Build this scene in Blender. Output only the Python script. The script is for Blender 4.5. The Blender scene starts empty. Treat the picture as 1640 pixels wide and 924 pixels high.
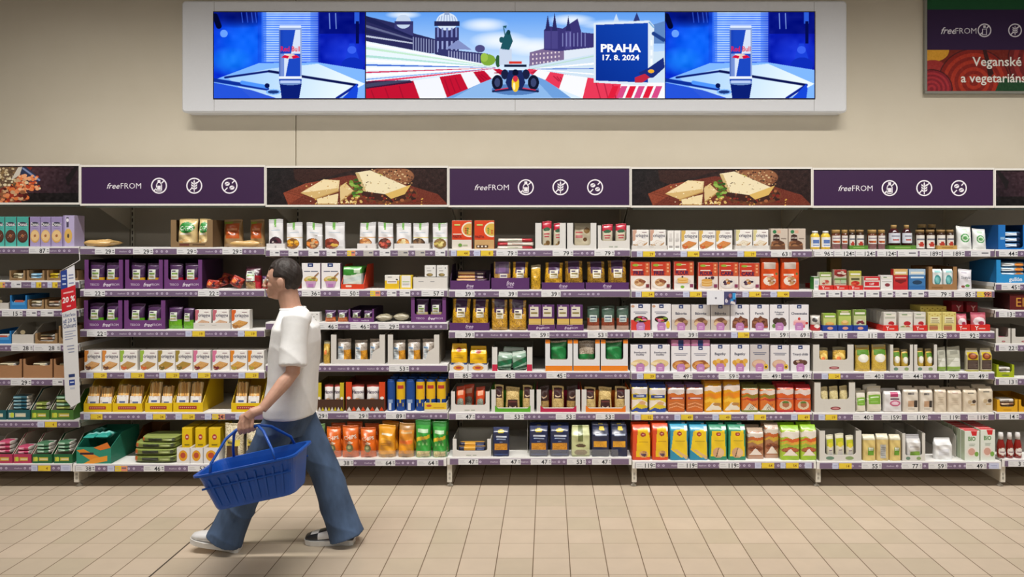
import bpy, math, random
import numpy as np
from mathutils import Vector, Matrix, Euler

# ------------------------------------------------------------------ camera, world, lights, exposure
SC = bpy.context.scene
COL = SC.collection
F, HC, CX, CY, YC = 1184.0, 1.787, 878.0, 378.0, -5.33      # focal length in pixels, eye height, principal point, camera Y

cam_d = bpy.data.cameras.new('camera')
cam_d.sensor_width = 36.0
cam_d.lens = 36.0 * F / 1640.0
cam_d.shift_x = (820 - CX) / 1640.0
cam_d.shift_y = -(462 - CY) / 1640.0
cam = bpy.data.objects.new('camera', cam_d)
COL.objects.link(cam)
cam.location = (0, YC, HC)
cam.rotation_euler = (math.pi / 2, 0, 0)
SC.camera = cam

world = bpy.data.worlds.new('world')
SC.world = world
world.use_nodes = True
world.node_tree.nodes['Background'].inputs[0].default_value = (1.0, 0.95, 0.88, 1)
world.node_tree.nodes['Background'].inputs[1].default_value = 0.17

def strip_light(name, y, z, power, tilt=0.0, spread=150, width=0.12, length=16.0, color=(1.0, 0.97, 0.925)):
    d = bpy.data.lights.new(name, 'AREA')
    d.shape = 'RECTANGLE'
    d.size, d.size_y = length, width
    d.energy = power
    d.spread = math.radians(spread)
    d.color = color
    o = bpy.data.objects.new(name, d)
    COL.objects.link(o)
    o.location = (0.45, y, z)
    o.rotation_euler = (math.radians(tilt), 0, 0)
    return o
strip_light('ceiling_or_fill_strip', -2.0, 5.35, 168, 19, 82, 0.10, 10.3)
strip_light('ceiling_or_fill_strip', -6.5, 3.9, 40, 46, 110, 0.2, 12.0)  # added frontal fill behind the camera, brightens product fronts and shelf interiors

vs = SC.view_settings
SC.display_settings.display_device = 'sRGB'
vs.view_transform = 'Standard'
vs.look = 'None'
vs.gamma = 1.0
vs.use_curve_mapping = False
vs.exposure = 0.07
SC.cycles.use_denoising = True
SC.cycles.max_bounces = 8
SC.cycles.transparent_max_bounces = 12

# ------------------------------------------------------------------ colour and material helpers
_cc = {}
def C(h):
    """sRGB hex or (r,g,b) 0..255 -> linear"""
    if h in _cc: return _cc[h]
    k = h
    if isinstance(h, str):
        rgb = [int(h[i:i+2], 16) / 255 for i in (0, 2, 4)]
    else:
        rgb = [x / 255 for x in h]
    r = tuple(c / 12.92 if c <= 0.04045 else ((c + 0.055) / 1.055) ** 2.4 for c in rgb)
    _cc[k] = r
    return r

def new_mat(name):
    m = bpy.data.materials.new(name)
    m.use_nodes = True
    nt = m.node_tree
    return m, nt, nt.nodes['Principled BSDF']

def col_mat(name, rough=0.5, spec=0.5, metal=0.0, coat=0.0, bump=0.0, bscale=60, var=0.06):
    """surface whose own colour is carried by the mesh's colour attribute, with a little procedural mottling"""
    m, nt, b = new_mat(name)
    a = nt.nodes.new('ShaderNodeAttribute'); a.attribute_name = 'Col'
    n = nt.nodes.new('ShaderNodeTexNoise'); n.inputs['Scale'].default_value = bscale
    tc = nt.nodes.new('ShaderNodeTexCoord')
    nt.links.new(tc.outputs['Object'], n.inputs['Vector'])
    mr = nt.nodes.new('ShaderNodeMapRange')
    mr.inputs['To Min'].default_value = 1 - var; mr.inputs['To Max'].default_value = 1 + var
    nt.links.new(n.outputs['Fac'], mr.inputs['Value'])
    mul = nt.nodes.new('ShaderNodeVectorMath'); mul.operation = 'SCALE'
    nt.links.new(a.outputs['Color'], mul.inputs[0]); nt.links.new(mr.outputs['Result'], mul.inputs['Scale'])
    nt.links.new(mul.outputs['Vector'], b.inputs['Base Color'])
    b.inputs['Roughness'].default_value = rough
    b.inputs['Specular IOR Level'].default_value = spec
    b.inputs['Metallic'].default_value = metal
    b.inputs['Coat Weight'].default_value = coat
    b.inputs['Coat Roughness'].default_value = 0.15
    if bump:
        bp = nt.nodes.new('ShaderNodeBump'); bp.inputs['Strength'].default_value = bump
        bp.inputs['Distance'].default_value = 0.004
        nt.links.new(n.outputs['Fac'], bp.inputs['Height']); nt.links.new(bp.outputs['Normal'], b.inputs['Normal'])
    return m

M_CARD = col_mat('printed_card', 0.5, 0.4, var=0.03)
M_FILM = col_mat('printed_film', 0.28, 0.5, coat=0.25, bump=0.45, bscale=28, var=0.03)
M_PAPER = col_mat('paper', 0.7, 0.3, var=0.03)
M_METAL = col_mat('powder_coated_steel', 0.42, 0.45, var=0.02)
M_PLAST = col_mat('moulded_plastic', 0.32, 0.5, var=0.02)
M_CORR = col_mat('corrugated_board', 0.8, 0.2, var=0.05)
M_GLAZE = col_mat('filled_glass', 0.08, 0.6, coat=0.6, var=0.03)

def emit_mat(name, strength):
    m = bpy.data.materials.new(name); m.use_nodes = True
    nt = m.node_tree; nt.nodes.remove(nt.nodes['Principled BSDF'])
    a = nt.nodes.new('ShaderNodeAttribute'); a.attribute_name = 'Col'
    e = nt.nodes.new('ShaderNodeEmission'); e.inputs['Strength'].default_value = strength
    nt.links.new(a.outputs['Color'], e.inputs['Color'])
    nt.links.new(e.outputs[0], nt.nodes['Material Output'].inputs['Surface'])
    return m
M_SCREEN = emit_mat('led_screen_picture', 1.0)

def clear_mat(name, tint=(1, 1, 1), mixf=0.88):
    m = bpy.data.materials.new(name); m.use_nodes = True
    nt = m.node_tree; b = nt.nodes['Principled BSDF']
    b.inputs['Base Color'].default_value = (0.9, 0.9, 0.88, 1); b.inputs['Roughness'].default_value = 0.08
    t = nt.nodes.new('ShaderNodeBsdfTransparent'); t.inputs[0].default_value = (*tint, 1)
    mx = nt.nodes.new('ShaderNodeMixShader'); mx.inputs[0].default_value = mixf
    nt.links.new(b.outputs[0], mx.inputs[1]); nt.links.new(t.outputs[0], mx.inputs[2])
    nt.links.new(mx.outputs[0], nt.nodes['Material Output'].inputs['Surface'])
    return m
M_WRAP = clear_mat('clear_wrapper_film', (0.99, 0.99, 0.98), 0.95)
M_CLEAR = clear_mat('clear_acrylic', (0.97, 0.97, 0.96), 0.93)

# ------------------------------------------------------------------ mesh helpers
def W(px, py, Y):
    """the point of the place that stands at depth Y on the sight line of photo pixel (px, py)"""
    d = Y - YC
    return Vector(((px - CX) * d / F, Y, HC - (py - CY) * d / F))
def wx(px, Y=0.0): return (px - CX) * (Y - YC) / F
def wz(py, Y=0.0): return HC - (py - CY) * (Y - YC) / F

class MB:
    def __init__(s):
        s.v, s.f, s.c, s.sm = [], [], [], []
    def face(s, pts, col, smooth=False):
        n = len(s.v); s.v.extend([tuple(p) for p in pts]); s.f.append(tuple(range(n, n + len(pts)))); s.c.append(C(col)); s.sm.append(smooth)
    def raw(s, verts, faces, cols, smooth=False):
        n = len(s.v); s.v.extend([tuple(p) for p in verts])
        one = isinstance(cols, str) or (isinstance(cols, tuple) and not isinstance(cols[0], (tuple, list, str)))
        for i, f in enumerate(faces):
            s.f.append(tuple(n + k for k in f)); s.c.append(C(cols) if one else cols[i]); s.sm.append(smooth)
    def box(s, x0, x1, y0, y1, z0, z1, col, bev=0.0):
        if bev <= 0:
            V = [(x, y, z) for z in (z0, z1) for y in (y0, y1) for x in (x0, x1)]
            s.raw(V, [(0, 1, 5, 4), (3, 2, 6, 7), (2, 0, 4, 6), (1, 3, 7, 5), (4, 5, 7, 6), (2, 3, 1, 0)], col)
            return
        # chamfered block: front/back/top/bottom/sides plus 12 edge strips and 8 corners
        b = bev
        xs, ys, zs = (x0, x1), (y0, y1), (z0, z1)
        idx = {}
        V = []
        for i in (0, 1):
            for j in (0, 1):
                for k in (0, 1):
                    sx, sy, sz = (1, -1)[i] * b, (1, -1)[j] * b, (1, -1)[k] * b
                    for a, p in (('x', (xs[i], ys[j] + sy, zs[k] + sz)), ('y', (xs[i] + sx, ys[j], zs[k] + sz)), ('z', (xs[i] + sx, ys[j] + sy, zs[k]))):
                        idx[(i, j, k, a)] = len(V); V.append(p)
        g = lambda i, j, k, a: idx[(i, j, k, a)]
        Fs = []
        for i in (0, 1):
            q = [g(i, 0, 0, 'x'), g(i, 1, 0, 'x'), g(i, 1, 1, 'x'), g(i, 0, 1, 'x')]; Fs.append(tuple(q if i else q[::-1]))
            q = [g(0, i, 0, 'y'), g(1, i, 0, 'y'), g(1, i, 1, 'y'), g(0, i, 1, 'y')]; Fs.append(tuple(q if not i else q[::-1]))
            q = [g(0, 0, i, 'z'), g(1, 0, i, 'z'), g(1, 1, i, 'z'), g(0, 1, i, 'z')]; Fs.append(tuple(q if i else q[::-1]))
        for i in (0, 1):
            for j in (0, 1):
                Fs.append((g(i, j, 0, 'x'), g(i, j, 1, 'x'), g(i, j, 1, 'y'), g(i, j, 0, 'y')))
                Fs.append((g(i, 0, j, 'x'), g(i, 1, j, 'x'), g(i, 1, j, 'z'), g(i, 0, j, 'z')))
                Fs.append((g(0, i, j, 'y'), g(1, i, j, 'y'), g(1, i, j, 'z'), g(0, i, j, 'z')))
                for k in (0, 1):
                    Fs.append((g(i, j, k, 'x'), g(i, j, k, 'y'), g(i, j, k, 'z')))
        s.raw(V, Fs, col)
    def prism(s, pts, y0, y1, col, axis='y'):
        """closed outline pts (x,z) extruded from y0 to y1 (axis 'x': outline (y,z) extruded along x)"""
        n = len(pts)
        mk = (lambda p, y: (p[0], y, p[1])) if axis == 'y' else (lambda p, y: (y, p[0], p[1]))
        V = [mk(p, y0) for p in pts] + [mk(p, y1) for p in pts]
        Fs = [tuple(range(n)), tuple(range(2 * n - 1, n - 1, -1))] + [(i, (i + 1) % n, n + (i + 1) % n, n + i) for i in range(n)]
        s.raw(V, Fs, col)
    def lathe(s, prof, col, n=20, cx=0, cy=0, cap=True, smooth=True):
        """prof: list of (r, z) or (r, z, col)"""
        V, Fs, cs = [], [], []
        for p in prof:
            for k in range(n):
                a = 2 * math.pi * k / n
                V.append((cx + p[0] * math.cos(a), cy + p[0] * math.sin(a), p[1]))
        for i in range(len(prof) - 1):
            c = C(prof[i][2] if len(prof[i]) > 2 else col)
            for k in range(n):
                Fs.append((i * n + k, i * n + (k + 1) % n, (i + 1) * n + (k + 1) % n, (i + 1) * n + k)); cs.append(c)
        if cap:
            Fs.append(tuple(range(n - 1, -1, -1))); cs.append(C(prof[0][2] if len(prof[0]) > 2 else col))
            Fs.append(tuple((len(prof) - 1) * n + k for k in range(n))); cs.append(C(prof[-1][2] if len(prof[-1]) > 2 else col))
        s.raw(V, Fs, cs, smooth)
    def tube(s, pts, radii, col, n=10, flat=1.0, cap=True):
        """swept tube through pts with a radius per point"""
        pts = [Vector(p) for p in pts]
        V, Fs = [], []
        up = None
        for i, p in enumerate(pts):
            t = (pts[min(i + 1, len(pts) - 1)] - pts[max(i - 1, 0)]).normalized()
            if up is None:
                up = Vector((0, 0, 1)) if abs(t.z) < 0.9 else Vector((0, 1, 0))
            a = (up - t * up.dot(t)).normalized(); b = t.cross(a); up = a
            r = radii[i] if hasattr(radii, '__len__') else radii
            for k in range(n):
                an = 2 * math.pi * k / n
                V.append(p + a * (r * math.cos(an)) + b * (r * flat * math.sin(an)))
        for i in range(len(pts) - 1):
            for k in range(n):
                Fs.append((i * n + k, i * n + (k + 1) % n, (i + 1) * n + (k + 1) % n, (i + 1) * n + k))
        if cap:
            Fs.append(tuple(range(n - 1, -1, -1))); Fs.append(tuple((len(pts) - 1) * n + k for k in range(n)))
        s.raw(V, Fs, col, True)
    def ellipsoid(s, c, r, col, nu=16, nv=10, rot=None):
        V, Fs = [], []
        R = rot or Matrix.Identity(3)
        for j in range(nv + 1):
            th = math.pi * j / nv
            for i in range(nu):
                a = 2 * math.pi * i / nu
                V.append(Vector(c) + R @ Vector((r[0] * math.sin(th) * math.cos(a), r[1] * math.sin(th) * math.sin(a), r[2] * math.cos(th))))
        for j in range(nv):
            for i in range(nu):
                Fs.append((j * nu + i, (j + 1) * nu + i, (j + 1) * nu + (i + 1) % nu, j * nu + (i + 1) % nu))
        s.raw(V, Fs, col, True)
    def mesh(s, name, mats):
        me = bpy.data.meshes.new(name)
        me.from_pydata(s.v, [], s.f)
        me.polygons.foreach_set('use_smooth', s.sm)
        at = me.color_attributes.new('Col', 'FLOAT_COLOR', 'CORNER')
        n = [len(f) for f in s.f]
        arr = np.ones((sum(n), 4), dtype=np.float32)
        arr[:, :3] = np.repeat(np.array(s.c, dtype=np.float32).reshape(-1, 3), n, axis=0)
        at.data.foreach_set('color', arr.ravel())
        for m in (mats if isinstance(mats, (list, tuple)) else [mats]):
            me.materials.append(m)
        me.update()
        return me
    def build(s, name, mat, parent=None, loc=None):
        return link(name, s.mesh(name, mat), parent, loc)

def link(name, data, parent=None, loc=None):
    o = bpy.data.objects.new(name, data)
    COL.objects.link(o)
    if parent is not None: o.parent = parent
    if loc is not None: o.location = loc
    return o
def empty(name, loc=(0, 0, 0)):
    o = link(name, None, None, loc); o.empty_display_size = 0.05
    return o
def tag(o, label=None, cat=None, group=None, kind=None):
    if label: o['label'] = label
    if cat: o['category'] = cat
    if group: o['group'] = group
    if kind: o['kind'] = kind
    return o
def struct(o, label=None, cat=None):
    o['kind'] = 'structure'
    if label: o['label'] = label
    if cat: o['category'] = cat
    return o

# ------------------------------------------------------------------ lettering
_tx = {}
def text_tris(s, bold=0.0, shear=0.0):
    """flat triangles of the word: (points, faces, x0, x1) with capital height 1"""
    k = (s, bold, shear)
    if k in _tx: return _tx[k]
    cu = bpy.data.curves.new('lettering', 'FONT')
    cu.body = s; cu.size = 1.0; cu.resolution_u = 2; cu.offset = bold; cu.shear = shear
    o = bpy.data.objects.new('lettering', cu); COL.objects.link(o)
    dg = bpy.context.evaluated_depsgraph_get()
    me = bpy.data.meshes.new_from_object(o.evaluated_get(dg))
    cap = 0.72
    P = [(v.co.x / cap, v.co.y / cap) for v in me.vertices]
    Fs = [tuple(p.vertices) for p in me.polygons]
    bpy.data.meshes.remove(me); bpy.data.objects.remove(o); bpy.data.curves.remove(cu)
    xs = [p[0] for p in P] or [0, 1]
    r = _tx[k] = (P, Fs, min(xs), max(xs))
    return r

def place_text(sh, aw, ah):
    """sh=('t',text,u,v,h,col,opts): 2-D points (metres from the face's lower middle) and faces"""
    _, s, u, v, h, col = sh[:6]
    o = sh[6] if len(sh) > 6 else {}
    P, Fs, x0, x1 = text_tris(s, o.get('b', 0.0), o.get('i', 0.0))
    H = h * ah; sx = H * o.get('sx', 1.0)
    wmax = o.get('w', 0.92) * aw
    if (x1 - x0) * sx > wmax: sx = wmax / (x1 - x0)
    al = o.get('al', 'c')
    ref = {'c': (x0 + x1) / 2, 'l': x0, 'r': x1}[al]
    ca, sa = math.cos(o.get('rot', 0)), math.sin(o.get('rot', 0))
    out = []
    for x, y in P:
        a, b = (x - ref) * sx, (y - 0.5) * H
        out.append(((u - 0.5) * aw + a * ca - b * sa, v * ah + a * sa + b * ca))
    return out, Fs

def outline(sh, n=20):
    k = sh[0]
    if k == 'r': return [(sh[1], sh[2]), (sh[3], sh[2]), (sh[3], sh[4]), (sh[1], sh[4])]
    if k == 'e': return [(sh[1] + sh[3] * math.cos(2 * math.pi * i / n), sh[2] + sh[4] * math.sin(2 * math.pi * i / n)) for i in range(n)]
    return sh[1]
def inside(sh, U, V):
    k = sh[0]
    if k in 'rn': return (U >= sh[1]) & (U <= sh[3]) & (V >= sh[2]) & (V <= sh[4])
    if k == 'e': return ((U - sh[1]) / sh[3]) ** 2 + ((V - sh[2]) / sh[4]) ** 2 <= 1
    P = sh[1]; m = np.zeros(U.shape, bool); n = len(P)
    for i in range(n):
        (xa, ya), (xb, yb) = P[i], P[(i + 1) % n]
        if ya == yb: continue
        m ^= ((ya > V) != (yb > V)) & (U < (xb - xa) * (V - ya) / (yb - ya) + xa)
    return m
def shcol(sh): return {'r': 5, 'e': 5, 'p': 2, 'n': 5, 't': 5}[sh[0]]

STEP = 0.00016
def decal(mb, shapes, aw, ah, y, x0=0.0, z0=0.0, fy=None):
    """print shapes on a face that looks to -Y; fy(x,z) gives a curved face its own depth"""
    k = 1
    for sh in shapes:
        yy = y - STEP * k; k += 1
        f = (lambda x, z: yy) if fy is None else (lambda x, z: fy(x, z) - STEP * k - 0.0004)
        if sh[0] == 't':
            P, Fs = place_text(sh, aw, ah)
            mb.raw([(x0 + x, f(x, z), z0 + z) for x, z in P], Fs, sh[5])
        elif sh[0] == 'n':
            rng = random.Random(7)
            nx, nz = sh[7] if len(sh) > 7 else (9, 9)
            for i in range(nx):
                for j in range(nz):
                    a, b = sh[1] + (sh[3] - sh[1]) * i / nx, sh[1] + (sh[3] - sh[1]) * (i + 1) / nx
                    c, d = sh[2] + (sh[4] - sh[2]) * j / nz, sh[2] + (sh[4] - sh[2]) * (j + 1) / nz
                    mb.face([(x0 + (p - .5) * aw, f((p - .5) * aw, q * ah), z0 + q * ah) for p, q in ((a, c), (b, c), (b, d), (a, d))], rng.choice([sh[5], sh[6]]))
        else:
            col = sh[shcol(sh)]; pl = clip01(outline(sh))
            if fy is not None and sh[0] == 'r':             # follow the curve of the bag
                for i in range(8):
                    for j in range(3):
                        q = [((sh[1] + (sh[3] - sh[1]) * (i + a) / 8 - .5) * aw, (sh[2] + (sh[4] - sh[2]) * (j + b) / 3) * ah) for a, b in ((0, 0), (1, 0), (1, 1), (0, 1))]
                        mb.face([(x0 + x, f(x, z), z0 + z) for x, z in q], col)
            elif len(pl) > 2: mb.face([(x0 + (p - .5) * aw, f((p - .5) * aw, q * ah), z0 + q * ah) for p, q in pl], col)

def clip01(P):
    """the part of an outline that lies on the face"""
    for ax, lim, sg in ((0, 0, 1), (0, 1, -1), (1, 0, 1), (1, 1, -1)):
        out = []
        for i in range(len(P)):
            a, b = P[i - 1], P[i]; da, db = (a[ax] - lim) * sg, (b[ax] - lim) * sg
            if (da >= 0) != (db >= 0):
                t_ = da / (da - db); out.append((a[0] + (b[0] - a[0]) * t_, a[1] + (b[1] - a[1]) * t_))
            if db >= 0: out.append(b)
        P = out
        if len(P) < 3: return []
    return P

def blob(cx, cy, rx, ry, cols, n=9, seed=1, size=0.45):
    """a heap of food: one big patch and smaller ones on it"""
    r = random.Random(seed)
    out = [('e', cx, cy, rx, ry, cols[0])]
    for i in range(n):
        a, q = r.random() * 6.283, math.sqrt(r.random()) * 0.75
        s = size * (0.6 + 0.6 * r.random())
        out.append(('e', cx + rx * q * math.cos(a), cy + ry * q * math.sin(a), rx * s, ry * s * 0.8, cols[1 + i % (len(cols) - 1)]))
    return out

# ------------------------------------------------------------------ raster pictures (screens, posters) as fine colour grids
class Canvas:
    def __init__(s, w, h, base, k=1.0):
        s.k = k; s.W, s.H = int(w * k) + 1, int(h * k) + 1; s.w, s.h = w, h
        s.X, s.Y = np.meshgrid(np.linspace(0, w, s.W), np.linspace(0, h, s.H))
        s.a = np.zeros((s.H, s.W, 3)); s.a[:] = s.rgb(base)
        s.rng = np.random.default_rng(5)
    def rgb(s, c): return np.array([int(c[i:i+2], 16) for i in (0, 2, 4)], float)
    def put(s, m, c, al=1.0):
        m = np.asarray(m, float)[..., None] * al
        s.a = s.a * (1 - m) + s.rgb(c) * m
    def poly(s, pts, c, al=1.0): s.put(inside(('p', pts), s.X, s.Y), c, al)
    def rect(s, x0, y0, x1, y1, c, al=1.0): s.put((s.X >= x0) & (s.X <= x1) & (s.Y >= y0) & (s.Y <= y1), c, al)
    def ell(s, x, y, rx, ry, c, al=1.0, soft=0):
        d = ((s.X - x) / rx) ** 2 + ((s.Y - y) / ry) ** 2
        s.put(np.clip(1 - d, 0, 1) ** soft if soft else d <= 1, c, al)
    def ring(s, x, y, rx, ry, t, c, al=1.0):
        d = np.sqrt(((s.X - x) / rx) ** 2 + ((s.Y - y) / ry) ** 2); s.put((d <= 1) & (d >= 1 - t), c, al)
    def line(s, x0, y0, x1, y1, w, c, al=1.0):
        dx, dy = x1 - x0, y1 - y0; L = dx * dx + dy * dy
        t = np.clip(((s.X - x0) * dx + (s.Y - y0) * dy) / L, 0, 1)
        d = np.hypot(s.X - x0 - t * dx, s.Y - y0 - t * dy)
        s.put(np.clip(w / 2 - d + 0.5, 0, 1), c, al)
    def grad(s, x0, y0, x1, y1, c0, c1, mask=None, al=1.0):
        dx, dy = x1 - x0, y1 - y0
        t = np.clip(((s.X - x0) * dx + (s.Y - y0) * dy) / (dx * dx + dy * dy), 0, 1)[..., None]
        m = (np.ones(s.X.shape) if mask is None else np.asarray(mask, float))[..., None] * al
        s.a = s.a * (1 - m) + (s.rgb(c0) * (1 - t) + s.rgb(c1) * t) * m
    def noise(s, amp, cell=3, mask=None):
        n = s.rng.normal(size=(s.H // cell + 2, s.W // cell + 2))
        yi, xi = np.arange(s.H) / cell, np.arange(s.W) / cell
        y0, x0 = yi.astype(int), xi.astype(int); fy, fx = (yi - y0)[:, None], (xi - x0)[None]
        g = lambda a, b: n[np.ix_(y0 + a, x0 + b)]
        z = g(0, 0) * (1 - fy) * (1 - fx) + g(1, 0) * fy * (1 - fx) + g(0, 1) * (1 - fy) * fx + g(1, 1) * fy * fx
        if mask is not None: z = z * mask
        s.a = s.a + z[..., None] * amp
    def specks(s, x0, y0, x1, y1, n, r, cols, cond=None):
        for i in range(n):
            x, y = s.rng.uniform(x0, x1), s.rng.uniform(y0, y1)
            if cond and not cond(x, y): continue
            q = r * s.rng.uniform(.5, 1.2); s.ell(x, y, q, q * .8, cols[int(s.rng.integers(len(cols)))])
    def mesh(s, name, mat, w, h):
        """a w x h metre grid standing in XZ, lower left corner at the origin"""
        me = bpy.data.meshes.new(name)
        V = np.zeros((s.H, s.W, 3), np.float32)
        V[..., 0] = s.X / s.w * w; V[..., 2] = (1 - s.Y / s.h) * h
        I = np.arange(s.H * s.W).reshape(s.H, s.W)
        Fq = np.stack([I[1:, :-1], I[1:, 1:], I[:-1, 1:], I[:-1, :-1]], -1).reshape(-1, 4)
        me.vertices.add(s.H * s.W); me.vertices.foreach_set('co', V.ravel())
        me.loops.add(Fq.size); me.loops.foreach_set('vertex_index', Fq.ravel().astype(np.int32))
        me.polygons.add(len(Fq)); me.polygons.foreach_set('loop_start', np.arange(0, Fq.size, 4, dtype=np.int32))
        me.update(calc_edges=True)
        at = me.color_attributes.new('Col', 'FLOAT_COLOR', 'POINT')
        c = np.clip(s.a, 0, 255) / 255
        lin = np.where(c <= 0.04045, c / 12.92, ((c + 0.055) / 1.055) ** 2.4)
        arr = np.ones((s.H * s.W, 4), np.float32); arr[:, :3] = lin.reshape(-1, 3)
        at.data.foreach_set('color', arr.ravel())
        me.materials.append(mat)
        return me
# ------------------------------------------------------------------ the room: floor, wall, ceiling
def floor_material():
    m, nt, b = new_mat('floor_tiles')
    N, L = nt.nodes, nt.links
    tc = N.new('ShaderNodeTexCoord'); sp = N.new('ShaderNodeSeparateXYZ'); L.new(tc.outputs['Object'], sp.inputs[0])
    def math_(op, a, bb=None, c=None):
        n = N.new('ShaderNodeMath'); n.operation = op
        for i, v in enumerate((a, bb, c)):
            if v is None: continue
            if isinstance(v, (int, float)): n.inputs[i].default_value = v
            else: L.new(v, n.inputs[i])
        return n.outputs[0]
    T = 0.2009
    xs = math_('DIVIDE', math_('ADD', sp.outputs['X'], 0.083), T)
    ys = math_('DIVIDE', math_('ADD', sp.outputs['Y'], 0.038), 0.1985)
    def edge(v, half):                                  # 1 on a joint line
        f = math_('SUBTRACT', v, math_('FLOOR', math_('ADD', v, 0.5)))
        return math_('LESS_THAN', math_('ABSOLUTE', f), half)
    jx = edge(xs, 0.0135); jy = edge(ys, 0.0105)
    wide = math_('MULTIPLY', math_('LESS_THAN', math_('ABSOLUTE', math_('ADD', xs, 10.0)), 0.026), math_('LESS_THAN', sp.outputs['Y'], -0.62))
    wide2 = math_('MULTIPLY', math_('LESS_THAN', math_('ABSOLUTE', math_('SUBTRACT', xs, 16.0)), 0.022), math_('LESS_THAN', sp.outputs['Y'], -0.5))
    wide = math_('MAXIMUM', wide, wide2)
    cell = N.new('ShaderNodeCombineXYZ')
    L.new(math_('FLOOR', xs), cell.inputs[0]); L.new(math_('FLOOR', ys), cell.inputs[1])
    wn = N.new('ShaderNodeTexWhiteNoise'); wn.noise_dimensions = '2D'; L.new(cell.outputs[0], wn.inputs['Vector'])
    ramp = N.new('ShaderNodeValToRGB'); e = ramp.color_ramp.elements
    e[0].color = (*C('b6a892'), 1); e[1].color = (*C('c2b19d'), 1)
    mid = ramp.color_ramp.elements.new(0.5); mid.color = (*C('bbab97'), 1)
    L.new(wn.outputs['Value'], ramp.inputs[0])
    no = N.new('ShaderNodeTexNoise'); no.inputs['Scale'].default_value = 9; no.inputs['Detail'].default_value = 5; L.new(tc.outputs['Object'], no.inputs['Vector'])
    mr = N.new('ShaderNodeMapRange'); mr.inputs['To Min'].default_value = 0.92; mr.inputs['To Max'].default_value = 1.07; L.new(no.outputs['Fac'], mr.inputs['Value'])
    sc = N.new('ShaderNodeVectorMath'); sc.operation = 'SCALE'; L.new(ramp.outputs[0], sc.inputs[0]); L.new(mr.outputs[0], sc.inputs['Scale'])
    mx = N.new('ShaderNodeMix'); mx.data_type = 'RGBA'; L.new(jy, mx.inputs['Factor']); L.new(sc.outputs[0], mx.inputs['A']); mx.inputs['B'].default_value = (*C('92806c'), 1)
    mx1 = N.new('ShaderNodeMix'); mx1.data_type = 'RGBA'; L.new(jx, mx1.inputs['Factor']); L.new(mx.outputs['Result'], mx1.inputs['A']); mx1.inputs['B'].default_value = (*C('6f5c49'), 1)
    mx2 = N.new('ShaderNodeMix'); mx2.data_type = 'RGBA'; L.new(wide, mx2.inputs['Factor']); L.new(mx1.outputs['Result'], mx2.inputs['A']); mx2.inputs['B'].default_value = (*C('453a30'), 1)
    L.new(mx2.outputs['Result'], b.inputs['Base Color'])
    j = math_('MAXIMUM', jx, jy)
    L.new(math_('MULTIPLY_ADD', j, 0.35, 0.38), b.inputs['Roughness'])
    bp = N.new('ShaderNodeBump'); bp.inputs['Strength'].default_value = 0.25; bp.inputs['Distance'].default_value = 0.002; bp.invert = True
    L.new(j, bp.inputs['Height']); L.new(bp.outputs[0], b.inputs['Normal'])
    b.inputs['Specular IOR Level'].default_value = 0.35
    return m
mb = MB(); mb.face([(-15, -12, 0), (15, -12, 0), (15, 0.9, 0), (-15, 0.9, 0)], 'cccccc')
struct(mb.build('floor', floor_material()), 'beige square floor tiles with brown joints', 'floor')

def wall_material():
    m, nt, b = new_mat('painted_wall')
    n = nt.nodes.new('ShaderNodeTexNoise'); n.inputs['Scale'].default_value = 3.0; n.inputs['Detail'].default_value = 4
    tc = nt.nodes.new('ShaderNodeTexCoord'); nt.links.new(tc.outputs['Object'], n.inputs['Vector'])
    r = nt.nodes.new('ShaderNodeValToRGB'); r.color_ramp.elements[0].color = (*C('d3c8b2'), 1); r.color_ramp.elements[1].color = (*C('dbd1bd'), 1)
    nt.links.new(n.outputs['Fac'], r.inputs[0]); nt.links.new(r.outputs[0], b.inputs['Base Color'])
    b.inputs['Roughness'].default_value = 0.6
    return m
M_WALL = wall_material()
YW = 0.80
sx = wx(474, YW)
mb = MB()
mb.box(-15, sx - 0.004, YW, YW + 0.1, 0, 6.3, 'd8cdb8'); mb.box(sx + 0.004, 15, YW, YW + 0.1, 0, 6.3, 'd8cdb8')
mb.box(sx - 0.02, sx + 0.02, YW + 0.02, YW + 0.09, 0.01, 6.29, '4a443b')
struct(mb.build('wall_back', M_WALL), 'warm beige painted wall above the shelves with one vertical joint', 'wall')
mb = MB(); mb.box(-15, 15, -12, 0.9, 6.3, 6.4, 'd0d0d0')
struct(mb.build('ceiling', M_PAPER), 'ceiling above the aisle', 'ceiling')

# ------------------------------------------------------------------ shelving bays
BAY_PX = {'A': (-165, 128), 'B': (128, 425), 'C': (425, 718), 'D': (718, 1010), 'E': (1010, 1301), 'F': (1301, 1593), 'G': (1593, 1885)}
LIP = {'A': [406.3, 461, 506.7, 562, 617, 684, 754], 'B': [407.5, 474.6, 539, 605.7, 671.7, 754.6],
       'C': [410.3, 474.6, 527.6, 594.8, 670.6, 745.6], 'D': [410.3, 475.5, 541, 606, 671.7, 743.8],
       'E': [411.5, 476, 541, 607, 672.5, 749.7], 'F': [411, 476, 542, 607, 672.6, 750.5],
       'G': [411, 464.6, 508, 562, 616, 671.5, 747]}
BAYNAME = {'A': 'doughnut bay', 'B': 'breadstick bay', 'C': 'pouch bay', 'D': 'pasta bay', 'E': 'baking bay', 'F': 'honey bay', 'G': 'ketchup bay'}
BAYTEXT = {'A': 'at the far left, with doughnut boxes on top', 'B': 'holding yellow breadstick trays, second from left', 'C': 'behind the walking shopper, white pouches on top',
           'D': 'with pasta packs, in the middle of the row', 'E': 'with red and white baking mix boxes', 'F': 'with honey bottles on its top shelf', 'G': 'at the far right, with ketchup bottles on its base'}
YB = -0.08                                               # front of the base decks
def front_y(bay, row): return YB if row == len(LIP[bay]) else 0.0
def shelf_z(bay, row):
    """top of the shelf board (row 1 is the top one)"""
    return wz(LIP[bay][row - 1], front_y(bay, row)) + 0.052
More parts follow.
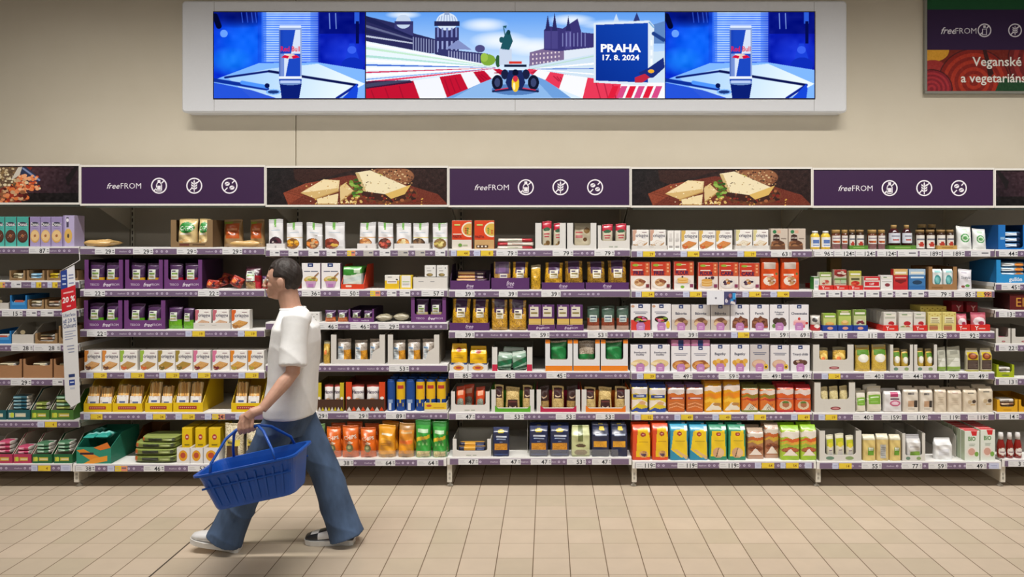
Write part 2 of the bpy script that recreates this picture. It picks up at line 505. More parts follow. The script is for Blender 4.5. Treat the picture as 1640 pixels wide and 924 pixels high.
WHITE = 'e8e6e2'
CREAM = 'cdc5b4'

def rail_decals(mb, x0, x1, y, z0, z1, seed, faint=False):
    r = random.Random(seed)
    x = x0 + 0.05 + r.random() * 0.05
    zc = (z0 + z1) / 2
    while x < x1 - 0.16:
        mb.raw(*(lambda P, Fs: ([(x + px * 0.011, y - STEP, zc + (pz - .5) * 0.011) for px, pz in P], Fs))(*text_tris('freefrom', 0.01, 0.2)[:2]), 'cfc3d6')
        for k in range(3):
            cx = x + 0.075 + k * 0.036
            pts = [(cx + 0.0085 * math.cos(i * math.pi / 6), y - STEP, zc + 0.0085 * math.sin(i * math.pi / 6)) for i in range(12)]
            mb.face(pts[::1], 'c9bdd2')
            mb.face([(cx + 0.004 * math.cos(i * math.pi / 3), y - 2 * STEP, zc + 0.004 * math.sin(i * math.pi / 3)) for i in range(6)], '8b7399')
        x += 0.19 + r.random() * 0.03

PURPLE_RAIL = '77647f'
for bay, (p0, p1) in BAY_PX.items():
    x0, x1 = wx(p0), wx(p1)
    root = empty('shelving_bay', ((x0 + x1) / 2, 0.3, 0)); rx, ry = (x0 + x1) / 2, 0.3
    tag(root, 'cream metal shelving bay ' + BAYTEXT[bay], 'shelving unit', 'shelving bays along the wall')
    off = (-rx, -ry, 0)
    def part(name, mb, mat=M_METAL, parent=None):
        o = mb.build(name, mat, parent or root, off if parent is None else None)
        return o
    mb = MB(); mb.box(x0 + 0.016, x1 - 0.016, 0.66, 0.68, 0.05, 2.22, 'b9b09f'); part('back_panel', mb)
    for xx in ([x0, x1] if bay == 'G' else [x0]):
        mb = MB(); xu = xx + 0.016 if xx == x0 else xx - 0.016
        mb.box(xu - 0.014, xu + 0.014, 0.645, 0.70, 0.02, 2.3, CREAM)
        z = 0.2
        while z < 2.25:
            mb.box(xu - 0.004, xu + 0.004, 0.6438, 0.6449, z, z + 0.03, '241f1a'); z += 0.05
        part('upright', mb)
    n = len(LIP[bay])
    for row in range(1, n + 1):
        zt = shelf_z(bay, row); fy = front_y(bay, row); base = row == n
        mb = MB()
        a, b = x0 + 0.003, x1 - 0.003
        mb.box(a, b, fy, 0.655, zt - 0.028, zt, WHITE, 0.002)
        mb.box(a, b, fy - 0.002, fy + 0.012, zt - 0.054, zt - 0.001, WHITE)
        sh = part('base_deck' if base else 'shelf', mb)
        mb = MB()
        z1, z0 = zt - 0.011, zt - 0.050
        if base: mb.box(a + 0.02, b - 0.02, fy - 0.009, fy - 0.0022, z0, z1, PURPLE_RAIL)
        else: mb.box(a + 0.004, b - 0.004, fy - 0.009, fy - 0.0022, z0, z1, PURPLE_RAIL)
        rail_decals(mb, a + 0.02, b - 0.02, fy - 0.009, z0, z1, hash((ord(bay), row)) % 97)
        part('price_rail', mb, M_PLAST, sh)
        if not base:
            for xx, s in ((x0 + 0.005, 1), (x1 - 0.005, -1)):
                mb = MB()
                mb.prism([(0.03, zt - 0.029), (0.64, zt - 0.029), (0.64, zt - 0.13), (0.50, zt - 0.125), (0.03, zt - 0.052)], xx, xx + 0.003 * s, CREAM, 'x')
                part('shelf_bracket', mb, M_METAL, sh)
    zb = shelf_z(bay, n) - 0.028
    for xx in ([x0 + 0.018, x1 - 0.018] if bay == 'G' else [x0 + 0.018]):
        mb = MB()
        mb.box(xx - 0.017, xx + 0.017, YB + 0.012, YB + 0.03, 0.035, zb + 0.0, 'd6d0c2')
        mb.box(xx - 0.004, xx + 0.004, YB + 0.03, 0.66, 0.03, zb, CREAM)
        for k in range(2):
            mb.box(xx - 0.005, xx - 0.002, YB + 0.0112, YB + 0.0119, 0.055 + k * 0.028, 0.075 + k * 0.028, '2a2520')
            mb.box(xx + 0.003, xx + 0.006, YB + 0.0112, YB + 0.0119, 0.055 + k * 0.028, 0.075 + k * 0.028, '2a2520')
        br = part('base_bracket', mb)
        mb = MB(); mb.lathe([(0.022, 0.0005), (0.021, 0.006), (0.009, 0.014), (0.007, 0.0345)], 'b8b2a6', 14, xx, YB + 0.05)
        part('levelling_foot', mb, M_PLAST, br)
    # header: white frame that holds the picture panel, and the canopy brackets behind it
    dz = {'A': 262.5, 'B': 264.2, 'C': 265.5, 'D': 266.6, 'E': 267.4, 'F': 268.6, 'G': 269.5}[bay]
    zt, zb2 = wz(dz), wz({'A': 327.5, 'B': 329.3, 'C': 331.2, 'D': 331.8, 'E': 332.3, 'F': 332.6, 'G': 332.6}[bay])
    mb = MB()
    mb.box(x0 + 0.001, x1 - 0.001, 0.0, 0.02, zt - 0.014, zt, 'e6e2da'); mb.box(x0 + 0.001, x1 - 0.001, 0.0, 0.02, zb2, zb2 + 0.014, 'e6e2da')
    mb.box(x0 + 0.001, x0 + 0.009, 0.0, 0.02, zb2 + 0.014, zt - 0.014, 'e6e2da'); mb.box(x1 - 0.009, x1 - 0.001, 0.0, 0.02, zb2 + 0.014, zt - 0.014, 'e6e2da')
    mb.box(x0 + 0.009, x1 - 0.009, 0.012, 0.02, zb2 + 0.014, zt - 0.014, 'b5b0a6')
    part('header_frame', mb)
    mb = MB(); mb.box(x0 + 0.002, x1 - 0.002, 0.021, 0.66, zt - 0.03, zt - 0.012, WHITE); part('unseen_canopy_deck', mb)  # unseen roof behind the header, keeps overhead light off the back panel
    mb = MB(); mb.box(x0 + 0.02, x1 - 0.02, 0.03, 0.06, zb2 - 0.012, zb2 + 0.01, '7f8f8c'); part('header_channel', mb)
    for xx, s in ((x0 + 0.006, 1), (x1 - 0.006, -1)):
        mb = MB(); mb.prism([(0.021, zb2 + 0.2), (0.02, zb2 + 0.005), (0.2, zb2 + 0.0), (0.64, zb2 - 0.17), (0.64, zb2 + 0.2)], xx, xx + 0.003 * s, CREAM, 'x')
        part('canopy_bracket', mb)
    # ---- the picture panel slotted in the header
    pw, ph = (x1 - x0) - 0.020, (zt - zb2) - 0.030
    px0, pz0 = x0 + 0.010, zb2 + 0.015
    if bay in 'BDF':
        mb = MB()
        mb.box(0, pw, 0.0, 0.006, 0, ph, '3b2147')
        cxm, czm = pw / 2, ph * 0.49
        def ptxt(s, x, z, h, col, b=0.0, sh=0.0):
            P, Fs, a, bb = text_tris(s, b, sh)
            mb.raw([(x + (q - a) * h, -STEP * 4, z + (w - .5) * h) for q, w in P], Fs, col)
            return x + (bb - a) * h
        ex = ptxt('free', pw * 0.138, czm, 0.042, 'f3eef5', 0.002, 0.35)
        ex = ptxt('FROM', ex + 0.008, czm, 0.042, 'f3eef5', -0.008)
        def ring(cx, cz, r, t, col='f3eef5', y=-STEP * 2):
            n = 28
            for i in range(n):
                a0, a1 = 2 * math.pi * i / n, 2 * math.pi * (i + 1) / n
                mb.face([(cx + q * math.cos(a), y, cz + q * math.sin(a)) for q, a in ((r - t, a0), (r, a0), (r, a1), (r - t, a1))], col)
        def bar(x_0, z_0, x_1, z_1, w, col='f3eef5', y=-STEP * 3):
            d = Vector((x_1 - x_0, z_1 - z_0)).normalized(); nx, nz = -d.y * w / 2, d.x * w / 2
            mb.face([(x_0 + nx, y, z_0 + nz), (x_0 - nx, y, z_0 - nz), (x_1 - nx, y, z_1 - nz), (x_1 + nx, y, z_1 + nz)], col)
        def fan(pts, col='f3eef5', y=-STEP * 4): mb.face([(p[0], y, p[1]) for p in pts], col)
        R = 0.058
        for k, fx in enumerate((0.424, 0.617, 0.81)):
            cx, cz = pw * fx, czm
            ring(cx, cz, R, 0.009)
            q = R * 0.70
            bar(cx - q, cz - q, cx - q * .35, cz - q * .35, 0.008); bar(cx + q * .45, cz + q * .45, cx + q, cz + q, 0.008)
            if k == 0:      # milk bottle
                fan([(cx - .010, cz + .042), (cx + .010, cz + .042), (cx + .010, cz + .02), (cx - .010, cz + .02)])
                for a in ((cx - .018, cz - .04, cx - .018, cz + .008), (cx + .018, cz - .04, cx + .018, cz + .008), (cx - .021, cz - .038, cx + .021, cz - .038), (cx - .018, cz + .006, cx - .010, cz + .022), (cx + .018, cz + .006, cx + .010, cz + .022)):
                    bar(*a, 0.007)
                fan([(cx - .012, cz - .03), (cx + .012, cz - .03), (cx + .012, cz + .0), (cx - .012, cz + .0)])
            elif k == 1:    # ear of wheat
                bar(cx, cz - .045, cx, cz + .03, 0.006)
                fan([(cx - .006, cz + .028), (cx, cz + .018), (cx + .006, cz + .028), (cx, cz + .046)])
                for j in range(3):
                    zz = cz - .028 + j * .018
                    for s in (-1, 1):
                        fan([(cx + s * .003, zz)[:2], (cx + s * .02, zz + .008), (cx + s * .022, zz + .022), (cx + s * .006, zz + .012)][::s])
            else:           # two soya beans / nuts
                for (ox, oz) in ((-.016, .014), (.018, -.014)):
                    fan([(cx + ox + .018 * math.cos(i * math.pi / 8), cz + oz + .015 * math.sin(i * math.pi / 8)) for i in range(16)])
                    bar(cx + ox - .014, cz + oz - .006, cx + ox + .012, cz + oz + .008, 0.004, '3b2147', -STEP * 5)
        o = mb.build('header_panel', M_PLAST, None, (px0, 0.004, pz0))
        tag(o, {'B': 'purple header panel with three white icons above the breadstick bay', 'D': 'purple header panel with white icons above the pasta bay',
                'F': 'purple header panel with white icons above the honey bottles'}[bay], 'header sign', 'header panels over the shelves')
    else:
        cv = Canvas(290, 62, '1d120f', 2.2)
        if bay in 'CE':
            cv.grad(0, 0, 120, 62, '120d10', '2a1512'); cv.grad(150, 0, 290, 40, '381a14', '24110f', (cv.X > 150)); cv.noise(7, 7)
            cv.poly([(42, 0), (150, 0), (60, 26), (45, 20)], '3c1c14', .7)
            cv.poly([(26, 42), (62, 26), (135, 12), (200, 20), (275, 44), (292, 62), (34, 62)], '6d2c1d')
            cv.poly([(26, 42), (62, 26), (90, 21), (60, 45), (34, 62)], '8a3f28')
            for i in range(9): cv.line(30 + i * 7, 40 - i, 90 + i * 22, 60, 1.2, '50200f', .5)
            cv.noise(9, 2)
            for p, c in (([(54, 42), (91, 19), (117, 21), (115, 39), (78, 52)], 'e6cf9c'), ([(80, 52), (115, 43), (113, 61), (82, 61)], 'efdcae'), ([(117, 32), (126, 25), (140, 39), (118, 57)], 'dfc48c')):
                cv.poly(p, c); cv.line(*p[-1], *p[-2], 2, 'b08a4c')
            cv.poly([(54, 42), (67, 32), (114, 34), (115, 39), (78, 52)], 'c79e55', .55); cv.poly([(56, 41), (90, 20), (115, 22), (112, 34), (70, 40)], 'f1deb2')
            cv.specks(62, 22, 138, 60, 40, 1.2, ['f6e8c4', 'd0a860'])
            cv.ell(196, 44, 46, 17, '6f3b20'); cv.ell(196, 43, 44, 13, '3b1a12'); cv.specks(155, 34, 238, 58, 60, 3, ['57301c', 'a3603a', '2b120d', '7c2417'])
            cv.ell(200, 14, 37, 17, '7d4c30'); cv.ell(205, 12, 30, 13, '94603f'); cv.specks(168, 2, 236, 26, 90, 1.6, ['d9b88a', '3a2015', 'b38458', '5c3524'])
            cv.ell(176, 16, 12, 7, 'c3c050'); cv.ell(172, 14, 6, 4, 'e0d983')
            cv.poly([(142, 8), (166, 4), (228, 32), (196, 45), (155, 39)], 'efe2bd'); cv.poly([(142, 8), (155, 39), (160, 40), (148, 9)], 'cbb27a')
            cv.poly([(190, 44), (232, 28), (222, 44), (200, 52)], 'dcb765'); cv.specks(150, 10, 215, 40, 30, .9, ['b99a5e', '4c2c18'])
            for i in range(26): cv.ell(140 + cv.rng.uniform(-5, 12), 32 + cv.rng.uniform(-12, 16), 3.2, 2.2, ['6f9a35', '3f6b22', '93b650', '2f5518'][i % 4])
            cv.specks(120, 48, 152, 61, 26, 2, ['d9b469', 'a9742f', 'f0d796']); cv.specks(70, 50, 280, 62, 30, 1.2, ['d7a94a', '8a3c22'])
        else:
            cv.grad(0, 0, 290, 62, '3a2620', '0d090b'); cv.grad(200, 0, 290, 40, '4d3038', '20131b', (cv.X > 190) & (cv.Y < 46)); cv.noise(8, 6)
            cv.poly([(160, 62), (150, 10), (200, 0), (215, 2), (196, 30), (190, 62)], '7e2f22')
            cv.specks(130, 22, 206, 62, 190, 4, ['a3301c', 'd9743a', '6b1f16', 'c9a27a', '4a1711', 'e0895a', '8d5a3a'])
            cv.poly([(150, 0), (195, 2), (188, 26), (160, 40)], '6b5340'); cv.specks(140, 2, 188, 34, 130, 2.6, ['c9b48c', 'e6d6b2', '8a6e48', '5a4630'])
            cv.poly([(197, 0), (203, 0), (228, 22), (222, 30), (195, 18)], '2a3350'); cv.line(200, 4, 226, 24, 3, '7f8fb8'); cv.poly([(192, 2), (199, 0), (194, 16), (180, 24)], 'cfc6b8')
            cv.specks(192, 16, 226, 40, 60, 3, ['e8824a', 'f0a878', 'c24a26', 'e3caa0'])
            cv.poly([(268, 20), (284, 0), (290, 0), (272, 34)], '171013')
            if bay == 'G': cv.a = cv.a[:, ::-1].copy()
        me = cv.mesh('header_panel', M_PLAST, pw, ph)
        o = link('header_panel', me, None, (px0, 0.006, pz0))
        md = o.modifiers.new('thickness', 'SOLIDIFY'); md.thickness = 0.004; md.offset = -1
        tag(o, {'A': 'dark header panel with a photo of spices and nuts', 'C': 'cheese sandwich photo header panel above the white pouches',
                'E': 'cheese sandwich photo header panel above the baking bay', 'G': 'dark photo header panel above the far right bay'}[bay], 'header sign', 'header panels over the shelves')

# ------------------------------------------------------------------ the long LED board on the wall
YS = 0.655
SX0, SX1 = wx(290.5, YS), wx(1357, YS)
SZ0, SZ1 = wz(180, YS), wz(1.0, YS)
led = empty('led_display_board', ((SX0 + SX1) / 2, YW, SZ0))
tag(led, 'long white wall board with a row of bright LED advertising screens', 'display screen')
loff = (-(SX0 + SX1) / 2, -YW, -SZ0)
def rrect(x0, x1, z0, z1, r, n=5):
    out = []
    for cx, cz, a0 in ((x1 - r, z0 + r, -90), (x1 - r, z1 - r, 0), (x0 + r, z1 - r, 90), (x0 + r, z0 + r, 180)):
        for i in range(n + 1):
            a = math.radians(a0 + 90 * i / n); out.append((cx + r * math.cos(a), cz + r * math.sin(a)))
    return out
scx0, scx1, scz0, scz1 = wx(343, YS), wx(1304, YS), wz(157.5, YS), wz(20, YS)
mb = MB()
o1, o2 = rrect(SX0, SX1, SZ0, SZ1, 0.03), rrect(SX0 + 0.012, SX1 - 0.012, SZ0 + 0.012, SZ1 - 0.012, 0.022)
n = len(o1)
V = [(x, YW - 0.002, z) for x, z in o1] + [(x, YS + 0.014, z) for x, z in o1] + [(x, YS, z) for x, z in o2]
Fs = []
for L0 in (0, n):
    Fs += [(L0 + (i + 1) % n, L0 + i, L0 + n + i, L0 + n + (i + 1) % n)[::-1] for i in range(n)]
mb.raw(V, Fs, 'e6e7ea')
mb.face([(x, YS, z) for x, z in o2], 'e6e7ea')
for px in (343, 825, 1304):
    X = wx(px, YS)
    mb.face([(X - 0.0015, YS - STEP, SZ0 + 0.012), (X + 0.0015, YS - STEP, SZ0 + 0.012), (X + 0.0015, YS - STEP, SZ1 - 0.012), (X - 0.0015, YS - STEP, SZ1 - 0.012)], '8e8b88')
mb.build('housing', M_PLAST, led, loff)
mb = MB(); mb.box(scx0 - 0.008, scx1 + 0.008, YS - 0.004, YS + 0.002, scz0 - 0.008, scz1 + 0.008, '15161c'); mb.build('screen_surround', M_PLAST, led, loff)

def can_picture():
    cv = Canvas(241, 137, '0a1ea8', 1.8)
    cv.grad(0, 0, 241, 0, '0a2fd0', '0814a0'); cv.ell(52, 52, 60, 60, '0f6cff', .9, 1); cv.ell(25, 78, 40, 24, '1d8bff', .7, 1); cv.ell(215, 65, 45, 30, '1c3ce0', .8, 1); cv.ell(40, 4, 60, 22, '040c60', .9, 1)
    bl = (cv.X > 76) & (cv.X < 166) & (cv.Y < 80)
    cv.grad(70, 0, 170, 0, '4f8dff', '3f74ff', bl)
    for i in range(22): cv.rect(78 + (i * 0.1), i * 3.65, 166, i * 3.65 + 1.7, 'c9e2ff', .8)
    cv.grad(70, 0, 96, 0, '0d44d8', '4f8dff', (cv.X > 70) & (cv.X < 84) & (cv.Y < 80), .6); cv.grad(150, 0, 172, 0, '4f8dff', '0a1ea8', (cv.X > 154) & (cv.X < 170) & (cv.Y < 80), .5)
    cv.rect(168, 0, 241, 34, '061074', .8); cv.noise(5, 14)
    for x in (44, 52, 60, 66): cv.line(x, 0, x + 2, 16, 1.4, '4b7dff', .6)
    for x in (184, 194): cv.line(x, 2, x + 1, 26, 1.4, 'a0c4ff', .8)
    cv.rect(224, 0, 232, 18, '3d7dff', .7); cv.rect(226, 14, 231, 50, '050c50'); cv.line(2, 6, 8, 22, 9, '03082e'); cv.ell(16, 34, 6, 6, '7fb4ff', .8)
    cv.poly([(205, 92), (210, 70), (216, 50), (224, 50), (230, 70), (238, 92)], '1a3fd8'); cv.ell(221, 84, 18, 12, '0e2cb8'); cv.ell(220, 60, 7, 6, '3a62f0')
    cv.poly([(0, 122), (0, 108), (72, 81), (166, 80), (241, 92), (241, 137), (0, 137)], '7fb6ff'); cv.grad(60, 80, 200, 137, 'a9d2ff', 'e9f6ff', inside(('p', [(22, 104), (88, 90), (166, 82), (241, 114), (200, 137), (60, 137)]), cv.X, cv.Y))
    cv.line(18, 104, 88, 94, 3.2, '0b1d70'); cv.line(88, 94, 228, 116, 4, '0a1450'); cv.line(228, 116, 196, 137, 4, '0e2590'); cv.poly([(228, 114), (230, 122), (228, 137), (205, 137)], '1646d8')
    cv.poly([(0, 112), (60, 124), (100, 137), (0, 137)], '0f3ad0', .8); cv.line(0, 108, 85, 122, 6, '0d2f9a'); cv.line(45, 112, 84, 119, 6, '4f95ff'); cv.ell(95, 127, 12, 4.5, '7fb8ff'); cv.ell(95, 127, 9, 2.8, '1c3a80'); cv.ell(85, 117, 4, 4, '0a1450')
    cv.poly([(105, 114), (140, 114), (136, 137), (108, 137)], '0b1e74')
    # the can: blue and silver quarters between silver rims
    cv.rect(104, 24, 140, 113, '8ea6d8'); cv.ell(122, 113, 18, 3, '6f8fc8'); cv.rect(106, 28, 138, 104, '1b47c0')
    cv.poly([(130, 28), (138, 28), (138, 66), (123, 66)], 'd5e2f6'); cv.poly([(106, 66), (121, 66), (114, 104), (106, 104)], 'd5e2f6')
    cv.grad(104, 0, 112, 0, '0b2f9a', '1b47c0', (cv.X >= 104) & (cv.X < 112) & (cv.Y > 28) & (cv.Y < 104), .5)
    cv.rect(104, 102, 140, 106, 'eaf2ff'); cv.rect(105, 21, 139, 25, 'dbe8ff'); cv.rect(104, 106, 140, 110, '2d50b0'); cv.rect(106, 109, 138, 113, 'b9cdf4')
    cv.ell(122, 70, 8, 4, 'f3d9c4', .9); cv.poly([(107, 72), (113, 68), (120, 70), (118, 74)], 'd8103a'); cv.poly([(137, 72), (131, 68), (124, 70), (126, 74)], 'd8103a')
    return cv
def race_picture():
    cv = Canvas(480, 137, '7cb4f4', 1.8)
    cv.grad(0, 0, 0, 90, '5f9df0', 'd8ebff'); 
    for x, y, rx, ry in ((190, 20, 40, 12), (215, 45, 50, 16), (60, 4, 30, 7), (270, 55, 60, 16), (330, 12, 40, 10), (400, 20, 60, 9)): cv.ell(x, y, rx, ry, 'ffffff', .8, 1)
    # domed museum
    cv.poly([(0, 6), (46, 17), (78, 34), (116, 44), (116, 66), (0, 60)], '2b2c5c'); cv.poly([(46, 14), (76, 18), (76, 38), (46, 26)], '3a3c74'); cv.ell(60, 15, 12, 11, 'c3d3ea'); cv.rect(46, 14, 76, 20, '32346a')
    for i in range(10): cv.line(76 + i * 4.2, 40 + i * .6, 76 + i * 4.2, 60 + i * .7, 1.5, 'b9c4e6', .8)
    cv.rect(111, 24, 149, 68, '303165'); cv.ell(130, 15, 17, 14, 'd5e4f7'); 
    for i in range(-3, 4): cv.line(130 + i * 4, 2 + abs(i) * 2, 130 + i * 5, 16, 1, '6c7fb4', .8)
    cv.rect(110, 14, 150, 22, '25264f'); cv.rect(126, 0, 134, 4, '8fa6d0')
    for i in range(5): cv.rect(114 + i * 7.4, 25, 117 + i * 7.4, 40, '7a86c0'); cv.rect(114 + i * 7.4, 46, 117 + i * 7.4, 64, '9aa6d6')
    cv.poly([(128, 58), (148, 44), (170, 60)], '8390c4'); cv.poly([(116, 58), (196, 66), (196, 84), (116, 72)], '34366b'); cv.ell(183, 58, 8, 6, '4c4a80')
    for i in range(14): cv.line(133 + i * 4.4, 62 + i * .5, 133 + i * 4.4, 78 + i * .4, 1.5, 'c8cfee', .85)
    # fan of speed streaks
    cv.poly([(0, 46), (210, 86), (210, 92), (0, 114)], 'eaf4ff')
    for i, (a, c, w) in enumerate(((10, '1d2150', 9), (22, '6d7398', 4), (30, '23264f', 6), (38, 'cfd8ea', 3), (50, 'ffffff', 3), (57, 'bfe8c8', 4), (64, 'e6f6ff', 3), (70, 'a8dcd0', 4), (77, 'ffffff', 4), (84, '2a62d0', 3), (90, 'ffffff', 4), (96, 'd02050', 2.5), (101, 'ffffff', 4), (107, '6fa0e8', 2), (112, 'e03058', 4))):
        cv.poly([(0, a - w / 2), (0, a + w / 2), (208, 87 + (a - 60) * .05 + .4), (208, 87 + (a - 60) * .05 - .4)] if a > 42 else [(0, a - w / 2), (0, a + w / 2), (75, 36 + a * .35 + 1), (75, 36 + a * .35 - 1)], c, .9)
    cv.ell(196, 76, 12, 9, '7fa83c'); cv.ell(190, 72, 6, 7, '9cc04c'); cv.ell(212, 78, 4, 10, '2e5a3a')
    cv.rect(214, 58, 234, 84, 'c9d6ea'); cv.rect(218, 52, 231, 60, '9db4d4')
    cv.poly([(216, 58), (221, 40), (226, 30), (232, 34), (236, 46), (230, 60)], '1f5560'); cv.ell(229, 32, 3, 4, '17424c'); cv.line(224, 40, 221, 24, 1.4, '1f5560'); cv.poly([(219, 22), (226, 21), (225, 26)], '1f5560'); cv.ell(218, 44, 4, 5, '1f5560')
    # cathedral on its hill, town below it
    cv.poly([(268, 70), (300, 60), (368, 50), (368, 90), (262, 92)], 'dfe8f4'); cv.poly([(263, 64), (300, 54), (318, 58), (318, 86), (262, 88)], '7d6a92')
    for i in range(8):
        for j in range(3): cv.rect(267 + i * 6, 66 - i * .6 + j * 7, 269 + i * 6, 69 - i * .6 + j * 7, 'e9d9e0')
    cv.poly([(286, 60), (286, 28), (294, 22), (316, 26), (340, 10), (346, 32), (366, 34), (366, 56), (310, 62)], '3a3474')
    for x, y in ((292, 4), (303, 0), (325, 6)): cv.poly([(x - 5, 34), (x, y), (x + 5, 34)], '2b2a62'); cv.rect(x - 5, 30, x + 5, 58, '4a4486')
    for i in range(7): cv.line(316 + i * 6, 34 - (i % 3), 316 + i * 6, 54, 1.4, '9aa0d8', .8)
    cv.poly([(395, 22), (402, 2), (409, 22)], 'c8dcf4'); cv.poly([(428, 18), (435, 0), (442, 18)], '2f3a78'); cv.poly([(440, 26), (480, 14), (480, 50), (440, 50)], '5f86c0')
    cv.poly([(262, 86), (370, 66), (480, 62), (480, 120), (268, 96)], 'cfe2f2')
    for y, c, w in ((84, 'ffffff', 3), (87, '2a62d0', 1.6), (90, 'ffffff', 2), (93, 'd02050', 1.6), (80, 'b8dccb', 2)): cv.poly([(264, 90), (264, 91), (370, y + w + (y - 86) * 2), (370, y + (y - 86) * 2)], c)
    # track and kerbs
    cv.poly([(206, 92), (268, 92), (330, 137), (90, 137)], '6e9fdc'); cv.poly([(214, 96), (262, 96), (300, 137), (140, 137)], '8db8ea')
    K = [(0, 114, 135), (0, 137, 137)]
    def kerb(pts, cols):
        for i in range(len(pts) - 1):
            (xa, ya, za), (xb, yb, zb) = pts[i], pts[i + 1]
            cv.poly([(xa, ya), (xb, yb), (xb + (12 if xb < 240 else -8), zb), (xa + (12 if xa < 240 else -8), za)], cols[i % len(cols)])
            if i % len(cols) == 0:
                for t in (.25, .5, .75): cv.line(xa + (xb - xa) * t, ya + (yb - ya) * t + 6, xa + (xb - xa) * t + 8, za + (zb - za) * t - 2, 1.6, '8c0f2a', .6)
    kerb([(-14, 122, 150), (76, 109, 142), (118, 103, 136), (152, 98, 122), (172, 95, 113), (190, 93, 106), (204, 91, 100), (214, 90, 95)], ['c31432', 'f2f4fa'])
    kerb([(262, 90, 94), (276, 92, 100), (296, 95, 108), (318, 99, 122), (356, 104, 137), (410, 112, 160), (500, 112, 170)], ['e83a58', 'f6f7fb'])
    cv.poly([(0, 110), (70, 108), (76, 112), (0, 122)], '1c1a3c', .8)
    for i in range(6): cv.poly([(396 + i * 14, 118), (406 + i * 14, 118), (398 + i * 14, 137), (388 + i * 14, 137)], 'd84a86' if i % 2 else 'e01f3c')
    # racing car seen from the front
    cv.ell(240, 123, 38, 9, '3c66a8', .7); cv.rect(222, 83, 258, 87, '14203f'); cv.rect(230, 78, 250, 82, 'd83a2c')
    for sx_ in (-1, 1):
        cv.ell(240 + sx_ * 29, 112, 9, 12, '12172e'); cv.ell(240 + sx_ * 29, 112, 4.5, 7, '3a456e'); cv.ell(240 + sx_ * 17, 99, 6, 8, '1a2142'); cv.line(240, 122, 240 + sx_ * 36, 126, 3.5, '1a2450'); cv.line(240 + sx_ * 6, 120, 240 + sx_ * 32, 124, 1.6, 'e0324c')
    cv.poly([(230, 92), (250, 92), (256, 112), (250, 124), (230, 124), (224, 112)], '1c2a5e'); cv.ell(240, 96, 5, 5, '0d1330'); cv.ell(240, 114, 6, 13, 'f0c52e'); cv.ell(240, 106, 4, 5, 'd0324a'); cv.ell(238, 118, 2, 6, 'fff2b8')
    # hoarding held up in the picture
    cv.poly([(366, 17), (455, 13), (463, 22), (461, 98), (450, 117), (366, 112)], 'dce9f4'); cv.poly([(369, 20), (453, 17), (453, 112), (369, 109)], '0c3aa4'); cv.grad(369, 110, 453, 17, '0a2f92', '1246b4', inside(('p', [(369, 20), (453, 17), (453, 112), (369, 109)]), cv.X, cv.Y))
    cv.line(455, 16, 462, 24, 2, '6fa8d8'); 
    for y in (44, 60, 74): cv.rect(457, y, 460, y + 9, 'f4f8ff')
    cv.poly([(438, 96), (452, 90), (478, 72), (480, 88), (462, 104), (444, 106)], '1a2c7a'); cv.poly([(432, 104), (448, 98), (456, 104), (444, 112), (432, 112)], 'c02840'); cv.ell(458, 94, 5, 3, 'f0b02e'); cv.line(462, 34, 478, 44, 6, '1f3f86')
    return cv
me_can = can_picture().mesh('screen', M_SCREEN, 1, 1)
zs = scz1 - scz0
for p0, p1, me, nm in ((343, 585, me_can, 'screen'), (1065.5, 1304, me_can, 'screen'), (586.5, 1064.5, race_picture().mesh('screen', M_SCREEN, 1, 1), 'screen')):
    o = link(nm, me, led, (wx(p0, YS) + loff[0], YS - 0.006 + loff[1], scz0 + loff[2])); o.scale = (wx(p1, YS) - wx(p0, YS), 1, zs)
    mb = MB(); wS = wx(p1, YS) - wx(p0, YS)
    if me is me_can:
        P, Fs, a, b = text_tris('Red Bull', 0.015)
        h = 0.042; s_ = min(h, 0.155 / (b - a))
        mb.raw([(wS * 0.506 + (x - (a + b) / 2) * s_, 0, zs * 0.575 + (z - .5) * h) for x, z in P], Fs, 'e0143c')
        lab = None
    else:
        for s_, h, v, bo in (('PRAHA', 0.064, 0.585, 0.035), ('17. 8. 2024', 0.043, 0.475, 0.03)):
            P, Fs, a, b = text_tris(s_, bo); k = min(h * 1.15, 0.325 / (b - a))
            mb.raw([(wS * 0.853 + (x - (a + b) / 2) * k, 0, zs * v + (z - .5) * h) for x, z in P], Fs, 'fbfcff')
    mb.build('screen_lettering', M_SCREEN, o, (0, -0.001, 0)).scale = (1 / o.scale.x, 1, 1 / zs)

# ------------------------------------------------------------------ framed poster hung on the wall
YP = 0.765
qx0, qz0 = wx(1481, YP), wz(150, YP); pw, ph = 345 * (YP - YC) / F, 210 * (YP - YC) / F
po = empty('wall_poster', (qx0, YP, qz0)); tag(po, 'framed poster with green and purple bands over sliced red beetroot', 'poster')
mb = MB()
for a in ((0, pw, 0, 0.022), (0, pw, ph - 0.022, ph), (0, 0.022, 0.022, ph - 0.022), (pw - 0.022, pw, 0.022, ph - 0.022)): mb.box(a[0], a[1], 0, YW - YP - 0.001, a[2], a[3], '8c8a80', 0.003)
mb.build('frame', M_METAL, po)
u = (YP - YC) / F
cv = Canvas(337, 200, '2a1433', 1.6)                       # picture in photo-pixel units, 4 px frame
cv.rect(0, 0, 337, 70, '1c5a33'); cv.rect(0, 70, 337, 134, '331c44')
cv.rect(0, 134, 337, 200, '7a2418'); cv.ell(10, 135, 26, 18, 'e0a030'); cv.ell(10, 190, 34, 40, 'a3302c')
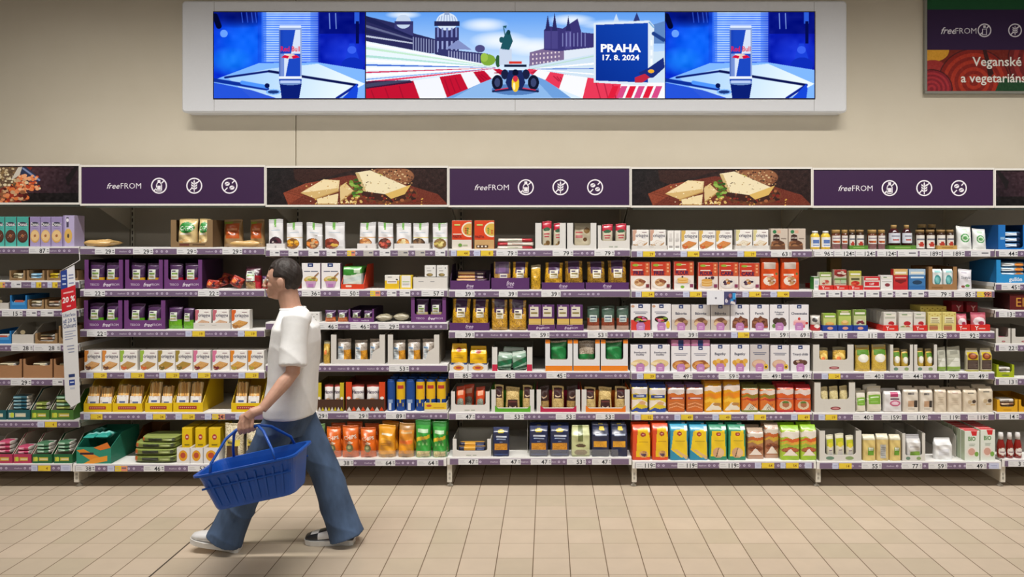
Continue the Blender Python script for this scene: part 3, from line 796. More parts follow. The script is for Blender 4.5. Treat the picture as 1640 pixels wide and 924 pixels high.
for cx, cy, R, c1, c2 in ((76, 185, 58, 'b2341f', '8a2118'), (8, 196, 34, 'b03038', '8a1f2c'), (200, 150, 70, '9a2f2a', '741f20'), (300, 190, 60, 'b23a20', '8c2a1a')):
    cv.ell(cx, cy, R, R * .92, '4a1218', .9) if cy > 0 else None
    m = cv.Y > 134
    for i in range(9):
        q = R * (1 - i / 9.5) - 2
        d = ((cv.X - cx) / q) ** 2 + ((cv.Y - cy) / (q * .92)) ** 2 <= 1
        cv.put(d & m, c1 if i % 2 else c2)
cv.poly([(110, 200), (120, 178), (170, 186), (200, 200)], '1f4a2a'); cv.poly([(90, 134), (96, 134), (108, 172), (100, 180)], '3a1414')
cv.noise(4, 3)
cv.rect(0, 0, 337, 70, '1c5a33'); cv.rect(0, 70, 337, 134, '331c44')
me = cv.mesh('picture', M_PAPER, pw - 0.044, ph - 0.044)
pic = link('picture', me, po, (0.022, 0.012, 0.022))
def wtxt(s, px, py, h, col, b=0.0, sh=0.0, al='l'):
    P, Fs, a, bb = text_tris(s, b, sh); H = h * u
    X, Z = (px - 1481) * u, (150 - py) * u
    ref = a if al == 'l' else (a + bb) / 2
    lt = MB(); lt.raw([(X + (q - ref) * H, 0.0112, Z + (w - .5) * H) for q, w in P], Fs, col); lt.build('lettering', M_PAPER, po)
wtxt('free', 1508, 48, 11, 'e8e2ea', 0.012, 0.35); wtxt('FROM', 1531.5, 48.5, 9.6, 'e8e2ea', -0.006)
wtxt('Veganské', 1598, 97.5, 15, 'f4efe6', 0.014, 0, 'c'); wtxt('a vegetariánské', 1602, 124, 14.5, 'f4efe6', 0.014, 0, 'c')
for k, px in enumerate((1578, 1627, 1676)):
    X, Z, R = (px - 1481) * u, (150 - 48) * u, 11 * u; mb = MB()
    for i in range(28):
        a0, a1 = 2 * math.pi * i / 28, 2 * math.pi * (i + 1) / 28
        mb.face([(X + q * math.cos(a), 0.0112, Z + q * math.sin(a)) for q, a in ((R * .84, a0), (R, a0), (R, a1), (R * .84, a1))], 'e8e2ea')
    r = R
    for s in (-1, 1): mb.face([(X + s * r * .3 - r * .06, .0111, Z + s * r * .3 + r * .06), (X + s * r * .3 + r * .06, .0111, Z + s * r * .3 - r * .06), (X + s * r * .72 + r * .06, .0111, Z + s * r * .72 - r * .06), (X + s * r * .72 - r * .06, .0111, Z + s * r * .72 + r * .06)][::s], 'e8e2ea')
    if k == 0:
        for b0 in ((-.18, .35, .18, .72), (-.34, -.62, -.24, .2), (.24, -.62, .34, .2), (-.34, -.68, .34, -.58), (-.3, .14, .3, .24)): mb.face([(X + b0[0] * r, .0110, Z + b0[1] * r), (X + b0[2] * r, .0110, Z + b0[1] * r), (X + b0[2] * r, .0110, Z + b0[3] * r), (X + b0[0] * r, .0110, Z + b0[3] * r)], 'e8e2ea')
    else:
        mb.face([(X - .05 * r, .0110, Z - .7 * r), (X + .05 * r, .0110, Z - .7 * r), (X + .05 * r, .0110, Z + .65 * r), (X - .05 * r, .0110, Z + .65 * r)], 'e8e2ea')
        for j in range(3):
            for s in (-1, 1): mb.face([(X + s * .06 * r, .0109, Z + (-.45 + j * .3) * r), (X + s * .36 * r, .0109, Z + (-.3 + j * .3) * r), (X + s * .38 * r, .0109, Z + (-.1 + j * .3) * r), (X + s * .1 * r, .0109, Z + (-.25 + j * .3) * r)][::s], 'e8e2ea')
    mb.build('icon', M_PAPER, po)
# ------------------------------------------------------------------ packaging builders
def t(s, u, v, h, col, **o): return ('t', s, u, v, h, col, o)
def r(a, b, c, d, col): return ('r', a, b, c, d, col)
def e(a, b, c, d, col): return ('e', a, b, c, d, col)
def p(pts, col): return ('p', pts, col)
def n(a, b, c, d, c1, c2, g=(9, 9)): return ('n', a, b, c, d, c1, c2, g)
def lines(u0, u1, v, k, col, dv=0.035, th=0.012):
    return [r(u0, v - i * dv - th / 2, u1 - (0.12 * (u1 - u0) if i % 2 else 0), v - i * dv + th / 2, col) for i in range(k)]

def shell(v, style):
    """relative half-thickness of a bag at height v"""
    if style == 'pouch':
        return max(0.03, min(1.0, 0.45 + v * 6)) * max(0.03, (1 - v / 0.94)) ** 0.62 if v < 0.93 else 0.03
    if style == 'pillow':
        q = (v - 0.05) / 0.90
        return 0.04 if q <= 0 or q >= 1 else 0.04 + 0.96 * math.sin(math.pi * q) ** 0.5
    if style == 'sack':
        if v > 0.93: return 0.04
        return min(1, 0.72 + v * 3) * (1 if v < 0.45 else max(0.05, math.cos((v - 0.45) / 0.49 * math.pi / 2) ** 0.75))
    if style == 'flour':
        if v < 0.03: return 0.94 + 2 * v
        return 1.0 if v < 0.84 else max(0.10, 1 - ((v - 0.84) / 0.16) ** 1.3 * 0.9)
    if style == 'brick':
        return max(0.4, (1 - abs(2 * v - 1) ** 4) ** 0.25)
    if style == 'gable':
        return 1.0 if v < 0.7 else max(0.06, 1 - ((v - 0.7) / 0.25) ** 0.9)
    return 1.0
POW = {'pouch': 3.2, 'pillow': 2.4, 'sack': 2.4, 'flour': 9, 'gable': 7, 'brick': 5}

def bag_body(D, w, h, d, seed):
    style = D.get('style', 'pillow'); pw = POW[style]; NU, NV, NB = 34, 52, 8
    amp = D.get('wr', 0.05) * d
    ph = [random.Random(seed).random() * 6.28 for _ in range(6)]
    def wid(v):
        if style == 'pillow': return 1 - 0.07 * math.sin(math.pi * v) ** 2 + 0.012 * math.sin(9 * v + ph[0])
        if style == 'gable': return 1 - (0.10 * max(0, (v - 0.7) / 0.3))
        if style == 'sack': return 1 - 0.05 * math.sin(math.pi * v) - 0.05 * v * v + 0.014 * math.sin(8 * v + ph[0])
        return 1 - 0.02 * v + 0.006 * math.sin(7 * v + ph[0])
    def half(u, v):
        a = min(1.0, abs(2 * u - 1)); tt = d / 2 * shell(v, style) * max(0.0, 1 - a ** pw) ** (1 / pw)
        k = amp * shell(v, style) * (1 - a ** 4)
        return tt + k * (math.sin(7 * u + 5 * v + ph[1]) * 0.5 + math.sin(4 * u - 11 * v + ph[2]) * 0.5 + 0.4 * math.sin(15 * v + 9 * u + ph[3]))
    lean = D.get('lean', 0.0) * d
    rs = random.Random(seed + 9); soft = style in ('sack', 'pillow', 'pouch') and not D.get('stiff')
    bend = rs.uniform(-.05, .05) * w if soft else 0.0; tip = rs.uniform(-.05, .05) if soft else 0.0
    cy = d / 2
    def top(u): return 1 - abs(tip) / 2 + tip * (u - .5) + (0.012 * math.sin(6 * u + ph[4]) if soft else 0)
    def fy(x, z):
        v = min(1, max(0, z / h)); u = min(1, max(0, 0.5 + (x - bend * v * v) / (w * wid(v))))
        return cy - half(u, v) + lean * v * v
    mb = MB(); V = []; R = NU + NB
    for j in range(NV + 1):
        v = j / NV
        for i in range(NU + 1):
            u = i / NU; V.append(((u - .5) * w * wid(v) + bend * v * v, cy - half(u, v) + lean * v * v, v * h * (top(u) if v > .5 else 1)))
        for i in range(1, NB):
            u = 1 - i / NB; V.append(((u - .5) * w * wid(v) + bend * v * v, cy + half(u, v) + lean * v * v, v * h * (top(u) if v > .5 else 1)))
    uu, vv = np.meshgrid((np.arange(NU) + .5) / NU, (np.arange(NV) + .5) / NV)
    grid = [[C(D['base'])] * NU for _ in range(NV)]
    rg = random.Random(seed + 3)
    for sh in D['sh']:
        if sh[0] in 'tL': continue
        m = inside(sh, uu, vv)
        for j, i in zip(*np.nonzero(m)):
            grid[j][i] = C(rg.choice([sh[5], sh[6], sh[5]])) if sh[0] == 'n' else C(sh[shcol(sh)])
    Fs, cs = [], []
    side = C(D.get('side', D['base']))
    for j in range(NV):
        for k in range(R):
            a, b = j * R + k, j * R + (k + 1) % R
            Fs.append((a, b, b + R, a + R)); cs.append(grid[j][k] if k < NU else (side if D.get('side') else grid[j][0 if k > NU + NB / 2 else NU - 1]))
    Fs.append(tuple(range(R - 1, -1, -1))); cs.append(side)
    Fs.append(tuple(NV * R + k for k in range(R))); cs.append(grid[NV - 1][NU // 2])
    mb.raw(V, Fs, cs, True)
    decal(mb, [s for s in D['sh'] if s[0] == 't'], w, h, 0, fy=fy)
    labs = []
    for sh in D['sh']:
        if sh[0] != 'L': continue
        _, a, b, c_, d_, col, sub = sh
        lb = MB(); G = 6
        P = [[((a + (c_ - a) * i / G - .5) * w, (b + (d_ - b) * j / G) * h) for i in range(G + 1)] for j in range(G + 1)]
        for j in range(G):
            for i in range(G):
                q = [P[j][i], P[j][i + 1], P[j + 1][i + 1], P[j + 1][i]]
                lb.face([(x, fy(x, z) - 0.0012, z) for x, z in q], col)
        def mp(s):
            fu, fv = lambda x: a + (c_ - a) * x, lambda y: b + (d_ - b) * y
            if s[0] == 'r': return r(fu(s[1]), fv(s[2]), fu(s[3]), fv(s[4]), s[5])
            if s[0] == 'e': return e(fu(s[1]), fv(s[2]), s[3] * (c_ - a), s[4] * (d_ - b), s[5])
            if s[0] == 'p': return p([(fu(x), fv(y)) for x, y in s[1]], s[2])
            return ('t', s[1], fu(s[2]), fv(s[3]), s[4] * (d_ - b), s[5], {**s[6], 'w': s[6].get('w', .92) * (c_ - a)})
        decal(lb, [mp(s) for s in sub], w, h, 0, fy=lambda x, z: fy(x, z) - 0.0013)
        labs.append((lb, M_PAPER))
    return [(None, mb, D.get('mat', M_FILM))] + [('label', l, m) for l, m in labs]

def box_body(D, w, h, d, seed):
    mb = MB()
    mb.box(-w / 2, w / 2, 0, d, 0, h, D['base'], min(0.0015, w * 0.04))
    if D.get('sidec'):
        for s in (-1, 1):
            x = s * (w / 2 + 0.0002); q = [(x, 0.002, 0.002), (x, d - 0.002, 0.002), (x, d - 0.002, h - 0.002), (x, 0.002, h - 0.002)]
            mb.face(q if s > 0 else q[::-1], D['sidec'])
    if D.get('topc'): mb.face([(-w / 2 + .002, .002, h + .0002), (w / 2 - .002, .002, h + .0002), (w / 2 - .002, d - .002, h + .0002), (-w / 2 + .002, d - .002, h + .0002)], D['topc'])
    decal(mb, D['sh'], w * 0.985, h * 0.99, 0, z0=h * 0.005)
    return [(None, mb, D.get('mat', M_CARD))]

def tray_body(D, w, h, d, seed):
    """open display tray: floor, back, side walls, front with posts and a cut-out"""
    mb = MB(); th = 0.004; pw = D.get('post', 0.0) * w; hf = D['front'] * h; col, inn = D['base'], D.get('inner', D['base'])
    d = D.get('d', 0.3)
    if pw > 0:
        rr = min(0.018, (h - hf) * 0.4)
        out = [(-w / 2, 0), (w / 2, 0), (w / 2, h), (w / 2 - pw, h)]
        for k in range(5):
            a = math.radians(-k * 22.5); out.append((w / 2 - pw - rr + rr * math.cos(a), hf + rr + rr * math.sin(a)))
        for k in range(5):
            a = math.radians(-90 - k * 22.5); out.append((-w / 2 + pw + rr + rr * math.cos(a), hf + rr + rr * math.sin(a)))
        out += [(-w / 2 + pw, h), (-w / 2, h)]
        if D.get('half'):                                     # one side of the front stays high, as in torn-open cases
            out = [(-w / 2, 0), (w / 2, 0), (w / 2, h), (w / 2 - pw, h), (w / 2 - pw, h * .55), (w / 2 - pw * 2.2, h * .42), (w / 2 - pw * 2.6, hf), (-w / 2 + pw, hf), (-w / 2 + pw, h), (-w / 2, h)]
        mb.prism(out, 0, th, col)
    else:
        mb.box(-w / 2, w / 2, 0, th, 0, hf, col)
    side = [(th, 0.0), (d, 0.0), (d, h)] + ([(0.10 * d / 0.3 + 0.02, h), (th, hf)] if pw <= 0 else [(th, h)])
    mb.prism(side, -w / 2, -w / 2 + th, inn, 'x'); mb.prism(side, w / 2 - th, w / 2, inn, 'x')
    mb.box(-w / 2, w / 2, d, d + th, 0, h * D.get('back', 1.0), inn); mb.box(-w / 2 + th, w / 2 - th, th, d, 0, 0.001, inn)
    if D.get('sidec'):
        for s in (-1, 1):
            x = s * (w / 2 + 0.0003); q = [(x, a, b) for a, b in side]; mb.face(q[::s], D['sidec'])
    decal(mb, D['sh'], w * 0.99, h, 0)
    return [(None, mb, D.get('mat', M_CARD))]

def jar_body(D, w, h, d, seed):
    """glass or plastic container turned from a profile: body, cap, label"""
    out = []
    R = w / 2
    body = MB(); body.lathe([(q * R, z * h, c) for q, z, c in D['prof']], D['base'], 22, 0, R)
    out.append(('bottle_body', body, D.get('mat', M_GLAZE)))
    cap = MB(); cap.lathe([(q * R, z * h) for q, z in D['cap']], D['capc'], 22, 0, R); out.append(('cap', cap, M_PLAST))
    if D.get('lab'):
        z0, z1, lc, q = D['lab']; lb = MB(); N = 14; a0 = 1.25
        fx = lambda u: (R * q * math.sin((u - .5) * 2 * a0), R - R * q * math.cos((u - .5) * 2 * a0))
        rows = 8
        gu, gv = np.meshgrid((np.arange(N) + .5) / N, (np.arange(rows) + .5) / rows)
        gc = [[lc] * N for _ in range(rows)]
        for sh in D['sh']:
            if sh[0] == 't': continue
            for j, i in zip(*np.nonzero(inside(sh, gu, gv))): gc[j][i] = sh[shcol(sh)]
        for j in range(rows):
            for i in range(N):
                lb.face([(*fx(uu), (z0 + (z1 - z0) * vv_) * h) for uu, vv_ in ((i / N, j / rows), ((i + 1) / N, j / rows), ((i + 1) / N, (j + 1) / rows), (i / N, (j + 1) / rows))], gc[j][i])
        for sh in D['sh']:
            if sh[0] != 't': continue
            P, Fs = place_text(sh, 2 * R * q * 0.95, (z1 - z0) * h)
            lb.raw([(x, R - math.sqrt(max(0, (R * q) ** 2 - x * x)) - 0.0006, z0 * h + z) for x, z in P], Fs, sh[5])
        out.append(('label', lb, M_PAPER))
    return out

def sticks_body(D, w, h, d, seed):
    """a clear packet of long bread sticks with a printed sleeve at the bottom, leaning back"""
    rg = random.Random(seed); mb = MB(); k = 7; lean = 0.15 * h
    for i in range(k):
        for row in range(2):
            x = (i + .5) / k * w * .92 - w * .46; y = 0.012 + row * .016
            pts = [(x, y, 0.01), (x + rg.uniform(-.002, .002), y + lean * .5, h * .5), (x + rg.uniform(-.003, .003), y + lean, h * rg.uniform(.9, .97))]
            mb.tube(pts, w / k * .46, rg.choice(['f6cc84', 'ecb864', 'fad898', 'e2aa54']), 7)
    lb = MB(); z1 = D.get('lz', .58)
    for j in range(4):
        for i in range(6):
            a, b = (i / 6 - .5) * w, ((i + 1) / 6 - .5) * w; c_, d_ = j / 4 * z1 * h, (j + 1) / 4 * z1 * h
            f = lambda x, z: 0.003 + lean * z / h - 0.004 * math.cos(x / w * 3.1)
            lb.face([(a, f(a, c_), c_), (b, f(b, c_), c_), (b, f(b, d_), d_), (a, f(a, d_), d_)], rg.choice(['e8e4e0', 'f0ecea', 'dcd2cc']))
    decal(lb, [('r', .2, .12, .8, .46 * z1 / .5, 'f0eeec'), ('r', .25, .30, .75, .37, '5a6a9a'), ('r', .25, .2, .75, .235, '8a8fa8'), ('e', .4, .08, .25, .06, 'a8342a')], w, h, 0, fy=lambda x, z: f(x, z) - 0.0006)
    wr = MB()
    pro = [(-w / 2, .008), (w / 2, .008), (w / 2, .045), (-w / 2, .045)]
    V = [(x, y, 0.002) for x, y in pro] + [(x * .98, y + lean * .97, h) for x, y in pro]
    wr.raw(V, [(0, 1, 5, 4), (1, 2, 6, 5), (3, 0, 4, 7)], 'ffffff')
    return [('breadsticks', mb, M_PAPER), ('label', lb, M_PAPER), ('clear_wrapper', wr, M_WRAP)]

BODY = {'bag': bag_body, 'box': box_body, 'tray': tray_body, 'jar': jar_body, 'sticks': sticks_body}

# ------------------------------------------------------------------ the packs: one entry per kind
P = {}
def pack(key, kind, name, short, desc, cat, base, sh=(), d=0.06, **o):
    P[key] = dict(kind=kind, name=name, short=short, desc=desc, cat=cat, base=base, sh=list(sh), d=d, **o)
WH = 'f0ede8'
def crisp(col, c2='d8a566', fill='8a4a34'):
    return [p([(0, .42), (.1, .42), (.17, .5), (.17, .78), (.24, .86), (.24, 1), (0, 1)], col), t('crispins', .57, .715, .17, '4c465c', b=.022, w=.76), r(.58, .855, .86, .885, '7a4658'), r(.55, .575, .8, .595, '9a96a8'),
            p([(.02, .24), (.42, .46), (.92, .36), (.86, .26), (.44, .05), (.06, .16)], 'b98648'), p([(.05, .26), (.42, .45), (.90, .36), (.62, .20), (.3, .17)], c2), *[e(.3 + .1 * i, .27 + .03 * (i % 3), .02, .015, 'b5803f') for i in range(5)], *blob(.22, .14, .17, .10, [fill, fill, 'c9a070'], 4, 3)]
for k, col, w_, c2, fl in (('o', 'd98a3e', 'orange', 'dca970', '6d4436'), ('g', '9cbf4a', 'green', 'c09858', 'd46a3c'), ('v', 'a08a3c', 'olive', 'b08e3e', '7a6a2c'), ('p', 'd9789c', 'pink', 'd9a766', '7a2a30'), ('a', 'e08a2a', 'amber', 'd9a650', 'b8a03a'), ('r', 'c46a78', 'rose', 'd8b090', '9a5a50'), ('k', 'd9652a', 'dark orange', 'd8a056', 'a8703a'), ('b', 'cfa48e', 'beige', 'e8e2da', '7a6640'), ('y', 'd9b45c', 'straw yellow', 'd98a4a', 'c8602e'), ('z', 'd9cf96', 'pale yellow', 'e6dcc6', 'a8823e')):
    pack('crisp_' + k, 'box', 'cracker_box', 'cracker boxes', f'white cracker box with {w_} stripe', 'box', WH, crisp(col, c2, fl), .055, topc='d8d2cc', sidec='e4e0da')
pack('crisp_side', 'box', 'cracker_box', 'white boxes', 'white box showing its narrow printed side', 'box', WH, [r(.3, .62, .7, .85, 'dcd8d4'), *lines(.2, .8, .6, 6, 'b8b4b2'), r(.2, .1, .8, .2, 'a8a4a2')], .1)
def mix(title, sh, tint='e6e3e6', extra=()):
    T = []
    if len(title) == 1: T = [t(title[0], .5, .665, .095, '3c405a', b=.022, w=.84)]
    elif len(title) == 2: T = [t(title[0], .5, .715, .066, '3c405a', b=.02, w=.8), t(title[1], .5, .635, .066, '3c405a', b=.02, w=.7)]
    else: T = [r(.14, .69, .86, .715, '6a6e84'), r(.22, .63, .78, .655, '6a6e84')]
    return [*extra, r(.38, .86, .62, 1.0, '27386f'), r(.44, .90, .56, .935, 'dfe6f4'), *T, *sh, p([(.3, .0), (.27, .2), (.36, .3), (.64, .3), (.73, .2), (.7, .0)], 'bb7fb6'), r(.4, .12, .6, .15, 'e6c8e2'), r(.38, .06, .62, .085, 'd6a8d2')]
def mixbox(key, what, title, sh, tint='e6e3e6', extra=()):
    pack(key, 'box', 'baking_mix_box', 'baking mix boxes', what, 'box', tint, mix(title, sh, tint, extra), .06, topc='c9c4cc', sidec='dcd8de')
mixbox('mx_fruit_r', 'white mix box, fruit salad, red base', [], [*blob(.5, .42, .36, .13, ['2c2420', '7fa03c', 'e0c23a', 'c23a4a', 'd98ac0'], 12, 5, .3)], extra=[r(0, 0, 1, .4, 'd23c34'), e(.1, .92, .09, .05, 'c89a80')])
mixbox('mx_fruit', 'white mix box, fruit salad, white base', [], [*blob(.5, .42, .36, .13, ['2c2420', '7fa03c', 'e0c23a', 'c23a4a', 'd98ac0'], 12, 6, .3), e(.85, .22, .1, .14, 'e6c23c')], extra=[e(.1, .92, .09, .05, 'c89a80')])
mixbox('mx_bab', 'white mix box with marble cake', ['Bábovka'], [r(0, 0, 1, .42, 'c9bdb4'), *blob(.5, .30, .36, .19, ['8a6248', 'd8b890', 'a87e5c', '6d4834'], 8, 7, .5)], 'd9d4d2')
mixbox('mx_per', 'white mix box with gingerbread', ['Perník'], [p([(.08, .1), (.1, .36), (.24, .5), (.42, .48), (.54, .57), (.66, .5), (.92, .44), (.95, .14), (.5, .05)], '7a4a36'), *blob(.5, .3, .36, .18, ['8a5640', '6a3e2e', 'a26a4c', '5a3226'], 12, 8, .35), r(.6, .1, .93, .16, 'b04a30')])
mixbox('mx_muf', 'white mix box with dark muffins', ['Kokosové', 'muffiny'], [e(.34, .36, .2, .13, '4a3530'), e(.64, .37, .2, .13, '564038'), e(.78, .26, .1, .1, '6a5048'), e(.2, .17, .1, .08, '6a8a4a')])
mixbox('mx_cheese', 'white mix box with cheesecake slice', ['Cheesecake'], [r(.2, .2, .84, .34, 'e6a0a8'), p([(.18, .34), (.3, .42), (.86, .38), (.84, .34)], 'f0c4c4'), e(.5, .45, .07, .06, 'c23a34'), r(.28, .1, .8, .2, 'd4566a'), e(.9, .28, .07, .05, 'c04040')])
mixbox('mx_kned', 'white mix box with potato dumplings', ['Bramborové', 'knedlíky'], [*blob(.5, .30, .44, .15, ['e2c690', 'f0dcae', 'd0a860', 'e6cf9a'], 8, 9, .5), e(.52, .27, .1, .06, '6a8a3a')])
mixbox('mx_plac', 'white mix box with fried patties', [], [*blob(.5, .24, .46, .20, ['b8763a', 'd99a58', '9a5a2c', 'e0ae70'], 9, 10, .45)])
mixbox('mx_bag', 'white mix box with small baguettes', ['Bagetky'], [*[e(.22 + .19 * i, .34 + .05 * (i % 2), .13, .09, ['d9a23e', 'e6b85a', 'c88a30', 'e0ac4c'][i]) for i in range(4)], e(.35, .24, .14, .08, 'd39a3c'), e(.68, .24, .14, .08, 'dba748')])
mixbox('mx_loaf', 'white mix box with pale round loaf', [], [e(.46, .28, .38, .17, 'cfa588'), e(.46, .31, .32, .11, 'dcb89c'), e(.84, .18, .12, .1, 'e0b83a'), e(.84, .17, .05, .04, '3a2a1c')], 'dedadc')
mixbox('mx_loaf2', 'greyer mix box with pale round loaf', [], [e(.46, .28, .38, .17, 'cfa588'), e(.46, .31, .32, .11, 'dcb89c'), e(.84, .18, .12, .1, 'e0b83a'), e(.84, .17, .05, .04, '3a2a1c')], 'c9c2c2')
mixbox('mx_dark', 'white mix box with dark bread', ['Tmavý chléb'], [e(.3, .34, .2, .1, '5a3a30'), e(.68, .34, .2, .1, '5f3e34'), e(.5, .36, .18, .1, '6d4a3c'), e(.36, .38, .1, .04, 'c8a890')])
pack('mx_lying', 'box', 'baking_mix_box', 'pink boxes', 'pink baking mix box lying on the white boxes', 'box', 'c27aa4', [r(.36, 0, .64, 1, '27386f'), r(.05, .3, .3, .6, 'd9a0c0'), r(.7, .3, .95, .6, 'd9a0c0')], .2)
def redmix(words, sh, tag_c):
    return [r(0, .5, 1, 1, 'd2482a'), r(0, .60, 1, 1, 'c43a22'), e(.26, .88, .17, .045, '8fae3a'), r(.36, .87, .6, .895, 'e8d8c0'), r(.76, .5, .97, .97, 'c95c34'), *[e(.87, .9 - i * .12, .055, .035, 'e6a878') for i in range(3)],
            r(.1, .685, .62, .725, 'ecd4c8'), t(words[1], .41, .60, .13, '45204c', b=.035, w=.66), *sh, r(.8, .08, .97, .2, tag_c)]
def rm(key, what, words, sh, tag_c='8a3a5a'): pack(key, 'box', 'flour_mix_box', 'red mix boxes', what, 'box', 'e9dcd4', redmix(words, sh, tag_c), .06, topc='b8412a', sidec='c44a2e')
rm('rm_free', 'red mix box with oat bowl', ['NATURE', 'FREE'], [e(.46, .25, .42, .22, 'efe6de'), *blob(.46, .26, .28, .14, ['c89a6a', 'e0b88a', 'a8744a', '8a4a34'], 9, 11, .4)], '7a2e38')
rm('rm_flour', 'red mix box with pancake stack', ['NATURE', 'FLOUR'], [e(.46, .18, .40, .12, 'd8c8bc'), *[e(.44, .17 + i * .045, .28, .05, ['d9a24e', 'e8c07a'][i % 2]) for i in range(5)], e(.4, .43, .05, .03, '2a2438'), e(.55, .42, .05, .03, '2a2438'), e(.72, .44, .1, .05, '4a2a3a')])
rm('rm_flour_low', 'red mix box with pancakes and white foot', ['NATURE', 'FLOUR'], [e(.46, .30, .40, .1, 'd8c8bc'), *[e(.44, .27 + i * .04, .28, .045, ['d9a24e', 'e8c07a'][i % 2]) for i in range(4)], e(.42, .45, .05, .03, '2a2438'), r(0, 0, 1, .2, 'e9e4e0'), e(.42, .1, .1, .05, '7fae3a')])
rm('rm_cake', 'red mix box with berry cake', ['NATURE', 'CAKE'], [e(.44, .24, .40, .2, 'dfd6d2'), *blob(.44, .26, .26, .15, ['efe4d8', '3a2c44', 'b8763e', 'd0a87a', '5a3a50'], 9, 12, .35)])
pack('om_bag', 'bag', 'flour_bag', 'orange bags', 'orange baking mix bag with pale patch', 'bag', 'd9501f', [r(.14, .66, .78, .86, 'c9b8ae'), t('', .5, .5, .05, 'ffffff'), *blob(.46, .28, .34, .14, ['e6d8cc', 'b8885a', 'd8b890', '9a5a34'], 10, 13, .35), r(.12, .44, .68, .5, 'efe2d6'), e(.85, .5, .06, .04, '5a6a2c'), r(0, 0, 1, .06, 'c4441a')], .08, style='flour', side='c4441a')
pack('pizza_box', 'box', 'pasta_box', 'red pasta boxes', 'red box with plate of pasta, pale foot', 'box', 'e0d8cc', [r(0, .32, 1, 1, 'd8421c'), e(.9, .68, .42, .27, 'efe2cc'), e(.9, .68, .35, .22, 'd9a24a'), *[e(.72 + .09 * (i % 3), .56 + .08 * (i // 3), .06, .03, ['c83a20', '6a8a2c', 'e8c868'][i % 3]) for i in range(8)], r(.12, .82, .42, .87, 'c8d87a'), r(.05, .5, .5, .535, 'f4d8c8'), t('PASTA', .27, .43, .08, '7a1f28', b=.02, w=.5), e(.42, .13, .1, .06, '6a9a3c'), r(.56, .11, .8, .15, 'b8c49a')], .07, topc='c43a18', sidec='c43a18')
pack('pizza_box2', 'box', 'pasta_box', 'red pasta boxes', 'red pasta box with tan foot and black windows', 'box', 'c9a06a', [r(0, .32, 1, 1, 'd8421c'), e(.9, .68, .42, .27, 'efe2cc'), e(.9, .68, .35, .22, 'd9b24a'), *[e(.72 + .09 * (i % 3), .56 + .08 * (i // 3), .06, .03, ['7a9a3c', 'd8c04a', 'c8602a'][i % 3]) for i in range(8)], r(.12, .82, .42, .87, 'c8d87a'), t('PASTA', .27, .43, .08, '7a1f28', b=.02, w=.5), r(.1, .04, .7, .13, '4a2a1c'), *[e(.2 + .19 * i, .085, .06, .03, 'e8dcc8') for i in range(3)]], .07, topc='c43a18', sidec='c43a18')
def donut(bc, dc, gl): return [r(0, .82, 1, 1, bc), e(.5, .75, .44, .075, '3a3a4a'), t('Donut', .5, .75, .115, 'f0eef0', b=.02, w=.8), r(.2, .60, .8, .63, bc), e(.5, .34, .47, .22, dc), e(.5, .36, .42, .18, gl), e(.5, .36, .12, .05, 'a86a3c'), *[e(.28 + .09 * i, .30 + .05 * ((i * 7) % 3), .02, .01, 'f0d8d0') for i in range(6)]]
pack('don_t', 'box', 'doughnut_box', 'doughnut boxes', 'teal box with chocolate doughnut', 'box', '55b8ac', donut('4aa89c', '4a2c24', '5e382c'), .12, topc='7a2030', sidec='7a2030')
pack('don_l', 'box', 'doughnut_box', 'doughnut boxes', 'lilac box with glazed doughnut', 'box', 'a99ac4', donut('9a8ab8', 'd9ab64', 'e8c48a'), .12, topc='8a7468', sidec='b8acd0')
pack('don_s', 'box', 'doughnut_box', 'doughnut boxes', 'lilac doughnut box turned on its narrow side', 'box', 'b8acd0', [r(0, 0, .14, 1, '9a8ab8'), e(.46, .34, .36, .24, 'd9b05e'), e(.46, .34, .1, .07, '5a4a3c'), r(.3, .62, .5, .95, '4a4458'), e(.4, .85, .12, .06, 'e8e4ee')], .12)
pack('oat', 'box', 'porridge_box', 'porridge boxes', 'white box with oat bowl and navy tab', 'box', 'ece8e8', [r(.32, .86, .62, 1, '27386f'), r(.4, .91, .54, .945, 'dfe6f4'), r(.12, .67, .46, .70, '5a5e76'), r(.5, .67, .88, .70, '5a5e76'), e(.5, .36, .38, .14, 'c9a24e'), *blob(.5, .40, .33, .1, ['d9c07a', 'b88a3a', 'e6d8a0', '8a6a34', '9ab05a'], 12, 14, .35), p([(.72, .46), (.94, .62), (.92, .65), (.68, .5)], '9a6a3c'), p([(.2, .3), (.28, .06), (.7, .06), (.8, .3)], 'c49ac0'), r(.36, .06, .64, .2, 'b076b0')], .06, topc='c8c4c8', sidec='9a6a94')
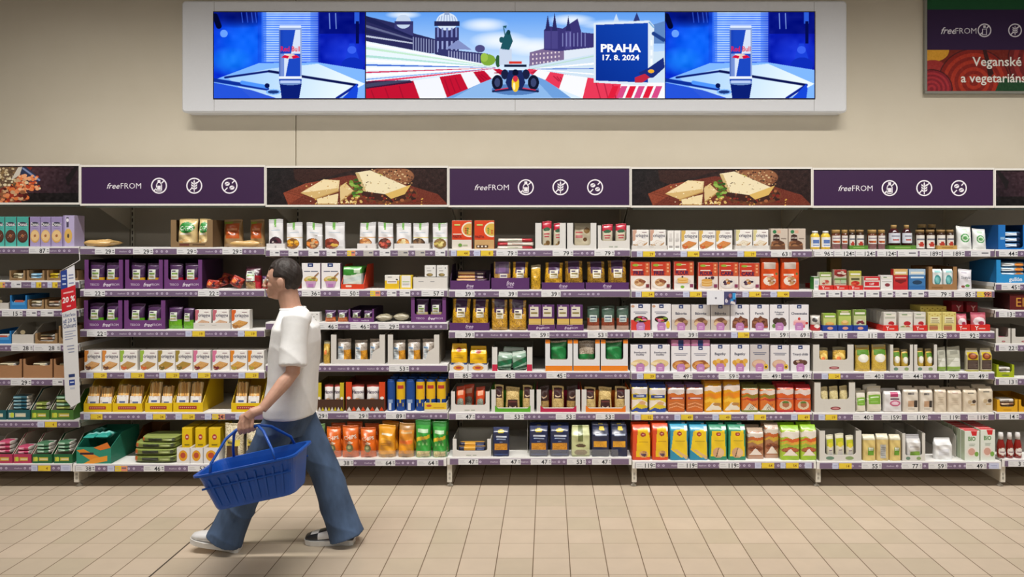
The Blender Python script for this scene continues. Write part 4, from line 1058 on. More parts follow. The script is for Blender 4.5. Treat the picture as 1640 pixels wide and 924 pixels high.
# pouches on the top shelf
def pouch(band, food, tr=True, word=()):
    return [r(0, .86, 1, 1, 'c4c3c4'), r(.38, .80, .54, 1, '6aa84a'), r(.40, .74, .52, .82, '8abf6a'), *word, *food, *([r(0, .40, 1, .44, band)] if band else []), *lines(.22, .78, .62, 2, '9ab0c4', .045)] 
for k, nm, band, cols, cx, sd in (('pu_d', 'white pouch with dark fruit', None, ['3a2430', '5a2a38', '2c2028', 'c8b8b4'], .5, 1), ('pu_y', 'white pouch with yellow lentils', 'd9c09a', ['8a5a28', 'e0a02c', 'f0bc4a', 'd08a1c'], .40, 2), ('pu_o', 'white pouch with carrot soup', None, ['7a5230', 'e08a3a', 'd06a20', 'c8a070'], .4, 3), ('pu_r', 'white pouch with bean chili', None, ['8a3a24', 'b8523a', '6a2c1c', 'd8b04a'], .32, 4), ('pu_b', 'white pouch with orange grain bowl', 'd0a87a', ['a86a3a', 'd99a5a', 'c88448', 'e0b888'], .38, 5), ('pu_t', 'white pouch with tomato beans', 'd8b0a0', ['5a2c1c', 'b23a2a', '8a2c20', 'd0604a'], .45, 6), ('pu_w', 'white pouch with pale curry', None, ['b8763a', 'e0c890', 'd8a050', 'f0e0b0'], .45, 7), ('pu_c', 'white pouch with brown beans', 'd8c88a', ['4a3424', '7a563a', '8a6a4a', '6a4a34'], .38, 8), ('pu_g', 'white pouch with green lentils', 'a8c870', ['8a6a3a', 'c8b45a', '9a8a3c', 'd8c880'], .5, 9)):
    pack(k, 'bag', 'ready_meal_pouch', 'white pouches', nm, 'pouch', 'e2e1e2', pouch(band, blob(cx, .20, .42, .20, cols, 12, sd, .3)), .045, style='pouch', side='cfcdcc', wr=.10)
pack('sm_tray', 'tray', 'pouch_tray', 'white trays', 'low white carton tray under the pouches', 'tray', 'e6e2e0', [r(.45, .2, .55, .6, 'b8b4b4')], .16, front=1.0, back=1.2)
pack('grn_pouch', 'bag', 'flour_pouch', 'green pouches', 'green and white upright pouch', 'pouch', 'd8e0d4', [r(0, .7, 1, 1, '4a9a3a'), e(.3, .74, .5, .14, '3a8a30'), r(.6, .72, .9, .9, 'c9dcc0'), p([(0, .2), (1, .42), (1, .62), (0, .4)], 'c8d4d0'), e(.5, .12, .4, .1, '7a9a6a')], .035, style='flour', side='5a9a4a')
pack('red_tray', 'tray', 'display_tray', 'red tray', 'red cardboard tray holding green pouches', 'tray', 'd8401f', [r(.2, .08, .46, .16, 'f0d8c8')], .3, front=.20, back=.5)
pack('red_btray', 'tray', 'bottle_tray', 'red tray', 'red cardboard tray around the dark bottles', 'tray', 'b8382c', [r(0, .82, 1, 1, 'b07a58')], .3, front=1.0)
pack('sm_yel', 'box', 'spice_box', 'small boxes', 'small yellow and white soup box', 'box', 'e8e4dc', [r(0, 0, 1, .62, 'e0b820'), r(.15, .4, .85, .72, 'ece8e0'), r(.2, .5, .8, .56, '6a3a4a'), e(.84, .7, .08, .05, '3a3430'), r(.2, .85, .5, .9, '8a8a8a')], .06)
pack('sm_yel2', 'box', 'spice_box', 'small boxes', 'small white soup box with yellow frame', 'box', 'e0c030', [r(.12, .1, .88, 1, 'e9e6e0'), r(.2, .5, .8, .56, '8aae5a'), *lines(.2, .8, .4, 4, 'b0aca8')], .06)
pack('sm_wht', 'box', 'spice_box', 'white boxes', 'small white box with grain picture', 'box', 'e4e2de', [e(.45, .18, .3, .14, '7a6a44'), e(.5, .2, .18, .08, 'a8925a'), r(.2, .5, .6, .56, '8a8886'), r(.15, .75, .5, .8, 'c0bcba'), e(.8, .78, .06, .05, '6a6a6a')], .06)
pack('wtray_lo', 'tray', 'display_tray', 'white tray', 'low white carton tray under small boxes', 'tray', 'dedad4', [r(.15, .6, .3, .68, 'a8a6a4'), r(.5, .6, .62, .68, 'a8a6a4')], .14, front=1.0)
# trays and bags of the purple own label
TF = [t('TESCO', .26, .155, .075, 'e2d4e6', b=.0, w=.3), t('free', .585, .155, .13, 'efe6f2', i=.35, b=.012, w=.2), t('FROM', .80, .155, .085, 'd8c8de', w=.22)]
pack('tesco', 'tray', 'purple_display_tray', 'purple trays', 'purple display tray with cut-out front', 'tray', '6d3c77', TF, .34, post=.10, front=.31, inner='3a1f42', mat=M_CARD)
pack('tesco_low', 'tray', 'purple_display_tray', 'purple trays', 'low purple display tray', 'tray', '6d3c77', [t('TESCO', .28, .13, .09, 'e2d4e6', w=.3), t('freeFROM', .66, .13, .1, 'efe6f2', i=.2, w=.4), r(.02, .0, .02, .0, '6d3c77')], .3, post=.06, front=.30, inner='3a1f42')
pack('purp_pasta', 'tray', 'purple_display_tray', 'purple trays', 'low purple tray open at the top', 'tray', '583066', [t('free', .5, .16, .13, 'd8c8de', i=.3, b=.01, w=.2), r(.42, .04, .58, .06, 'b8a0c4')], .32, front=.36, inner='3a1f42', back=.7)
def pbag(low, lowc=None, lab='d8dcd0'): return [r(0, .42, 1, 1, '46284f'), r(0, 0, 1, .42, low), *([n(0, 0, 1, .3, low, lowc)] if lowc else []), r(0, .92, 1, 1, '5a3a64'), ('L', .2, .36, .72, .74, lab, [r(.1, .78, .6, .9, '4a3a5a'), r(.1, .5, .9, .66, '7a9a4a'), r(.1, .2, .8, .34, 'b8a878')])]
for k, nm, lo, lc in (('pb_y', 'purple and yellow snack bag', 'd8a020', 'e8b83a'), ('pb_yw', 'silver and yellow snack bag', 'dfa828', 'b8a890'), ('pb_r', 'purple and red snack bag', 'b81c30', 'c83040'), ('pb_g', 'purple and lime green snack bag', '6cb81c', '84cc30'), ('pb_c', 'purple bag with pale pasta', 'd8c690', 'c0a860'), ('pb_o', 'purple bag with orange pieces', 'c8642a', 'e08a4a')):
    pack(k, 'bag', 'snack_bag', 'snack bags', nm, 'bag', '46284f', pbag(lo, lc), .05, style='pillow')
def pastabag(c1, c2, headc='43244e', v=.58, lab='e2dccc'): return [n(0, 0, 1, 1, c1, c2, (1, 1)), r(.18, v, .82, 1, headc), ('L', .3, v - .18, .74, v + .12, lab, [r(.12, .7, .6, .85, '4a3a5a'), r(.12, .4, .88, .58, '8a7a4a'), r(.12, .15, .7, .25, 'b8a878')])]
pack('pasta_y', 'bag', 'pasta_bag', 'pasta bags', 'clear pasta bag with purple header', 'bag', 'd0a02c', pastabag('d9a828', 'a8761a'), .07, style='sack', wr=.09)
pack('pasta_d', 'bag', 'pasta_bag', 'pasta bags', 'clear bag of darker pasta, purple header', 'bag', 'a87c2a', pastabag('b08428', '6a4c1c'), .07, style='sack', wr=.09)
pack('pasta_t', 'bag', 'pasta_bag', 'pasta bags', 'tall pasta bag with purple top', 'bag', 'c0902c', pastabag('c8982c', '8a6220', '43244e', .55), .07, style='pouch', wr=.08)
pack('pasta_sp', 'bag', 'pasta_bag', 'pasta bags', 'bag of pale pasta with crumpled purple top', 'bag', 'b08e54', [n(0, 0, 1, .6, 'b88e44', '8a6630'), r(.1, .55, .9, 1, '5a4068'), r(.3, .62, .7, .9, '7a5a8a'), ('L', .36, .3, .8, .55, 'd8d2c8', [r(.1, .6, .9, .8, '5a4a6a'), *lines(.1, .9, .4, 2, '9a8aa0', .2, .06)])], .06, style='pouch')
pack('pasta_loose', 'bag', 'pasta_bag', 'loose pasta', 'narrow clear bag of yellow pasta twists', 'bag', 'cfa024', [n(0, 0, 1, .85, 'e0b030', '96701a'), n(0, .85, 1, 1, 'b8a47a', 'c8b890')], .06, style='sack', wr=.1)
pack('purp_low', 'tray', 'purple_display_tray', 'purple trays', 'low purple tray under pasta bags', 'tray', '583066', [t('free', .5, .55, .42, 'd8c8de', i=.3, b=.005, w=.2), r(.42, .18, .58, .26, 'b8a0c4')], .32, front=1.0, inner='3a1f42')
pack('clearbisc', 'bag', 'biscuit_bag', 'clear biscuit bags', 'clear bag with white label and golden biscuits', 'bag', 'b4a89a', [n(0, 0, 1, 1, 'b8aca0', '8f8578'), n(.5, .08, 1, .55, 'd99a2c', 'b8761c'), r(.06, .04, .52, .72, 'd8dcdc'), *lines(.12, .46, .5, 5, '8a9aa8', .07, .02), r(.1, .62, .48, .7, '7a98b8')], .06, style='sack', wr=.14)
pack('lasagne', 'box', 'lasagne_box', 'lasagne boxes', 'purple box with yellow pasta sheets', 'box', '5a3268', [r(.1, .52, .8, .92, 'ddd6c4'), r(.18, .8, .5, .84, '5a3a6a'), t('', .5, .5, .1, 'ffffff'), r(.18, .64, .72, .70, '8a7a3c'), r(0, .06, 1, .44, 'd9b45a'), *[r(.04, .09 + .06 * i, .96, .11 + .06 * i, 'e8cc80') for i in range(5)], r(.25, .93, .4, .97, 'cfc0d4')], .05, topc='46284f')
pack('las_tray', 'tray', 'purple_display_tray', 'purple trays', 'low purple tray holding lasagne boxes', 'tray', '5e3468', [t('free', .42, .45, .5, 'e0d0e6', i=.3, b=.01, w=.3), t('FROM', .65, .45, .36, 'e0d0e6', w=.3), r(.4, .82, .6, .9, 'b8a0c4')], .3, front=1.0)
pack('lentil', 'bag', 'lentil_bag', 'lentil bags', 'clear bag of red lentils with green top', 'bag', '8a4a34', [n(0, 0, 1, .5, '9a4a30', '6a3424'), r(0, .5, 1, 1, '42584a'), r(.1, .78, .9, .95, '34483c'), r(0, 0, 1, .2, 'b89a8a'), ('L', .22, .34, .78, .62, 'c8d0cc', [r(.1, .6, .9, .8, '4a5a6a'), r(.1, .2, .8, .4, '8a9aa0')])], .06, style='sack')
pack('spag_pk', 'bag', 'spaghetti_pack', 'spaghetti packs', 'long purple pack of spaghetti lying flat', 'pack', 'c8a070', [r(0, 0, .62, .35, 'c98a60'), r(0, .35, .62, .7, 'e0c878'), r(0, .7, .62, 1, 'd8a888'), r(.62, 0, 1, 1, '4a2c4e'), r(.7, .2, .9, .6, 'd8cfc8')], .02, style='gable')
pack('rice_long', 'bag', 'noodle_pack', 'flat packs', 'long white and red flat pack', 'pack', 'e2d8cc', [r(0, 0, .28, 1, 'b82430'), r(.28, .3, .9, .7, 'e8ddd0'), r(.4, .4, .7, .6, 'b8543a')], .03, style='pillow')
pack('rice_long2', 'bag', 'noodle_pack', 'flat packs', 'long white flat pack with red end', 'pack', 'e2d8cc', [r(.72, 0, 1, 1, 'b82430'), r(.3, .4, .6, .6, '7a9a6a')], .03, style='pillow')
pack('redtop', 'bag', 'biscuit_bag', 'red-topped bags', 'beige biscuit bag with red top', 'bag', 'cdc4ac', [r(0, .74, 1, 1, 'b81f38'), e(.5, .70, .36, .07, '2f5a3a'), *[r(.2, .5, .8, .56, 'b04a50'), r(.26, .40, .74, .46, 'b04a50')], e(.62, .2, .22, .09, '7a5a34'), e(.35, .14, .14, .06, '9a7a4a'), n(0, 0, 1, .1, 'b8a888', 'cdc4ac')], .05, style='sack')
pack('beigepk', 'bag', 'biscuit_bag', 'beige pack', 'beige biscuit bag standing deep inside its case', 'bag', 'd0c4a8', [r(.1, .6, .5, .66, 'c05a5a'), r(.1, .4, .5, .52, 'c87a78'), e(.75, .7, .18, .12, '8a6a3c'), e(.65, .35, .12, .08, '6a4a2c'), r(0, .05, 1, .12, 'a89878')], .05, style='flour')
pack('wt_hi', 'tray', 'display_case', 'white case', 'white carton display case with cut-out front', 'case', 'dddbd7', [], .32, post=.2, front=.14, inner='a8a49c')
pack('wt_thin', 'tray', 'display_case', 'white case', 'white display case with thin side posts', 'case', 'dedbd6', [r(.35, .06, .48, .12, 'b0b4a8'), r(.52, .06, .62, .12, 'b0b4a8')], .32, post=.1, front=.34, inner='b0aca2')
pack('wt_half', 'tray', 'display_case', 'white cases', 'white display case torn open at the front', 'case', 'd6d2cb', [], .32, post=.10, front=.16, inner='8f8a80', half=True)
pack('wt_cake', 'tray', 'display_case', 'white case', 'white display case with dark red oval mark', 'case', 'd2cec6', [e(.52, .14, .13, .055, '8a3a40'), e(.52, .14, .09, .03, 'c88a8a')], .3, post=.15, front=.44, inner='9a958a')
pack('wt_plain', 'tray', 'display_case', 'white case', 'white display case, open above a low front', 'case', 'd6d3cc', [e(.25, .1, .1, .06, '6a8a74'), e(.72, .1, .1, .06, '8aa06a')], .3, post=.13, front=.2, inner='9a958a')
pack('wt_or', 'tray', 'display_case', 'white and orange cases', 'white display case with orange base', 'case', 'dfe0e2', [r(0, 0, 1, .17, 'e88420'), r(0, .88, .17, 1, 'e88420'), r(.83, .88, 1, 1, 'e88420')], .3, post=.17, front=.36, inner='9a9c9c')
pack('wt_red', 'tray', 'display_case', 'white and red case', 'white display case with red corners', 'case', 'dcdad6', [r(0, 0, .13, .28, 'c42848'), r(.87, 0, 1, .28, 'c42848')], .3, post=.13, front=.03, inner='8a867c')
pack('greenpk', 'bag', 'noodle_bag', 'green packs', 'silver and green noodle bag', 'bag', '8aa894', [p([(0, .1), (1, .4), (1, .7), (0, .4)], '1f6a44'), p([(0, .75), (1, .9), (1, 1), (0, .95)], 'c0d0c4'), p([(0, .0), (1, .1), (1, .25), (0, .1)], '2c4a3a')], .03, style='gable', wr=.12)
pack('noodle', 'bag', 'noodle_bag', 'noodle bags', 'shiny bag of pale noodles with green band', 'bag', 'b8a48c', [n(0, 0, 1, 1, 'c0b09a', '8a7660'), r(0, .38, 1, .95, '1f7a3c'), p([(0, .7), (1, .8), (1, .95), (0, .85)], '3c9a58')], .05, style='pillow', wr=.12)
pack('noodle_p', 'bag', 'noodle_bag', 'noodle bags', 'shiny bag of pale noodles, narrow green band', 'bag', 'b0a090', [n(0, 0, 1, 1, 'b4a694', '7e6c5a'), r(0, .38, 1, .55, '1f7a3c')], .05, style='pillow', wr=.12)
pack('yelbag', 'bag', 'cereal_bag', 'yellow bags', 'yellow bag with blue foot, red mark', 'bag', 'ecb814', [e(.5, .78, .17, .08, 'a83c30'), *lines(.2, .85, .55, 2, 'b88a20', .07, .03), r(0, 0, 1, .28, '2c4a8a'), e(.5, .2, .34, .1, 'e2d6c4'), *[e(.35 + .1 * i, .18, .05, .04, 'c8a878') for i in range(4)]], .07, style='gable')
pack('yb_carton', 'tray', 'display_tray', 'white trays', 'low white tray with orange mark', 'tray', 'e2e0dc', [e(.5, .5, .3, .4, 'e09a3c'), e(.5, .52, .16, .2, 'b8443a')], .25, front=1.0)
pack('or_bag', 'bag', 'seed_bag', 'orange bags', 'orange seed bag with pale window', 'bag', 'd04a20', [r(.2, .66, .8, .84, 'e8a888'), e(.5, .32, .36, .22, '7a8078'), n(.2, .15, .8, .5, 'a0a898', '5a5c54'), r(0, .92, 1, 1, 'b83c18')], .05, style='sack')
def cookie(v): return [n(0, 0, 1, .95, 'd9bf80', 'b08e50'), r(.14, v, .86, v + .42, '3a1c1c'), e(.5, v + .12, .24, .06, 'd8c0a0'), e(.5, v + .16, .2, .06, '3a1c1c'), r(.2, v + .3, .8, v + .36, '6a3030')]
pack('ck_hi', 'bag', 'biscuit_bag', 'biscuit bags', 'clear biscuit bag with brown label high up', 'bag', 'c8ae74', cookie(.5), .06, style='sack')
pack('ck_lo', 'bag', 'biscuit_bag', 'biscuit bags', 'clear biscuit bag with brown label low down', 'bag', 'c8ae74', cookie(.06), .06, style='sack')
pack('ck_dk', 'bag', 'biscuit_bag', 'biscuit bags', 'dark brown biscuit bag', 'bag', '4a2a20', [n(0, 0, 1, .4, 'b8985a', '8a6a3c'), r(0, .4, 1, 1, '38201c'), e(.5, .6, .28, .08, 'b89a7a'), e(.5, .64, .24, .08, '38201c')], .06, style='sack')
for k, nm, cc in (('tr_grn', 'green', '5aa82c'), ('tr_mag', 'magenta', 'b8244c'), ('tr_orn', 'orange', 'e87a1c')):
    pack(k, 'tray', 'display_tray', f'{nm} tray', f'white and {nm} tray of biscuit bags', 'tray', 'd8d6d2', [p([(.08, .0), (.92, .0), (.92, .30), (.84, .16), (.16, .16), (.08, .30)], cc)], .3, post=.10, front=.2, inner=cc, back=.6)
pack('navy', 'bag', 'pasta_bag', 'navy bags', 'navy blue bag with pasta window', 'bag', '20294e', [n(.12, .24, .88, .46, 'd9962a', 'b8741a'), r(.2, .68, .85, .73, 'c9d0e0'), r(.25, .6, .8, .63, '9aa8c4'), e(.5, .88, .2, .06, 'c8b43a'), r(.4, .5, .6, .525, '8a94b4'), r(.1, .06, .9, .1, '3a4a78')], .08, style='flour', side='2a3560')
pack('navy_pl', 'bag', 'pasta_bag', 'navy bags', 'navy blue bag with plain golden panel', 'bag', '1c2444', [r(.12, .3, .86, .5, 'd99c2c'), n(.12, .3, .86, .42, 'd99c2c', 'c08a24'), r(.2, .68, .85, .73, 'aab4c8'), p([(.4, .84), (.74, .82), (.7, .94), (.45, .94)], 'd8c03c')], .08, style='gable', side='2a3560')
pack('palegrn', 'bag', 'rice_bag', 'pale green bag', 'pale green bag with folded top', 'bag', 'c4c894', [r(.36, .5, .62, 1, '6a7444'), e(.5, .36, .26, .06, '5a4a34'), e(.5, .14, .34, .10, '8a7a5a'), r(0, 0, 1, .05, '8a9060')], .08, style='gable', side='aab078')
pack('spag_n', 'bag', 'spaghetti_pack', 'spaghetti packs', 'navy spaghetti pack lying in white case', 'pack', '1e2648', [r(.2, 0, .62, 1, 'd09a34'), r(.68, .3, .95, .6, '5a6a9a')], .025, style='gable')
# flour and bread mixes
def wave(v0, v1, c, a=.04): return p([(0, v0), (.3, v0 + a), (.6, v0 - a), (1, v0 + a / 2), (1, v1 + a), (.6, v1), (.3, v1 + a), (0, v1 - a)], c)
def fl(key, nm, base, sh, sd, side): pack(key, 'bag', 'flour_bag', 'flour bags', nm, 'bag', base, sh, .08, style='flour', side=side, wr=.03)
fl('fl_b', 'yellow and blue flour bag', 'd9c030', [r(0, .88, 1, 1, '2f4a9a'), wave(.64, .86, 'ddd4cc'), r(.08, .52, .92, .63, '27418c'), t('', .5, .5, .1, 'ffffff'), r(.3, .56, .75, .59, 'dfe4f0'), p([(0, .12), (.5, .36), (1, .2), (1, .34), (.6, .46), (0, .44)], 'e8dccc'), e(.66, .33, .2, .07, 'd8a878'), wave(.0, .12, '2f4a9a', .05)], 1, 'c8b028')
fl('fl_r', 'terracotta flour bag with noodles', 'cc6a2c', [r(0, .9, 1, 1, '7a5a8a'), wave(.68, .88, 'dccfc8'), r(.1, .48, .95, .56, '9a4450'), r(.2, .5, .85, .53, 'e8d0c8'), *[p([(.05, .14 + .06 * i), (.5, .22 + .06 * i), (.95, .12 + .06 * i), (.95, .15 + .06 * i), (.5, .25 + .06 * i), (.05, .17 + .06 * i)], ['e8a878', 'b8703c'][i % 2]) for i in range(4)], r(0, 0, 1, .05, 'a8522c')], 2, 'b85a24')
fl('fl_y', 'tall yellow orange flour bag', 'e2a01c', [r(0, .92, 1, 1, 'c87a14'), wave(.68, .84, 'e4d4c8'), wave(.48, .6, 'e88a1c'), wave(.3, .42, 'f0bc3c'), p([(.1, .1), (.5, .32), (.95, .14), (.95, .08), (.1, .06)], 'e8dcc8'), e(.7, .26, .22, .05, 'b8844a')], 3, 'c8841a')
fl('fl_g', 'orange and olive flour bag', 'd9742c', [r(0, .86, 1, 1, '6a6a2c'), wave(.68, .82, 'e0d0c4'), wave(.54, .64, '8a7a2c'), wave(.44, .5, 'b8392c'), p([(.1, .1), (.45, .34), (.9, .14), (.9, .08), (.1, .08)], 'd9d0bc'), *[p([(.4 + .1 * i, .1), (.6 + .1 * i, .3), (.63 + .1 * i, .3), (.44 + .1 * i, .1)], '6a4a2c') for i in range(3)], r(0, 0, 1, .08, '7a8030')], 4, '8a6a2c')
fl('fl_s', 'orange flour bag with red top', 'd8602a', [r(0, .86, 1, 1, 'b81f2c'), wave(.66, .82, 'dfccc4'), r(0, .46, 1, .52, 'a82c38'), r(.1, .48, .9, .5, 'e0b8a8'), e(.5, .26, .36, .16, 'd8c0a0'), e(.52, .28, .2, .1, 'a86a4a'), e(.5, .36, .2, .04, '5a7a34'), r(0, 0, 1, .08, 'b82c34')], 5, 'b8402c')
fl('bm_red', 'red and yellow bread mix bag', 'd94a20', [p([(.2, .1), (.3, .9), (.85, .92), (.98, .6), (.98, .1)], 'ecc018'), e(.58, .74, .15, .06, 'a83c30'), r(.53, .73, .64, .75, 'e8d0c0'), r(.35, .52, .85, .545, 'b88a1a'), *blob(.62, .17, .24, .10, ['d9a86a', '4a3448', '6a4a60', 'c08a4a'], 8, 15, .35), r(.85, .8, 1, .92, 'e8dcd0')], 6, 'c83c1c')
fl('bm_blu', 'blue and yellow bread mix bag', '2f97b8', [p([(.06, .3), (.2, .85), (.9, .9), (.96, .1), (.6, .08)], 'ecc81c'), e(.52, .76, .14, .06, 'a83c30'), r(.47, .75, .58, .77, 'e8d0c0'), r(.3, .54, .82, .565, 'b8961a'), p([(.2, .3), (.9, .02), (.98, .1), (.4, .3)], 'd8b07a'), r(.8, .84, 1, .96, 'd8e4e8'), p([(0, 0), (.8, 0), (.1, .26), (0, .3)], '2a88a8')], 7, '2a88a8')
fl('bm_grn', 'green and yellow bread mix bag', '2c8a6a', [p([(.1, .12), (.14, .84), (.86, .86), (.92, .12)], 'ecc81c'), e(.52, .76, .14, .055, 'a83c30'), r(.47, .75, .58, .77, 'e8d0c0'), r(.3, .56, .82, .58, 'a89620'), e(.5, .22, .3, .15, 'cfa07a'), e(.64, .22, .18, .12, 'ddb892'), p([(.36, .1), (.52, .36), (.55, .36), (.42, .1)], '4a3a24'), r(.7, .88, 1, .97, 'c8e0d4')], 8, '24785c')
fl('bm_brn', 'brown bread mix bag', 'a87454', [r(0, .9, 1, 1, 'b09a84'), wave(.72, .86, 'dccfc2'), wave(.62, .7, 'c8622c'), wave(.52, .6, 'd0a83c'), *blob(.5, .34, .46, .1, ['8a4a2c', 'a8643c', '6a3420'], 8, 16, .35), p([(.12, .14), (.5, .36), (.9, .14)], 'e4d6ca'), r(0, 0, 1, .1, 'b89078')], 9, '9a6848')
fl('bm_lime', 'lime and white bread mix bag', 'a8c43c', [r(0, .88, 1, 1, '8ab820'), wave(.66, .84, 'e8e0d4'), wave(.54, .62, 'd9602a'), wave(.46, .52, 'e0a83c'), wave(.38, .44, '9aae3c'), *blob(.5, .3, .46, .08, ['8a4428', 'a8603c', 'c05a34'], 8, 17, .35), p([(.12, .14), (.5, .34), (.9, .14)], 'e8dcd0'), wave(.02, .1, '9ac034')], 10, '8ab02c')
# crisps and canned snacks
def chips(key, nm, base, sh, **o): pack(key, 'bag', 'crisp_bag', 'crisp bags', nm, 'bag', base, sh, .085, style='sack', wr=.13, **o)
chips('ch_ora', 'orange crisp bag with white lettering', 'd8661c', [t('CHiPS', .5, .66, .12, 'f4e8d8', b=.02, w=.7, rot=.1), e(.5, .32, .24, .13, '6a6a44'), e(.48, .34, .12, .06, 'a8a878'), p([(.3, .46), (.5, .56), (.72, .48), (.5, .44)], 'f0d8c0'), r(0, .94, 1, 1, 'b85214')])
chips('ch_yel', 'amber crisp bag with curved lettering', 'e09a24', [*lines(.2, .84, .72, 1, 'f0e0c0', .05, .05), r(.2, .56, .8, .6, 'e8ae3c'), *lines(.2, .8, .44, 2, 'b8781c', .06, .03), n(0, 0, 1, .12, 'b88a4a', 'd09838')])
chips('ch_tan', 'tan and orange crisp bag', 'd98a2c', [r(0, .8, 1, 1, 'a87a40'), *lines(.14, .86, .74, 1, 'd8b078', .06, .07), r(.08, .4, .9, .5, 'e8742c'), e(.3, .3, .06, .04, 'f0d8a0'), n(0, 0, 1, .12, 'b88a4a', 'c08a3c'), r(0, .12, 1, .34, 'e89a24')])
chips('ch_grn', 'green crisp bag with yellow band', '3a9a3c', [r(0, .86, 1, 1, '2a7a30'), r(.16, .68, .84, .76, 'c0dcb8'), p([(.05, .44), (.95, .52), (.95, .62), (.05, .54)], 'd8b42c'), *[e(.25 + .25 * i, .36, .06, .04, '8ac87a') for i in range(3)], n(.1, .02, .9, .18, 'd8c48a', 'a89a54')])
chips('chip_tray', 'cream chips bag with green mark', 'd9c08a', [r(0, .88, 1, 1, 'd0b67c'), e(.48, .68, .42, .2, '2f8a3c'), t('CHIPS', .5, .66, .15, 'e8f0e0', b=.02, w=.7), r(.2, .42, .7, .48, 'ece6d8'), *blob(.4, .16, .36, .12, ['e8d0a0', 'c89a5a', 'd8b478'], 5, 18, .5)])
chips('orl', 'tan snack bag with orange label', 'a8865a', [r(.14, .3, .84, .84, 'c8602a'), r(0, .84, .5, .92, '9ab03c'), r(.25, .6, .75, .68, 'e8a070'), r(.3, .42, .7, .48, '8a4a30')])
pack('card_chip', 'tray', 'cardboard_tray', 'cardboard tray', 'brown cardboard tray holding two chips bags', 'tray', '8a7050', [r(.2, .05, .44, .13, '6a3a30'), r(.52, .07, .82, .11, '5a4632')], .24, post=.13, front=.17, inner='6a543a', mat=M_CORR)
chips('lying', 'flat beige bread bag', 'cfa86a', [n(0, 0, 1, 1, 'd8b478', 'b88a4a'), r(.2, .3, .6, .6, 'e4d0a4')])
chips('lyred', 'red and orange snack bag lying in the heap', '9a3424', [n(0, 0, 1, 1, 'b8402a', '7a2a30'), r(.2, .3, .5, .7, 'd87a3c'), r(.6, .2, .8, .8, '4a2430')])
chips('lygrey', 'silver and green snack bag lying flat', 'a8a088', [n(0, 0, 1, 1, 'b0a890', '7a7258'), r(.3, .3, .7, .7, '7a7a3c'), r(0, .4, .2, .7, '4a3a44')])
chips('redup', 'dark purple bag with red side', '4a1f30', [r(.6, 0, 1, .6, 'b01c2c'), n(.1, 0, .7, .3, 'b89a6a', '8a6a44'), ('L', .15, .36, .66, .80, 'd4dcd2', [r(.1, .78, .6, .9, '4a3a5a'), r(.1, .5, .9, .62, '8aae5a'), r(.1, .2, .7, .3, 'c08a8a')])])
chips('puff', 'clear bag of puffed crackers', 'cdbfa0', [n(0, 0, 1, 1, 'd8cdb0', 'a89a78'), r(.12, .45, .85, .6, 'd8c44c'), r(.14, .08, .8, .45, '4a3424'), r(.2, .5, .6, .55, '6a6a34')])
chips('grn_dim', 'pale green snack bag behind the shopper', '7a9a5a', [r(0, .8, 1, 1, '5a7a44'), n(0, 0, 1, .3, 'a8a878', '8a9a60'), r(.2, .5, .8, .6, 'c0cca0')])
pack('can', 'jar', 'snack_can', 'snack cans', 'blue and yellow tall snack can', 'can', '1f4a94', [e(.5, .80, .28, .08, 'b83c34'), r(.4, .785, .6, .815, 'ecd8c8'), r(.16, .6, .84, .72, 'e8b81c'), r(0, .42, 1, 1, 'e8b81c'), e(.5, .80, .28, .08, 'b83c34'), p([(0, .42), (.4, .3), (.5, .1), (.6, .3), (1, .42)], '27397a'), e(.5, .2, .3, .12, 'd8c04a'), e(.5, .2, .22, .06, '27397a'), r(.2, .58, .8, .62, 'a87a1c')], .09, prof=[(.96, 0, '1f4a94'), (1, .02, '1f4a94'), (1, .96, '1f4a94'), (.97, .965, 'c8b88a')], cap=[(.99, .965), (.99, .99), (.94, 1.0)], capc='24509a', lab=(.03, .93, '1f4a94', 1.008), mat=M_PLAST)
pack('can_b', 'jar', 'snack_can', 'snack cans', 'blue tall snack can turned to its back', 'can', '1f4a94', [r(.3, .02, .6, .2, 'd8dce4'), *lines(.25, .75, .72, 8, '8aa4cc', .06, .025)], .09, prof=[(.96, 0, '1f4a94'), (1, .02, '1f4a94'), (1, .96, '1f4a94'), (.97, .965, 'c8b88a')], cap=[(.99, .965), (.99, .99), (.94, 1.0)], capc='24509a', lab=(.03, .93, '1f4a94', 1.008), mat=M_PLAST)
pack('can_tray', 'tray', 'display_tray', 'yellow tray', 'white and yellow tray around the cans', 'tray', 'e8e4d8', [r(0, .25, 1, 1, 'e8c02c'), e(.2, .66, .12, .14, 'c04a3a'), r(.4, .4, .9, .5, 'd09a24')], .2, front=1.0)
pack('han', 'bag', 'wafer_bag', 'wafer bags', 'white wafer bag with dark lettering', 'bag', 'e2dcd8', [r(0, .9, 1, 1, 'a83c30'), t('Hansou', .5, .72, .13, '4a3a50', b=.03, w=.86, rot=.06), *blob(.5, .32, .34, .16, ['c89a70', 'e0b890', 'a8744a'], 7, 19, .4)], .05, style='sack')
def htray(c): return [r(0, 0, 1, .42, '4a2f22'), r(0, .42, .14, 1, c), r(.86, .42, 1, 1, c), *[p([(.02 + .12 * i, .02), (.08 + .12 * i, .16), (.14 + .12 * i, .02)], ['d8d0c8', c][i % 2]) for i in range(8)], *[e(.07 + .86 * k, .46, .05, .05, 'efe8e0') for k in (0, 1)]]
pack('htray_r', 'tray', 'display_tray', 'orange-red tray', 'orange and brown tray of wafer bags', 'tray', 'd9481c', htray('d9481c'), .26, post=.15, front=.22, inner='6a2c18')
pack('htray_y', 'tray', 'display_tray', 'yellow tray', 'yellow and brown tray of wafer bags', 'tray', 'c8b428', htray('c8b428'), .26, post=.15, front=.22, inner='5a4a18')
